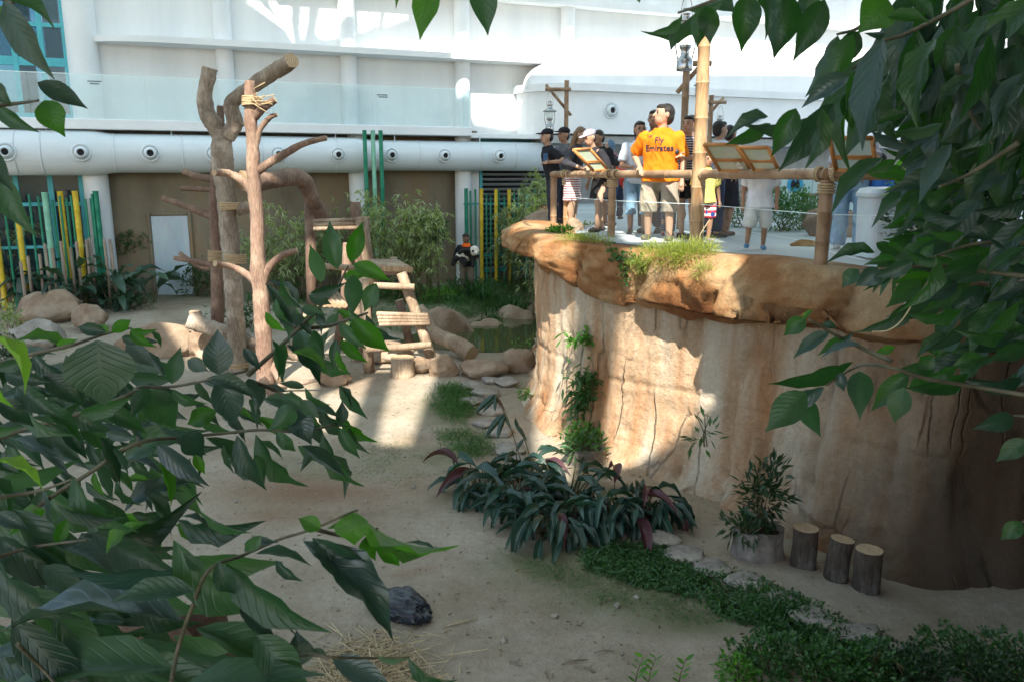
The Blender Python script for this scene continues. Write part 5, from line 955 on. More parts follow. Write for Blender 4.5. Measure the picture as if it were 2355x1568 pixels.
me.polygons.foreach_set("material_index", lab); pob = bpy.data.objects.new("body", me); me.name = "body"; me.materials.clear(); me.materials.append(m_fb); me.materials.append(m_fw); _link(pob, pd); MW[pob.name] = MW[pd.name]; me.polygons.foreach_set("material_index", lab)
for (u,v,d,r,nm) in ((1087,578,-.175,(.028,.014,.034),"eye_patch"),(1097,583,-.19,(.024,.014,.034),"eye_patch"),(1095,588,-.225,(.022,.014,.015),"nose")):
    v_,f_ = _ell(p2(u,v,d),r,None,10,8); m_ = MB(); m_.add(v_,f_,0,True); m_.build(nm, m_fb, pd)
# ---------------------------------------------------------------- plants
m_l_big = M_leaf("dark_broad_leaf", (.016,.045,.03), (.05,.10,.065), trans=.15, vs=.2)
m_l_bam = M_leaf("bamboo_leaf", (.14,.18,.085), (.38,.42,.23), trans=.3, vs=.1, rough=.55)
m_l_bamd = M_leaf("dark_bamboo_leaf", (.02,.06,.025), (.06,.12,.05), trans=.25, vs=.1, rough=.5)
m_l_bright = M_leaf("bright_leaf", (.05,.15,.02), (.12,.28,.05), trans=.35, vs=.15)
m_l_yel = M_leaf("yellow_green_frond", (.16,.20,.035), (.34,.36,.09), trans=.35, vs=.1, rough=.6)
m_l_mid = M_leaf("mid_green_leaf", (.02,.075,.02), (.06,.15,.045), trans=.28, vs=.2)
m_l_grass = M_leaf("grass_blade", (.025,.08,.018), (.075,.17,.04), trans=.3, vs=.1, rough=.6)
m_l_cal = M_leaf("calathea_leaf", (.008,.035,.028), (.025,.075,.055), trans=.12, vein=(.20,.30,.24), veins=14, vs=.55, rough=.38)
m_l_pur = M_leaf("purple_leaf", (.045,.015,.022), (.10,.03,.04), trans=.15, vein=(.16,.08,.08), vs=.4)
m_l_dark = M_leaf("dark_evergreen_leaf", (.008,.03,.012), (.025,.07,.02), trans=.2, vs=.2)  # plain dark green leaf
m_stem = M("green_brown_stem", (.09,.085,.04), (.16,.14,.07), rough=.8, scale=8, bump=.2)
def unit(v): return v/(np.linalg.norm(v, axis=-1, keepdims=True)+1e-9)
def leaf_cloud(name, P, D, L, Wd, mat, parent=None, droop=.25, up=None, lod=0, stuff=True, loc=None):
    n = len(P); D = unit(np.asarray(D,float)); L = np.broadcast_to(np.asarray(L,float),(n,))[:,None]; Wd = np.broadcast_to(np.asarray(Wd,float),(n,))[:,None]
    U = np.tile([0,0,1.0],(n,1))+RNG.normal(size=(n,3))*.35 if up is None else up
    S = unit(np.cross(D,U)); N = np.cross(S,D); g = np.array([0,0,-1.0])
    if lod == 0:
        C = P+D*L*.42-N*Wd*.12+g*droop*L*.12; A = P+D*L*.42+S*Wd*.5+g*droop*L*.12; B_ = P+D*L*.42-S*Wd*.5+g*droop*L*.12; T_ = P+D*L*(1-droop*.15)+g*droop*L*.6
        V = np.stack([P,A,C,B_,T_],1).reshape(-1,3); o = np.arange(n)[:,None]*5; F = np.concatenate([o+np.array([[0,2,1]]),o+np.array([[0,3,2]]),o+np.array([[1,2,4]]),o+np.array([[2,3,4]])],0)
        uv = np.tile(np.array([[0,.5],[.42,1],[.42,.5],[.42,0],[1,.5]]),(n,1))
    else:
        V = [P]; uvl = [[0,.5]]
        for t,wf in ((.25,.8),(.55,1.0),(.8,.55)):
            c = P+D*L*t*(1-droop*.15*t)+g*droop*L*.6*t*t
            for sg,q in ((1,0),(0,-.14),(-1,0)): V.append(c+S*Wd*.5*wf*sg+N*Wd*q*wf); uvl.append([t,.5+.5*sg])
        V.append(P+D*L*(1-droop*.15)+g*droop*L*.6); uvl.append([1,.5]); V = np.stack(V,1).reshape(-1,3); o = np.arange(n)[:,None]*11
        T3 = [[0,2,1],[0,3,2]]
        for k in (1,4): T3 += [[k,k+1,k+4],[k,k+4,k+3],[k+1,k+2,k+5],[k+1,k+5,k+4]]
        T3 += [[7,8,10],[8,9,10]]; F = np.concatenate([o+np.array([q]) for q in T3],0); uv = np.tile(np.array(uvl),(n,1))
    ob = quick(name, V, F, mat, parent, uv=uv, loc=loc)
    if stuff: kind(ob, "stuff")
    return ob
def stems(mb, base, tips, r0=.012, r1=.004, bow=.12, seg=5):
    ends = []
    for b_, t_ in zip(base, tips):
        m1 = b_+(t_-b_)*.4+np.array([random.uniform(-bow,bow),random.uniform(-bow,bow),.0])*.6; m2 = b_+(t_-b_)*.75+np.array([random.uniform(-bow,bow),random.uniform(-bow,bow),.05]); P_ = catmull([b_,m1,m2,t_],4); mb.tube(P_, np.linspace(r0,r1,len(P_)), seg, cap=False); ends.append(P_)
    return ends
def bamboo_clump(lb, u, v0, v1, Y, w_, n=12, leaves=900, mat=None, ll=.23, grp="bamboo clumps by the building", lo=.25):
    b0 = W(u,v1,Y); z0 = Hz(b0[0],Y); ht = W(u,v0,Y)[2]-z0; wd_ = w_*Y/FPX/2; po = thing("bamboo_clump", lb, "bamboo", (b0[0],Y,z0), 0, grp); m_ = MB()
    bs = [np.array([b0[0]+random.gauss(0,wd_*.4),Y+random.gauss(0,.3),z0-.03]) for _ in range(n)]; ts = [q+np.array([random.gauss(0,wd_*.55),random.gauss(0,.35),ht*random.uniform(.6,1.02)]) for q in bs]
    E_ = stems(m_, bs, ts, .014, .004, .15); kind(m_.build("culms", m_stem, po), "stuff")
    P = []; D = []
    for k in range(leaves//6):
        e = random.choice(E_); t = random.uniform(lo,1)**.8; p = e[min(len(e)-1,int(t*(len(e)-1)))]+np.array([random.gauss(0,.16),random.gauss(0,.16),random.gauss(0,.12)])
        a = random.uniform(0,6.28)
        for q in range(6): P.append(p+RNG.normal(size=3)*.02); D.append([math.cos(a+random.gauss(0,.7)),math.sin(a+random.gauss(0,.7)),random.gauss(-.25,.35)])
    P = np.array(P); leaf_cloud("foliage", P, np.array(D), RNG.uniform(.6,1.15,len(P))*ll, ll*.16, mat or m_l_bam, po, .5); return po
for (u,v0,v1,Y_,w_,n_,lv,lb) in ((640,450,660,21.0,110,14,1500,"bamboo clump behind the pinkish climbing trunk"),(710,470,650,21.6,100,12,1200,"bamboo clump behind the high platform's left post"),(775,440,650,22.2,90,10,900,"thin bamboo clump between the platform posts"),(880,425,660,21.8,90,14,1600,"bamboo clump around the three tall green poles"),(945,450,680,21.2,100,16,1700,"leafy bamboo clump left of the keeper, nearest the poles"),(980,445,690,21.3,80,16,1700,"dense bamboo clump directly left of the keeper"),(1205,385,560,23.3,110,10,1700,"pale bamboo spray hanging before the louvred window"),(1150,450,560,23.4,80,6,700,"bamboo spray over the yellow poles"),(1240,400,640,20.0,60,9,1100,"bamboo clump against the rock wall's left end"),(20,400,600,20.3,80,8,700,"bamboo spray at the far left before the pole fence")):
    bamboo_clump(lb, u, v0, v1, Y_, w_, n_, lv)
# broad leaved plants: every leaf its own piece
def leaf_mesh(name, mat, shape="ovate", arch=.12, fold=.18, tipcurl=0.0, n=9, wav=.0):
    V = []; UV = []
    for i in range(n+1):
        t = i/n
        if shape == "ovate": w_ = .5*math.sin(math.pi*t**.78)**.95*(1-.5*max(0,(t-.55)/.45)**1.5*(1 if t < 1 else 0)) if 0 < t < 1 else .0
        elif shape == "lance": w_ = .5*math.sin(math.pi*t**.95)**.7 if 0 < t < 1 else 0.0
        else: w_ = .5*(1-t)**.6*min(1,t*8)**.5
        w_ = max(w_,.012); z = arch*4*t*(1-t)-tipcurl*t**3
        for j in range(5):
            q = (j-2)/2; V.append((t, q*w_, z+fold*abs(q)*w_*(1 if fold > 0 else 1)+wav*math.sin(t*17+q*2)*w_*abs(q))); UV.append((t,.5+q*.5))
    F = [(i*5+j,(i+1)*5+j,(i+1)*5+j+1,i*5+j+1) for i in range(n) for j in range(4)]
    me = bpy.data.meshes.new(name); me.from_pydata(V,[],F); me.materials.append(mat); l = me.uv_layers.new(name="UVMap")
    for lp in me.loops: l.data[lp.index].uv = UV[lp.vertex_index]
    me.polygons.foreach_set("use_smooth",[True]*len(F)); me.update(); return me
def put_leaf(me, parent, base, axis, side, length, width, name="leaf"):
    ax = axis/np.linalg.norm(axis); sd = side-ax*(side@ax); sd /= np.linalg.norm(sd); nr = np.cross(ax,sd); o = bpy.data.objects.new(name, me); _link(o, parent)
    Mt = Matrix(((ax[0]*length,sd[0]*width,nr[0]*length,base[0]),(ax[1]*length,sd[1]*width,nr[1]*length,base[1]),(ax[2]*length,sd[2]*width,nr[2]*length,base[2]),(0,0,0,1)))
    o.matrix_basis = MW[parent.name].inverted()@Mt; return o
LV_big = [leaf_mesh("broad_leaf", m_l_big, "lance", a, .12, c, wav=.1) for a,c in ((.08,.2),(.14,.35),(.03,.1))]
LV_cal = [leaf_mesh("calathea_leaf", m_l_cal, "lance", a, .25, c, wav=.06) for a,c in ((.10,.25),(.18,.4),(.05,.1))]; LV_pur = [leaf_mesh("purple_leaf", m_l_pur, "lance", .15, .3, .3)]
def rosette(lb, c, nl, hmin, hmax, L0, L1, wr_, lv, spread, cat="plant", name="broad_leaf_plant", grp=None, tilt=(.1,1.0), stem=True, pur=0.0, front=0.0):
    po = thing(name, lb, cat, c, 0, grp); m_ = MB(); c = np.asarray(c,float)
    for k in range(nl):
        a = random.uniform(0,2*math.pi); 
        if front and random.random() < front: a = -math.pi/2+random.gauss(0,.8)
        r = spread*math.sqrt(random.random()); h = random.uniform(hmin,hmax)*(1-.3*r/max(spread,.01)); b_ = c+np.array([r*.5*math.cos(a),r*.5*math.sin(a),0]); p = c+np.array([r*math.cos(a),r*math.sin(a),h]); e = random.uniform(*tilt)
        ax = np.array([math.cos(a+random.gauss(0,.3))*math.cos(e),math.sin(a+random.gauss(0,.3))*math.cos(e),math.sin(e)]); sd = np.array([-math.sin(a),math.cos(a),random.gauss(0,.25)]); L = random.uniform(L0,L1)
        me = random.choice(LV_pur if random.random() < pur else lv); put_leaf(me, po, p, ax, sd, L, L*wr_*random.uniform(.85,1.15))
        if stem: m_.tube([b_,(b_+p)/2+np.array([0,0,h*.08]),p], [.012,.01,.006], 5, cap=False)
    if stem: kind(m_.build("stems", m_stem, po), "stuff")
    return po
for (u,v,nl,lb) in ((175,690,20,"dark broad leaved plant, leftmost of the row behind the boulders"),(245,700,22,"dark broad leaved plant second from the left behind the boulders"),(320,695,22,"dark broad leaved plant left of the steel door"),(385,690,14,"dark broad leaved plant spreading before the steel door"),(110,690,14,"dark broad leaved plant at the foot of the yellow poles")):
    g = G(u,v,.28); rosette(lb, (g[0],g[1]-1.2,Hz(g[0],g[1]-1.2)), nl, .25, 1.15, .55, .95, .30, LV_big, .5, grp="broad leaved plants at the left", tilt=(-.5,.7), front=.45)
# low filler greens
def shrub(lb, c, rad, n, ll, mat, name="shrub", ratio=.42, nst=8, cat="shrub", droop=.25, grp=None, lod=0, up_bias=.2, stem_r=.008):
    c = np.asarray(c,float); po = thing(name, lb, cat, (c[0],c[1],c[2]), 0, grp); rad = np.asarray(rad,float); m_ = MB(); tops = [c+np.array([random.gauss(0,.45)*rad[0],random.gauss(0,.45)*rad[1],rad[2]*random.uniform(.6,1.8)]) for _ in range(nst)]
    stems(m_, [c+np.array([random.gauss(0,.1)*rad[0],random.gauss(0,.1)*rad[1],-.02]) for _ in tops], tops, stem_r, stem_r*.4, .06); kind(m_.build("stems", m_stem, po), "stuff")
    k = max(4,n//9); cl = RNG.normal(size=(k,3))*.48; cl = cl/np.maximum(1,np.linalg.norm(cl,axis=1,keepdims=True)/1.0); cc = c+np.array([0,0,rad[2]])+cl*rad; P = np.repeat(cc,9,axis=0)+RNG.normal(size=(k*9,3))*ll*.35; D = unit((P-c-np.array([0,0,rad[2]*.6]))/rad)+RNG.normal(size=P.shape)*.55+np.array([0,0,up_bias])
    leaf_cloud("foliage", P, D, RNG.uniform(.6,1.15,len(P))*ll, ll*ratio, mat, po, droop, lod=lod); return po
def at_g(u, v, z=0.0): g = G(u,v,z); return np.array([g[0],g[1],Hz(g[0],g[1])])
for (u,v,rw,rh,n_,mt,lb) in ((240,712,.9,.30,700,m_l_big,"low dark fern growth behind the tan boulders"),(300,720,.6,.22,400,m_l_bamd,"low spiky growth right of the tan boulders"),(460,690,.7,.45,800,m_l_bamd,"dark bush between the steel door and the climbing trunks"),(440,660,.5,.5,500,m_l_mid,"green bush beside the steel door's right side"),(60,700,.7,.5,700,m_l_dark,"dark bush at the far left behind the boulders"),(30,760,.35,.35,350,m_l_bam,"pale leafy shrub at the left edge before the boulders"),(15,830,.4,.3,400,m_l_dark,"dark low shrub at the left edge"),(900,690,1.0,.22,700,m_l_grass,"low green bed behind the ladder"),(1080,690,.9,.28,800,m_l_mid,"low green growth below the keeper"),(1010,700,.6,.25,500,m_l_bright,"broad pale green ground leaves left of the pond boulder"),(560,740,.9,.35,700,m_l_bamd,"dark green growth behind the climbing trunks"),(670,690,.9,.5,900,m_l_mid,"dark green bush behind the log frame")):
    shrub(lb, at_g(u,v,.25), (rw,rw*.6,rh), n_, .20 if mt is m_l_big else .13, mt, grp="low greenery along the building", ratio=.3)
shrub("bright green shrub behind the platform's left post", at_g(690,668,.28), (.45,.4,.75), 900, .12, m_l_bright, ratio=.35)
g = at_g(300,690,.28); shrub("feathery pale green bush above the dark broad leaved plants", (g[0],g[1],1.55), (.65,.4,.28), 1500, .09, m_l_mid, ratio=.3, stem_r=.02)
g = at_g(985,690,.28); po = shrub("slender shrub with a flat umbrella of leaves above the bamboo", (g[0],21.6,1.9), (.42,.35,.28), 700, .22, m_l_mid, ratio=.25, stem_r=.015); m_ = MB(); m_.tube([(g[0],21.6,.2),(g[0]+.05,21.6,1.0),(g[0],21.6,2.2)],[.03,.025,.02],6); m_.build("trunk", m_stem, po)
def strappy(lb, c, n, L, w_, mat, name="strappy_clump", spread=.2, grp=None):
    c = np.asarray(c,float); po = thing(name, lb, "plant", c, 0, grp); V = []; F = []; UV = []; k = 0
    for i in range(n):
        a = random.uniform(0,6.28); e = random.uniform(.7,1.45); l_ = L*random.uniform(.6,1.1); b_ = c+np.array([random.gauss(0,spread),random.gauss(0,spread),0]); d = np.array([math.cos(a)*math.cos(e),math.sin(a)*math.cos(e),math.sin(e)]); sd = np.array([-math.sin(a),math.cos(a),0])
        for j in range(6):
            t = j/5; p = b_+d*l_*t+np.array([0,0,-1])*l_*.55*t**2.6; ww = w_*.5*(1-t)**.55*min(1,.4+t*3)
            V += [p+sd*ww, p-sd*ww]; UV += [(t,1),(t,0)]
        F += [(k+2*j,k+2*j+2,k+2*j+3,k+2*j+1) for j in range(5)]; k += 12
    kind(quick("blades", V, F, mat, po, uv=UV), "stuff"); return po
for (u,v,n_,L,lb) in ((1062,672,110,.85,"tall strappy leaved clump hiding the keeper's legs"),(1095,690,110,1.05,"strappy leaved clump in front of the keeper"),(1170,690,110,1.1,"tall strappy leaved clump right of the keeper by the yellow poles"),(1140,705,70,.8,"strappy leaved clump at the pond's far bank"),(1215,700,80,.9,"strappy leaved clump beside the rock wall's left end"),(1045,700,50,.6,"small strappy clump left of the keeper's feet")):
    strappy(lb, at_g(u,v,.28), n_, L, .035, m_l_mid, grp="strappy clumps by the pond")
# grass and ground cover
def grass(name, lb, poly_uv, n, h, w_, mat, lean=.5, zf=0.0):
    pts = np.array([G(u,v,zf)[:2] for u,v in poly_uv]); lo = pts.min(0); hi = pts.max(0); X_ = RNG.uniform(lo[0],hi[0],n*3); Y_ = RNG.uniform(lo[1],hi[1],n*3)
    dd = seg_dist(X_,Y_,[tuple(q) for q in pts]); ok = in_poly(X_,Y_,[tuple(q) for q in pts]) & (RNG.random(n*3) < np.clip(dd/.4+.06,0,1)) & (RNG.random(n*3) < np.clip(1.0+1.1*fbm(np.stack([X_*2.2,Y_*2.2,X_*0],-1),3,3),.15,1)); X_ = X_[ok][:n]; Y_ = Y_[ok][:n]; Z_ = Hf(X_,Y_); kp_ = (Z_ > .02) | (seg_dist(X_,Y_,POND) > 1.0) & ~in_poly(X_,Y_,POND); X_, Y_, Z_ = X_[kp_], Y_[kp_], Z_[kp_]; P = np.stack([X_,Y_,Z_],-1)
    D = RNG.normal(size=P.shape)*lean+np.array([0,0,.8]); k = .55+.9*(.5+.5*vnoise(P*1.8,9)); o = leaf_cloud(name, P+np.stack([X_*0,Y_*0,RNG.uniform(0,h*.5,len(X_))],-1), D, RNG.uniform(.5,1.1,len(P))*h*k, w_, mat, droop=.6); return tag(o, lb, "grass")
grass("grass_patch", "round patch of bright grass beside the edging stones", [(968,925),(1000,895),(1050,888),(1095,905),(1105,950),(1070,985),(1010,975)], 6000, .15, .010, m_l_grass)
grass("grass_patch", "thin grass trailing from the bright patch to the big leaved bed", [(990,990),(1080,985),(1150,1000),(1165,1040),(1100,1060),(1020,1050)], 3500, .10, .009, m_l_grass)
grass("grass_patch", "lawn behind the ladder", [(650,745),(660,680),(850,672),(1080,672),(1050,700),(985,735),(960,760),(850,750)], 18000, .15, .012, m_l_grass, zf=.2)
grass("grass_patch", "grassy bank behind the pond boulders below the keeper", [(985,735),(1050,680),(1120,655),(1240,640),(1262,680),(1180,700),(1100,722),(1030,745)], 14000, .22, .014, m_l_grass, zf=.28)
grass("ground_cover", "dense dark green ground cover along the edging stones", [(1330,1275),(1400,1255),(1480,1250),(1560,1268),(1640,1300),(1740,1330),(1850,1390),(1950,1440),(2010,1490),(1980,1510),(1850,1500),(1740,1460),(1640,1410),(1540,1365),(1440,1345),(1340,1310)], 32000, .095, .02, m_l_mid, 1.0)
grass("ground_cover", "dark ground cover fringe in front of the low edging stones at right", [(1900,1440),(2050,1470),(2200,1545),(2300,1600),(2100,1600),(1950,1520)], 6000, .085, .018, m_l_dark, 1.0)
grass("moss_tufts", "sparse moss and grass tufts on the sand below the big leaved bed", [(1130,1250),(1300,1290),(1450,1330),(1650,1390),(1720,1440),(1560,1440),(1380,1400),(1220,1340)], 9000, .045, .006, m_l_grass, 1.0)
grass("moss_tufts", "sparse tufts on the sand between the trunks and the bed", [(700,1020),(980,1000),(1080,1080),(950,1130),(700,1110)], 1800, .05, .006, m_l_grass, 1.0)
for (u,v,rx,rz_,n_,mt,lb) in ((1760,1545,.30,.13,900,m_l_mid,"leafy ground shrub at the bottom edge right of centre"),(1870,1560,.35,.12,1300,m_l_mid,"leafy ground shrub at the bottom edge, second from left"),(1990,1570,.34,.13,1300,m_l_mid,"leafy ground shrub at the bottom edge, third from left"),(1700,1568,.16,.10,300,m_l_bright,"small bright ground shrub at the bottom edge"),(2100,1580,.3,.14,900,m_l_dark,"dark ground shrub at the bottom edge near the edging stones")):
    shrub(lb, at_g(u,v), (rx,rx*.8,rz_), n_, .055, mt, ratio=.5, grp="ground shrubs at the bottom edge")
for (u,v,Y_,rx,rz_,n_,lb) in ((2230,1440,5.3,.34,.15,1300,"small leaved shrub at the lower right before the dark wall"),(2330,1430,5.1,.34,.2,1300,"small leaved shrub at the lower right corner"),(2290,1510,4.9,.3,.2,900,"low small leaved shrub at the right edge")):
    p = W(u,v,Y_); shrub(lb, (p[0],Y_,Hz(p[0],Y_)), (rx,rx,rz_), n_, .05, m_l_dark if n_ < 1000 else m_l_mid, ratio=.5, grp="shrubs at the lower right")
for (u,v,lb) in ((1560,1540,"single leafy sprig at the bottom edge, right one"),(1490,1560,"single leafy sprig at the bottom edge, left one"),(1460,1575,"thin grass sprig at the bottom edge")):
    g = at_g(u,1568); po = thing("leafy_sprig", lb, "plant", g); m_ = MB(); tp = g+np.array([.05,.0,.22]); m_.tube([g,(g+tp)/2+np.array([-.01,0,0]),tp],[.005,.004,.002],5); m_.build("stem", m_stem, po)
    for k in range(9): p = g+(tp-g)*(k+1)/9.; sd = 1 if k%2 else -1; me = LV_big[0]; lm = leaf_cloud("leaf", np.array([p]), np.array([[sd*.7,random.uniform(-.3,.3),.6]]), .085, .03, m_l_bright, po, .1, lod=1, stuff=False)
# litter on the sand
n_ = 1500; X_ = RNG.uniform(-4.5,3.2,n_); Y_ = RNG.uniform(5.2,15.5,n_); ok = ~in_poly(X_,Y_,[tuple(q) for q in WL[::6]]+[(9,-3),(9,27)]); X_, Y_ = X_[ok], Y_[ok]; P = np.stack([X_,Y_,Hf(X_,Y_)+.006],-1)
m_litter = M_leaf("fallen_leaf", (.10,.065,.03), (.22,.16,.08), trans=.05, vs=.1, rough=.8)
kind(tag(leaf_cloud("leaf_litter", P, RNG.normal(size=P.shape)*np.array([1,1,.12]), RNG.uniform(.02,.07,len(P)), .018, m_litter, droop=.05), "fallen leaves and bits scattered over the sand", "litter"), "stuff")
bm = bmesh.new(); bmesh.ops.create_icosphere(bm, subdivisions=1, radius=1.0); pv = np.array([q.co[:] for q in bm.verts]); pf = np.array([[q.index for q in f.verts] for f in bm.faces]); bm.free()
n_ = 1400; X_ = RNG.uniform(-4.5,3.4,n_); Y_ = RNG.uniform(5.1,15.5,n_); ok = ~in_poly(X_,Y_,[tuple(q) for q in WL[::6]]+[(9,-3),(9,27)]); X_, Y_ = X_[ok], Y_[ok]; n_ = len(X_); sz = RNG.uniform(.004,.014,n_)*(1+2*(RNG.random(n_) < .05)); cen_ = np.stack([X_,Y_,Hf(X_,Y_)+sz*.2],-1)
V = (cen_[:,None,:]+pv[None]*sz[:,None,None]*(1+.3*RNG.normal(size=(n_,len(pv),1)))*np.array([1,1,.6])).reshape(-1,3); F = (pf[None]+np.arange(n_)[:,None,None]*len(pv)).reshape(-1,3); kind(tag(quick("pebbles", V, F, m_greyrock), "small pebbles scattered over the sand", "pebbles"), "stuff")
# calathea bed: each leaf a piece
for (u,v,nl,sp_,lb,pu) in ((1110,1130,34,.35,"leftmost big leaved calathea clump in the bed, with a few purple leaves",.06),(1190,1165,40,.38,"calathea clump second from the left in the bed",.05),(1270,1215,44,.40,"central calathea clump with long drooping striped leaves",.03),(1350,1200,44,.40,"calathea clump right of the centre of the bed",.05),(1430,1200,40,.38,"calathea clump next to the rightmost in the bed",.03),(1500,1190,26,.32,"rightmost calathea clump with arching leaves by the edging stones",.05),(1300,1140,36,.40,"calathea clump at the back of the bed",.06),(1200,1100,26,.34,"calathea clump at the back left of the bed",.05)):
    rosette(lb, at_g(u,v), nl, .10, .42, .28, .50, .23, LV_cal, sp_, name="calathea", grp="calathea bed", tilt=(-.95,.25), pur=pu, front=.55)
def spray(lb, p0, p1, Y0, Y1, leaves, mat_l, name="tall_shoot"):
    a = W(*p0,Y0); b_ = W(*p1,Y1); po = thing(name, lb, "plant", a); m_ = MB(); m_.tube(catmull([a,(a+b_)/2+np.array([0,0,.1]),b_],5), .006, 5); m_.build("stem", m_stem, po)
    for (t,du,dv,L) in leaves: p = a+(b_-a)*t+np.array([0,0,.1*4*t*(1-t)]); ax = np.array([du,random.uniform(-.3,.1),-dv]); put_leaf(random.choice(mat_l), po, p, ax, np.cross(ax,(0.2,-1,.3)), L, L*.22)
spray("tall arching shoot with purple leaves left of the bed", (1215,1120), (1140,905), 9.0, 9.3, [(1,-.8,.75,.34),(.98,-.1,.9,.2),(.97,.35,.7,.2),(.72,-.8,.9,.36),(.70,-.35,.9,.3),(.72,.3,.8,.2),(.95,-.5,.5,.25)], LV_pur+LV_cal)
spray("slender shoot with drooping leaves at the back of the bed", (1235,1120), (1185,960), 9.1, 9.3, [(1,.3,1,.22),(.8,.4,.9,.2),(.6,-.5,.8,.2)], LV_cal)
spray("arching shoot with one long green leaf right of the bed", (1480,1190), (1565,1165), 7.9, 7.7, [(1,.45,1,.46),(.9,.3,.9,.3),(.5,-.6,.8,.3)], LV_cal)
# plants on the rock wall and in planters
def wallp(u, v, off=.12):       # a point on the wall face in view
    r = ray(u,v); o_ = Vector((0,0,CAMZ)); 
    bv = wall_bvh; h = bv.ray_cast(o_, Vector(r).normalized())
    if h[0] is None: h = bv.find_nearest(Vector(W(u,v,12.2)))
    q = np.array(h[0]); n_ = np.array(h[1]); n_ = n_ if n_@r < 0 else -n_; return q+n_*off, n_
def _bvh(objs):
    V = []; F = []; n = 0
    for o in objs:
        m4 = np.array(MW[o.name]); q = np.zeros(len(o.data.vertices)*3); o.data.vertices.foreach_get("co",q); q = q.reshape(-1,3)@m4[:3,:3].T+m4[:3,3]; V += q.tolist(); F += [[i+n for i in p.vertices] for p in o.data.polygons]; n = len(V)
    return BVHTree.FromPolygons(V,F)
wall_bvh = _bvh([wall_face, coping])
for (u,v,ru,rv,n_,ll,mt,lb) in ((1352,775,34,18,60,.16,m_l_bright,"sunlit leafy tuft growing out of the rock wall's upper part"),(1365,880,38,45,160,.15,m_l_mid,"leafy climber hanging in the middle of the rock wall"),(1338,925,22,45,110,.13,m_l_mid,"trailing stems below the wall climber"),(1350,1000,44,22,230,.15,m_l_bright,"fern tuft at the wall foot above the planter"),(1215,845,26,48,260,.10,m_l_bright,"bright bushy climber on the rock wall's left edge"),(1222,915,16,18,30,.13,m_l_bright,"small leafy tuft below the bright climber"),(1340,1030,36,20,90,.12,m_l_mid,"fern drooping over the wall foot planter")):
    c_, n_v = wallp(u,v,.06); k = c_[1]/FPX; po = thing("wall_plant", lb, "plant", c_, 0, "plants growing on the rock wall"); P = c_+RNG.normal(size=(n_,3))*np.array([ru*k*.5,.06,rv*k*.5])+n_v*np.abs(RNG.normal(size=(n_,1)))*.08
    D = RNG.normal(size=P.shape)*.7+n_v*.6+np.array([0,0,-.25]); leaf_cloud("foliage", P, D, RNG.uniform(.6,1.1,n_)*ll, ll*.32, mt, po, .35, lod=1)
    m_ = MB()
    for q in range(7): e = c_+np.array([random.gauss(0,ru*k*.5),-.03,random.gauss(0,rv*k*.5)]); m_.tube([c_-n_v*.1+np.array([0,0,rv*k*.3]),(c_+e)/2+n_v*.04,e],[.008,.006,.003],5)
    kind(m_.build("stems", m_stem, po), "stuff")
g, r_, h_ = PLANTERS[1]; shrub("ferns filling the planter at the wall foot", (g[0],g[1]-.05,g[2]+h_*.8), (.30,.22,.10), 260, .15, m_l_mid, ratio=.25)
g, r_, h_ = PLANTERS[0]; shrub("dark leafy plant with tall stems growing from the stump planter by the wall", (g[0]+.02,g[1],g[2]+h_*1.2), (.22,.16,.34), 330, .15, m_l_dark, ratio=.25, nst=10); shrub("fern spilling over the left side of the stump planter", (g[0]-.15,g[1]-.05,g[2]+h_*.85), (.2,.16,.09), 220, .12, m_l_dark, ratio=.25)
p = W(1620,1010,8.2); po = shrub("slender sprig with drooping leaves before the rock wall", (p[0],8.2,.75), (.16,.12,.22), 26, .16, m_l_mid, ratio=.25, nst=4)
# plants on top of the rock lip
def lip(u, v): q,_ = wallp(u,v,0.0); return q
for (u,v,rx,rz_,n_,mt,lb,ll,ra) in ((1330,556,.30,.05,900,m_l_yel,"feathery yellow green tuft on the rock lip's left end",.09,.07),(1285,535,.20,.06,300,m_l_bright,"round leaved seedling on the rock lip's left corner",.06,.6),(1375,560,.25,.05,500,m_l_yel,"feathery tuft left of the second railing post",.09,.07),(1350,528,.12,.07,120,m_l_bright,"round leaved seedling behind the feathery tuft",.06,.6),(1545,600,.42,.10,2200,m_l_yel,"large feathery yellow green tuft on the rock lip",.10,.07),(1600,590,.30,.09,1300,m_l_yel,"feathery tuft at the foot of the tall bamboo pole",.10,.07),(1490,615,.25,.06,800,m_l_yel,"feathery tuft spilling over the rock lip's front",.09,.07),(1625,625,.2,.04,500,m_l_yel,"dry feathery tuft on the right of the rock lip",.09,.06)):
    q = lip(u,v); shrub(lb, q-np.array([0,0,.03]), (rx,rx*.6,rz_), n_, ll, mt, ratio=ra, grp="tufts on the rock lip", name="feathery_tuft", up_bias=.5, nst=5, stem_r=.004)
for (pts,lb) in (([(1400,570),(1425,590),(1440,615),(1440,640)],"dark round leaved vine hanging over the rock lip, left one"),([(1440,590),(1465,600),(1480,612)],"dark round leaved vine on the rock lip, right one")):
    Q_ = [wallp(u,v,.05)[0] for u,v in pts]; po = thing("hanging_vine", lb, "vine", Q_[0]); m_ = MB(); C_ = catmull(Q_,6); m_.tube(C_, .006, 5); m_.build("stem", m_stem, po); P = np.repeat(C_,7,axis=0)+RNG.normal(size=(len(C_)*7,3))*.035; leaf_cloud("foliage", P, RNG.normal(size=P.shape)+np.array([0,-.5,0]), .055, .04, m_l_mid, po, .1, lod=1)
q = lip(1600,585); m_ = MB(); t0 = W(1632,505,q[1]-.1); m_.tube([q,(q+t0)/2+np.array([-.03,0,.03]),t0],[.006,.005,.003],5); m_.tube([(q+t0)/2,W(1618,520,q[1]-.1)],[.004,.002],4); tag(m_.build("dry_stem", m_straw, loc=q), "thin dry stem rising from the feathery tuft before the pole", "stem")
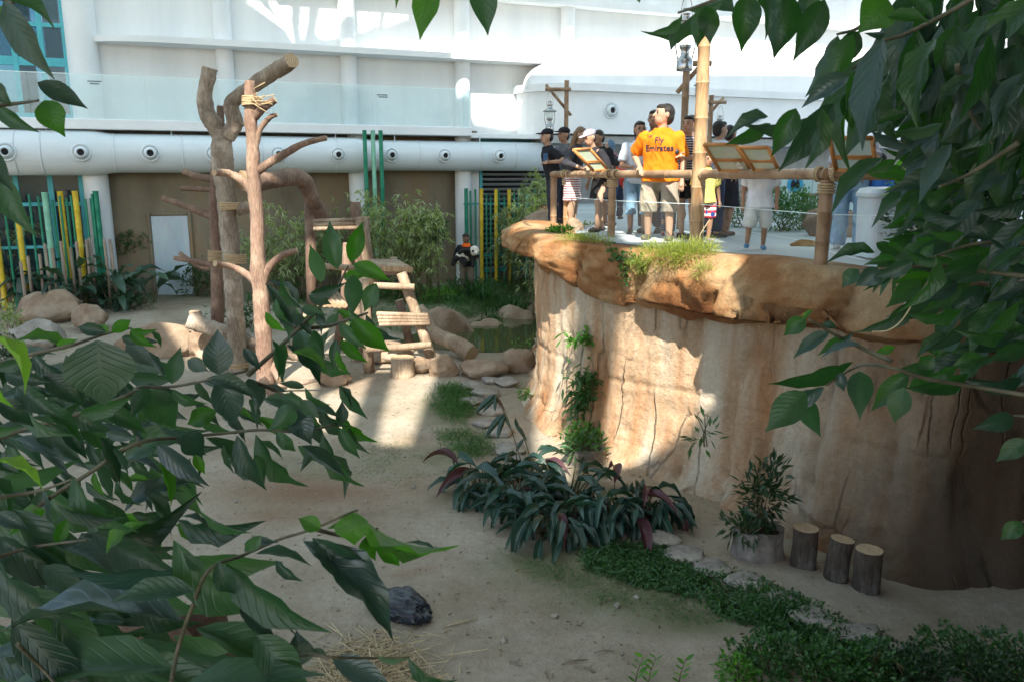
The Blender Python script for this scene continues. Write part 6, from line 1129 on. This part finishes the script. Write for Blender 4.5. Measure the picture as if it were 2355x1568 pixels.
# shrubs on and behind the deck
for (u,Y_,v0,rx,n_,mt,lb,ll) in ((1720,14.0,480,.5,900,m_l_mid,"green shrub behind the legs of the woman in the dark skirt",.10),(1800,13.0,490,.55,1300,m_l_mid,"bushy green shrub behind the walking child",.10),(1850,13.4,500,.4,700,m_l_mid,"green shrub below the low brown fence",.10),(1660,15,480,.4,400,m_l_bamd,"dark shrub seen between the visitors' legs",.1)):
    p = at(u,Y_); shrub(lb, p, (rx,rx*.6,.32), n_, ll, mt, ratio=.3, grp="shrubs behind the deck")
boulder("brown rock behind the low fence on the deck", 1900, 560, 120, 70, m_boulder, seed=61, Y=12.0, z=2.65); boulder("orange flat rock on the deck behind the right post", 1860, 585, 90, 22, m_coping, seed=62, Y=10.3, z=2.66)
for (u,v,Y_,rx,rz_,n_,mt,lb,ll) in ((2120,420,7.2,.25,.22,260,m_l_bright,"bright leaved shrub at the rail's right end",.12),(2180,470,7.0,.4,.4,900,m_l_dark,"dark leaved shrub behind the rail's right end",.10),(2120,520,6.9,.3,.2,420,m_l_dark,"small leaved dark spray over the bin's right side",.07),(2280,480,6.6,.5,.5,1100,m_l_dark,"dark shrub at the right edge of the deck",.11),(2230,380,6.4,.4,.35,700,m_l_dark,"dense dark shrub before the woman with the phone",.11)):
    p = W(u,v,Y_); shrub(lb, (p[0],Y_,p[2]-rz_), (rx,rx*.8,rz_), n_, ll, mt, ratio=.42, grp="shrubs at the deck's right end")
p = W(2160,620,6.7); m_ = MB(); limb(m_, [(p[0],6.7,p[2]-.1),(p[0]+.02,6.75,p[2]+.15),(p[0]+.12,6.8,p[2]+.6),(p[0]+.3,6.8,p[2]+1.3)],[.13,.09,.07,.05],5,10); tag(m_.build("leaning_tree",[m_barkd,m_cutw],loc=(p[0],6.7,p[2]-.1)),"dark slanting tree trunk at the deck's right end","tree")
# ---------------------------------------------------------------- foreground branches, each leaf a piece
m_f_dark = M_leaf("glossy_dark_leaf", (.011,.039,.025), (.029,.070,.046), trans=.22, vs=.13, rough=.36, vein=(.05,.09,.06))
m_f_mid = M_leaf("glossy_green_leaf", (.017,.060,.030), (.042,.100,.053), trans=.3, vs=.13, rough=.38, vein=(.05,.10,.05))
m_f_bright = M_leaf("backlit_green_leaf", (.022,.085,.010), (.05,.14,.02), trans=.5, vs=.3, rough=.42, vein=(.02,.07,.01))
m_f_pale = M_leaf("sky_sheen_leaf", (.02,.055,.048), (.045,.088,.076), trans=.12, vs=.12, rough=.30, spec=.6, vein=(.05,.10,.08))  # pale bluish leaf, sky sheen put into its colour
m_f_lime = M_leaf("lime_young_leaf", (.10,.22,.02), (.18,.32,.05), trans=.4, vs=.25, rough=.45, vein=(.10,.18,.03))
m_f_hang = M_leaf("hanging_green_leaf", (.010,.042,.014), (.026,.082,.024), trans=.38, vs=.13, rough=.36, vein=(.03,.08,.03))
m_twig = M("green_grey_twig", (.075,.075,.045), (.14,.13,.085), rough=.75, scale=20, bump=.3)
LF = {}
for k, mt in (("d",m_f_dark),("g",m_f_mid),("b",m_f_bright),("p",m_f_pale),("l",m_f_lime),("r",m_f_hang)): LF[k] = [leaf_mesh("leaf_blade", mt, "ovate", a, fo, c, wav=w_) for a,fo,c,w_ in ((.06,.20,.06,.05),(.10,.30,.12,.08),(.03,.12,.02,.04),(.14,.22,.0,.10))]
def fl(po, spec, dep, jit=.12):
    u0,v0,u1,v1,w_ = spec[:5]; k = spec[5] if len(spec) > 5 else "g"; d0 = dep*(1+random.uniform(-jit,jit)); a = W(u0,v0,d0); L_px = math.hypot(u1-u0,v1-v0); tr = .36*L_px
    tilt = random.uniform(-.25,.25); b_ = W(u1,v1,d0*(1+tilt*L_px/FPX)); ax = b_-a; L = np.linalg.norm(ax); mid = (a+b_)/2-np.array([0,0,CAMZ]); view = mid/np.linalg.norm(mid); sd = np.cross(ax/L,view); sd /= np.linalg.norm(sd)
    roll = math.acos(max(.3,min(1,w_/tr))) if w_ < tr else 0.0
    if roll == 0: roll = random.uniform(-.25,.25)
    elif random.random() < .4: roll = -roll
    nr = np.cross(ax/L,sd)
    if nr[2] < 0: sd = -sd; nr = -nr
    sd2 = sd*math.cos(roll)+nr*math.sin(roll); wd_ = max(w_,tr*.9 if roll else w_)*d0/FPX
    return put_leaf(random.choice(LF[k]), po, a, ax, sd2, L, wd_*1.06)
def branch(lb, twigs, leaves, dep, name="leafy_branch", jit=.12, grp="foreground branches", tr=.0042):
    p0 = W(*twigs[0][0], dep); po = thing(name, lb, "branch", p0, 0, grp)
    for tw in twigs:
        P_ = catmull([W(u,v,dep*(1+.04*math.sin(i*1.7))) for i,(u,v) in enumerate(tw)], 6); m_ = MB(); m_.tube(P_, np.linspace(tr*1.2,tr*.5,len(P_))*dep/1.5, 7); m_.build("twig", m_twig, po)
    for s_ in leaves: fl(po, s_, dep, jit)
    return po
def fill(po, reg, n, dep, Lp, kinds="dg", ang=(.2,1.3), pal=None):
    (ua,va,ub,vb) = reg
    for k in range(n):
        u = random.uniform(ua,ub); v = random.uniform(va,vb); a = random.uniform(*ang); L = random.uniform(*Lp); fl(po, (u,v,u+L*math.cos(a),v+L*math.sin(a),L*random.uniform(.2,.34),random.choice(kinds)), dep*random.uniform(.85,1.35))
branch("leafy branch entering at the top left corner", [[(-60,-20),(10,0),(30,8)],[(-60,60),(-5,20)],[(-60,250),(30,240),(88,232)],[(-40,410),(0,400)]],
  [(8,4,122,182,62,"d"),(14,0,136,66,26,"g"),(-20,20,60,90,40,"b"),(86,190,202,250,44,"d"),(100,232,150,316,58,"b"),(-10,242,86,306,36,"g"),(-30,190,30,245,40,"d"),(-20,375,78,545,64,"g"),(-60,330,30,440,50,"d")], 1.6)
branch("three leaf tips hanging into the top of the picture", [[(880,-80),(985,-60),(1110,-60)]], [(905,-40,911,22,12,"b"),(992,-50,965,92,56,"b"),(1100,-55,1122,82,58,"g"),(1468,-10,1470,8,10,"g")], 1.8)
branch("blades of lime green leaves at the far left edge", [[(-60,760),(-20,790)],[(-60,1060),(-10,1070)]], [(-25,770,72,895,26,"l"),(-30,860,28,938,24,"l"),(-20,1058,100,1128,26,"l"),(-10,1180,70,1218,36,"p")], 1.1)
A1 = [(776,620,756,506,43,"g"),(806,604,835,509,38,"b"),(739,650,712,562,35,"g"),(811,608,898,647,36,"b"),(714,675,797,652,27,"d"),(812,632,810,728,42,"g"),(865,652,837,718,38,"g"),(687,703,621,640,28,"d"),(675,745,611,650,38,"d"),(694,710,646,630,24,"g"),(709,680,762,700,30,"d"),(692,710,750,725,25,"g"),(790,640,850,632,24,"b"),
 (841,722,922,788,26,"p"),(809,735,896,809,48,"b"),(780,743,841,803,30,"g"),(720,759,746,822,26,"g"),(680,759,753,859,48,"g"),(783,782,845,835,28,"b"),(772,782,767,849,26,"g"),(757,760,756,858,18,"g"),(659,793,738,890,36,"d"),(652,790,650,882,32,"g"),(610,717,655,765,22,"b"),(633,696,675,756,32,"d"),(700,752,722,715,24,"g"),(745,748,725,722,24,"p"),(748,755,780,718,22,"g")]
pA1 = branch("leafy twig before the climbing frame with two upright leaves at its tip", [[(570,862),(640,800),(690,752),(740,700),(776,660),(800,612)],[(672,754),(745,752),(800,735),(845,720)],[(690,750),(694,712)]], A1, 2.3)
A2 = [(594,885,588,952,34,"p"),(652,906,722,943,32,"g"),(701,890,762,930,16,"g"),(612,887,660,900,18,"p"),(675,935,619,990,50,"g"),(672,940,716,1022,58,"p"),(782,974,786,920,30,"p"),(785,958,869,1016,30,"b"),(804,979,846,1045,22,"g"),(780,982,827,1055,30,"g"),(588,958,654,1021,28,"b"),(636,992,680,1037,32,"g"),(741,995,838,1118,40,"g"),(694,1024,799,1098,36,"d"),(588,998,709,1118,44,"g"),(730,1024,691,1082,26,"d"),(588,1045,608,1116,26,"g"),(700,890,640,880,20,"g"),(735,950,690,930,26,"p"),(690,920,735,962,32,"g"),
 (503,862,500,757,66,"p"),(394,882,415,797,40,"g"),(431,827,480,853,34,"p"),(507,866,541,980,70,"p"),(342,895,405,985,72,"g"),(394,893,473,932,26,"g"),(234,940,339,995,42,"g"),(186,958,247,1040,46,"g"),(146,974,200,1055,36,"d"),(89,982,121,1034,34,"d"),(31,1008,160,1095,46,"p"),(360,1021,480,1118,50,"p"),(473,1006,588,1105,36,"g"),(499,944,431,975,46,"b"),(502,943,588,969,22,"b"),(365,979,462,991,18,"p"),(447,1045,471,1090,24,"b"),(305,927,339,969,34,"g"),(570,870,592,930,30,"p"),(560,800,600,850,24,"p"),(340,890,300,960,40,"d"),(420,1000,470,1045,60,"d"),(545,1000,610,1130,44,"d")]
pA2 = branch("long leafy branch crossing the left middle of the picture", [[(-60,1030),(60,985),(200,945),(300,905),(320,890),(400,888),(500,868),(568,852)],[(20,1215),(120,1140),(200,1090),(310,1020),(420,1005),(520,995),(600,988),(690,992),(775,975)],[(588,880),(640,900),(668,935)],[(320,1022),(316,990),(305,985)]], A2, 1.9)
fill(pA1, (620,660,830,840), 16, 2.3, (60,100), "dggb", (.1,1.5)); fill(pA2, (560,880,800,1060), 18, 2.0, (60,110), "ddgg", (.2,1.4)); fill(pA2, (230,860,560,1060), 26, 2.0, (70,120), "ddgp", (.1,1.4))
A3 = [(243,763,175,752,30,"d"),(256,764,302,735,28,"b"),(297,753,365,757,20,"b"),(299,761,358,800,24,"b"),(158,798,24,790,26,"b"),(74,813,171,880,36,"p"),(223,782,240,935,150,"d"),(289,793,357,843,40,"p"),(280,775,330,790,22,"d"),(345,760,370,800,14,"g"),(250,768,225,745,20,"b"),(130,800,180,780,22,"b"),(60,830,-20,850,30,"d"),(10,860,120,880,40,"d"),(100,860,190,930,50,"d"),(40,890,140,960,50,"d"),(-10,920,80,980,46,"d")]
pA = branch("dark leafy branch at the left with one very large leaf", [[(-60,850),(20,830),(90,810),(160,795),(235,770),(297,755)]], A3, 1.5); fill(pA, (-60,830,230,1010), 34, 1.9, (80,150), "ddg", (-.3,1.2)); fill(pA, (-70,800,330,1120), 80, 2.7, (70,130), "ddd", (-.3,1.4))
A4 = [(465,1304,138,1319,58,"p"),(447,1356,250,1379,62,"g"),(416,1428,-10,1428,76,"p"),(396,1534,-20,1585,110,"g"),(165,1095,318,1221,50,"g"),(129,1158,287,1195,30,"d"),(244,1273,350,1195,34,"b"),(459,1172,576,1230,20,"g"),(416,1187,485,1221,14,"d"),(520,1295,752,1462,76,"g"),(455,1355,690,1452,50,"g"),(450,1445,705,1575,84,"g"),(400,1600,745,1545,90,"g"),(465,1310,420,1270,30,"d"),(500,1290,540,1370,50,"d"),(560,1250,640,1245,26,"p"),
 (697,1244,903,1473,94,"p"),(737,1214,685,1190,40,"b"),(812,1177,815,1252,82,"b"),(818,1174,1058,1252,26,"b"),(752,1215,898,1253,18,"b"),(867,1215,1026,1258,16,"b"),(864,1221,921,1306,44,"b"),(841,1233,862,1287,46,"b"),(718,1236,877,1340,70,"d"),(588,1273,720,1296,26,"g"),(634,1287,694,1339,26,"d"),(690,1530,682,1450,70,"p"),(750,1505,715,1490,20,"d"),(763,1511,905,1580,60,"p"),(938,1510,1052,1575,30,"g"),(865,1505,940,1515,14,"g"),(588,1460,710,1580,92,"g"),(1000,1260,930,1245,12,"g"),(600,1230,560,1270,30,"g"),(550,1400,640,1480,40,"d")]
pB = branch("large leaved branch in the lower left foreground", [[(395,1560),(412,1480),(440,1400),(480,1310),(560,1275),(640,1240),(720,1215),(800,1180),(822,1172)],[(570,1600),(640,1530),(700,1505),(763,1510),(860,1512),(940,1510)],[(395,1560),(390,1620)],[(40,1480),(100,1540),(150,1600)],[(720,1215),(800,1232),(868,1214)]], A4, 1.05, jit=.06)
pC = branch("mass of shaded leaves filling the lower left corner", [[(-60,1300),(60,1260),(200,1240)],[(-60,1150),(80,1130),(170,1100)]], [(20,1230,110,1160,40,"b"),(130,1250,160,1180,30,"b"),(60,1290,-30,1330,40,"g"),(100,1300,200,1380,60,"d")], 1.35)
fill(pC, (-80,1050,300,1560), 62, 1.7, (110,230), "ddgg", (-.4,1.4)); fill(pC, (-60,1180,420,1620), 24, 1.3, (180,320), "ddg", (-.3,.9)); fill(pC, (200,1040,420,1300), 26, 2.2, (60,120), "dgb", (-.2,1.5))
B1 = [(1617,15,1476,89,30,"r"),(1569,33,1495,82,22,"g"),(1562,48,1541,119,28,"g"),(1617,15,1602,111,40,"r"),(1622,15,1633,103,44,"r"),(1665,0,1570,25,26,"r"),(1720,-13,1705,118,58,"r"),(1762,-10,1764,88,32,"g"),(1815,-13,1780,134,70,"r"),(1896,0,1824,141,58,"r"),(1926,83,1851,224,52,"g"),(1974,73,1921,161,46,"r"),(1640,-20,1690,30,40,"d"),(1740,-20,1800,40,40,"r"),(1860,-20,1850,60,50,"r")]
branch("leafy branch along the top right with hanging pointed leaves", [[(1900,-70),(1800,-40),(1720,-30),(1620,10),(1560,30)],[(2060,-30),(1980,60),(1925,80)]], B1, 1.9)
B2 = [(2030,88,1979,347,66,"d"),(2004,121,1929,392,52,"r"),(1916,239,1790,396,66,"d"),(1952,176,1843,244,44,"p"),(1766,269,1670,310,30,"d"),(1772,285,1666,335,34,"r"),(1886,262,1690,292,30,"r"),(1830,250,1775,360,50,"r"),(2042,0,1975,75,80,"b"),(2085,0,2150,53,24,"g"),(2040,38,2140,50,30,"r"),(2090,264,2010,292,24,"r"),(2168,284,2045,307,30,"r"),(2004,304,2100,345,24,"p"),(2110,70,2060,260,60,"r"),(2150,90,2110,300,60,"r"),(1960,80,1900,200,50,"r"),(2200,60,2160,200,60,"r"),(1890,250,1850,390,44,"r"),(1950,210,1960,300,40,"r")]
pD = branch("dense dark hanging branch at the upper right", [[(2300,-40),(2180,30),(2080,80),(2020,100),(1960,160)],[(2340,330),(2230,400),(2160,430)],[(2200,150),(2230,260),(2280,330)]], B2, 1.55)
fill(pD, (2140,-60,2420,330), 45, 2.4, (130,220), "ddr", (1.3,3.0)); fill(pD, (2080,-40,2400,260), 60, 1.7, (110,220), "ddrr", (1.2,2.6)); fill(pD, (1990,60,2200,230), 18, 1.9, (110,200), "rr", (1.3,2.2)); fill(pD, (2160,240,2400,420), 34, 2.0, (90,180), "drr", (1.6,3.2))
B3 = [(2032,363,1905,489,40,"r"),(2060,370,1990,400,26,"r"),(2012,582,1900,597,30,"r"),(2014,559,2076,594,26,"r"),(2022,617,1966,660,42,"p"),(1974,620,1936,662,36,"g"),(2117,647,2037,708,42,"r"),(2080,504,2027,527,20,"r"),(2060,600,1985,610,26,"r"),(2100,600,2010,640,34,"d"),(2150,640,2050,650,34,"b"),(2200,650,2100,700,46,"d"),(2080,580,2040,560,20,"r"),(2250,600,2150,640,46,"r"),(2180,560,2090,590,40,"d"),(2110,600,2150,560,24,"g"),(2260,660,2180,720,46,"d")]
pE = branch("dark leafy branch before the deck's right end", [[(2400,640),(2260,625),(2150,612),(2020,618)],[(2400,560),(2250,560),(2120,600)]], B3, 1.9); fill(pE, (2080,400,2400,700), 40, 2.5, (90,170), "ddrr", (2.0,3.4)); fill(pE, (2180,690,2420,860), 26, 2.3, (80,150), "ddr", (2.2,3.5)); fill(pE, (2140,430,2400,700), 46, 2.1, (80,160), "ddrr", (2.0,3.6))
B4 = [(1852,732,1801,772,40,"r"),(1907,764,1822,822,34,"d"),(1945,780,1880,815,26,"r"),(1980,793,1885,819,18,"p"),(1960,832,1768,885,40,"r"),(1852,900,1760,992,70,"r"),(1894,890,1773,937,40,"p"),(1844,911,1886,1003,48,"g"),(1976,853,1977,961,56,"g"),(2089,856,2002,945,48,"r"),(2078,890,2055,972,52,"r"),(2100,870,2130,905,40,"r"),(2146,848,2115,819,40,"r"),(2057,798,2012,811,20,"b"),(1890,745,1925,752,18,"d"),(1845,735,1870,710,12,"b"),(1930,855,1940,900,26,"p"),(1920,790,1965,765,16,"p"),(2150,850,2060,850,34,"r"),(2200,840,2110,870,30,"r"),(2260,820,2180,850,34,"r"),(2330,960,2240,985,44,"d"),(2360,1010,2290,1060,44,"r"),(2350,1200,2300,1240,40,"r"),(2360,800,2270,830,40,"r")]
branch("long thin leafy branch across the dark right part of the wall", [[(2400,915),(2250,890),(2130,870),(2050,845),(1990,838),(1955,850),(1900,885)],[(2050,830),(1980,800),(1920,770),(1860,735)],[(2400,960),(2330,955)],[(2400,1190),(2350,1200)]], B4, 1.8)
m_ = MB(); m_.tube(catmull([W(2085,672,1.8),W(2095,700,1.8),W(2070,740,1.8),W(2040,760,1.8),W(2005,763,1.8)],6), .0018, 5); tag(m_.build("bare_twig", m_straw, loc=W(2085,672,1.8)), "thin pale bare twig curling before the dark rock lip", "twig")
# the tree whose crown overhangs the right side, and the cliff behind it
def crown(lb, c, rad, n, ll, mat, trunk, name="overhanging_tree"):
    po = thing(name, lb, "tree", (trunk[0][0],trunk[0][1],trunk[0][2])); m_ = MB(); limb(m_, trunk, [.22,.18,.13,.08], 5, 10); m_.build("trunk", [m_barkd,m_cutw], po)
    k = n//12; q = RNG.normal(size=(k,3)); q = q/np.linalg.norm(q,axis=1,keepdims=True)*RNG.random((k,1))**.4; P = np.repeat(np.asarray(c)+q*np.asarray(rad),12,axis=0)+RNG.normal(size=(k*12,3))*ll*.8; D = RNG.normal(size=P.shape)*.6+np.array([0,0,-.5]); kind(leaf_cloud("crown", P, D, RNG.uniform(.6,1.2,len(P))*ll, ll*.36, mat, po, .3), "stuff"); return po
crown("dense dark tree overhanging the right side of the enclosure", (5.6,4.9,6.3), (2.1,2.6,1.9), 9000, .24, m_l_dark, [(6.6,4.6,2.5),(6.3,4.7,4.0),(5.9,4.8,5.5),(5.6,5,6.8)])
ROOF_OPAQUE = True  # solid roof zones added to darken the foreground and right side
def exec_open():  # roof holes projected up from the wanted sun patches
    def wallpts(l, off=.2): return [BW(*(lambda q: (q[0], off, q[1]))(B(u,v,off))) for u,v in l]
    def onY(l, Y): return [W(u,v,Y) for u,v in l]
    def onG(l): return [G(u,v,0) for u,v in l]
    # far building
    open_pts(wallpts([(749,94),(790,74),(865,72),(1050,60),(1180,48),(1500,40),(2600,20),(2600,196),(1210,200),(1180,250),(1085,236),(1076,206),(1048,198),(1040,140)], .5))
    for l in ([(565,-6),(592,-6),(672,72)], [(612,-6),(662,-6),(673,92)], [(690,-6),(706,-6),(703,40),(692,82),(686,70)], [(735,-6),(815,-6),(815,60),(742,80),(722,68)], [(822,4),(838,4),(856,52),(822,62)], [(846,8),(872,15),(866,50),(858,45)], [(885,12),(936,15),(936,30),(880,50)], [(945,16),(962,18),(962,30),(948,27)]): open_pts(wallpts(l, .1))
    # deck, railing and rock wall
    open_pts(onY([(1436,225),(1640,225),(1650,600),(1440,600)], 11.1)); open_pts(onY([(1440,520),(1656,520),(1648,780),(1436,780)], 9.6))
    open_pts(onY([(1436,640),(1650,640),(1644,900),(1630,1000),(1560,1038),(1400,1092),(1400,900)], 9.5))
    open_pts(onY([(1192,380),(1420,380),(1425,470),(1400,540),(1320,640),(1180,620)], 13.2))
    open_pts(onY([(1225,600),(1318,600),(1316,800),(1312,960),(1225,960)], 12.3)); open_pts(onY([(1235,600),(1316,600),(1314,1000),(1235,1000)], 11.2))
    open_pts(onG([(1226,880),(1275,960),(1318,1060),(1310,1110),(1238,1100)]))
    # sand, ladder, trunks
    open_pts(onG([(905,872),(1005,858),(968,955),(942,1026),(868,1020),(880,950)]))
    open_pts(onG([(745,905),(850,868),(822,940),(805,985),(740,992),(705,965)]))
    open_pts(onY([(870,640),(930,620),(990,700),(1012,866),(845,866),(848,700)], 14.5))
    open_pts(onY([(690,668),(815,668),(815,710),(700,708)], 14.8))
    open_pts(onG([(640,850),(690,830),(740,860),(700,940),(640,930)]))
    open_pts(onY([(462,118),(690,108),(760,305),(690,340),(640,345),(645,905),(582,905),(572,660),(490,620),(488,596),(570,600),(568,450),(486,410),(486,388),(560,390),(556,300),(462,200)], 13.4))
    open_pts(onG([(420,800),(500,790),(520,850),(440,850)]))
# ---------------------------------------------------------------- unseen roof above the frame, holes and solid zones shaped for the light
ROOFZ = 14.3
def to_roof(p): k = (ROOFZ-p[2])/SUNV[2]; return p[0]+SUNV[0]*k, p[1]+SUNV[1]*k
def M_roof():
    m, nt, b, out = _nm("translucent_roof_sheet"); nt.nodes.remove(b)
    t = nt.nodes.new("ShaderNodeBsdfTranslucent"); t.inputs[0].default_value = (.32,.44,.49,1); d = nt.nodes.new("ShaderNodeBsdfDiffuse"); d.inputs[0].default_value = (.32,.38,.4,1)
    x = nt.nodes.new("ShaderNodeMixShader"); x.inputs[0].default_value = .3; nt.links.new(t.outputs[0], x.inputs[1]); nt.links.new(d.outputs[0], x.inputs[2]); nt.links.new(x.outputs[0], out.inputs[0]); return m
OPEN = []
def open_pts(pts): OPEN.append([to_roof(p) for p in pts])
exec_open()
cs = .04; gx = np.arange(-20, 22, cs); gy = np.arange(-22, 27.5, cs); V = []; F = []; MI = []
cxg = gx+cs/2
for y in gy:
    lim = BA[1]+BD[1]/BD[0]*(cxg-BA[0])-.2      # stops at the building front
    openm = np.zeros(len(gx), bool)
    for p in OPEN: openm |= in_poly(cxg, np.full(len(cxg), y+cs/2), p)
    solid = (~openm) & (y < lim); i = 0
    opaque = (y < 4.5) | ((cxg > 1.8) & (y < 11)) if ROOF_OPAQUE else np.zeros(len(gx), bool)
    while i < len(gx):
        if solid[i]:
            j = i
            while j+1 < len(gx) and solid[j+1] and opaque[j+1] == opaque[i]: j += 1
            n = len(V); V += [(gx[i],y,ROOFZ),(gx[j]+cs,y,ROOFZ),(gx[j]+cs,y+cs,ROOFZ),(gx[i],y+cs,ROOFZ)]; F.append((n,n+1,n+2,n+3)); MI.append(int(opaque[i])); i = j+1
        else: i += 1
roof = thing("sun_mask_roof", "unseen translucent roof sheets with holes shaped to cast the sun patches", "roof", (0,0,ROOFZ))
quick("roof_sheet", V, F, [M_roof(), m_soffit], roof, mi=MI)

# unseen light blocker added over the right side: slab, walls and pillar
cw = thing("light_blocker", "unseen concrete slab and walls added to keep light off the right side", "canopy", (6,2,0))
m_ = MB(); m_.prism([(2.05,-4),(9,-4),(9,7.2),(4.4,7.2),(2.9,6.3),(2.05,5.2)], 5.35, 5.7); m_.build("blocker_slab", m_soffit, cw)
m_ = MB(); m_.box((8.8,1.5,2.65),(.3,11,5.3)); m_.build("blocker_side_wall", m_darkrock, cw)
m_ = MB(); m_.box((5.2,-3.0,2.65),(6.8,.3,5.3)); m_.build("blocker_back_wall", m_darkrock, cw)
m_ = MB(); m_.box((6.2,5.9,4.0),(.4,.4,2.7)); m_.build("blocker_pillar", m_soffit, cw)
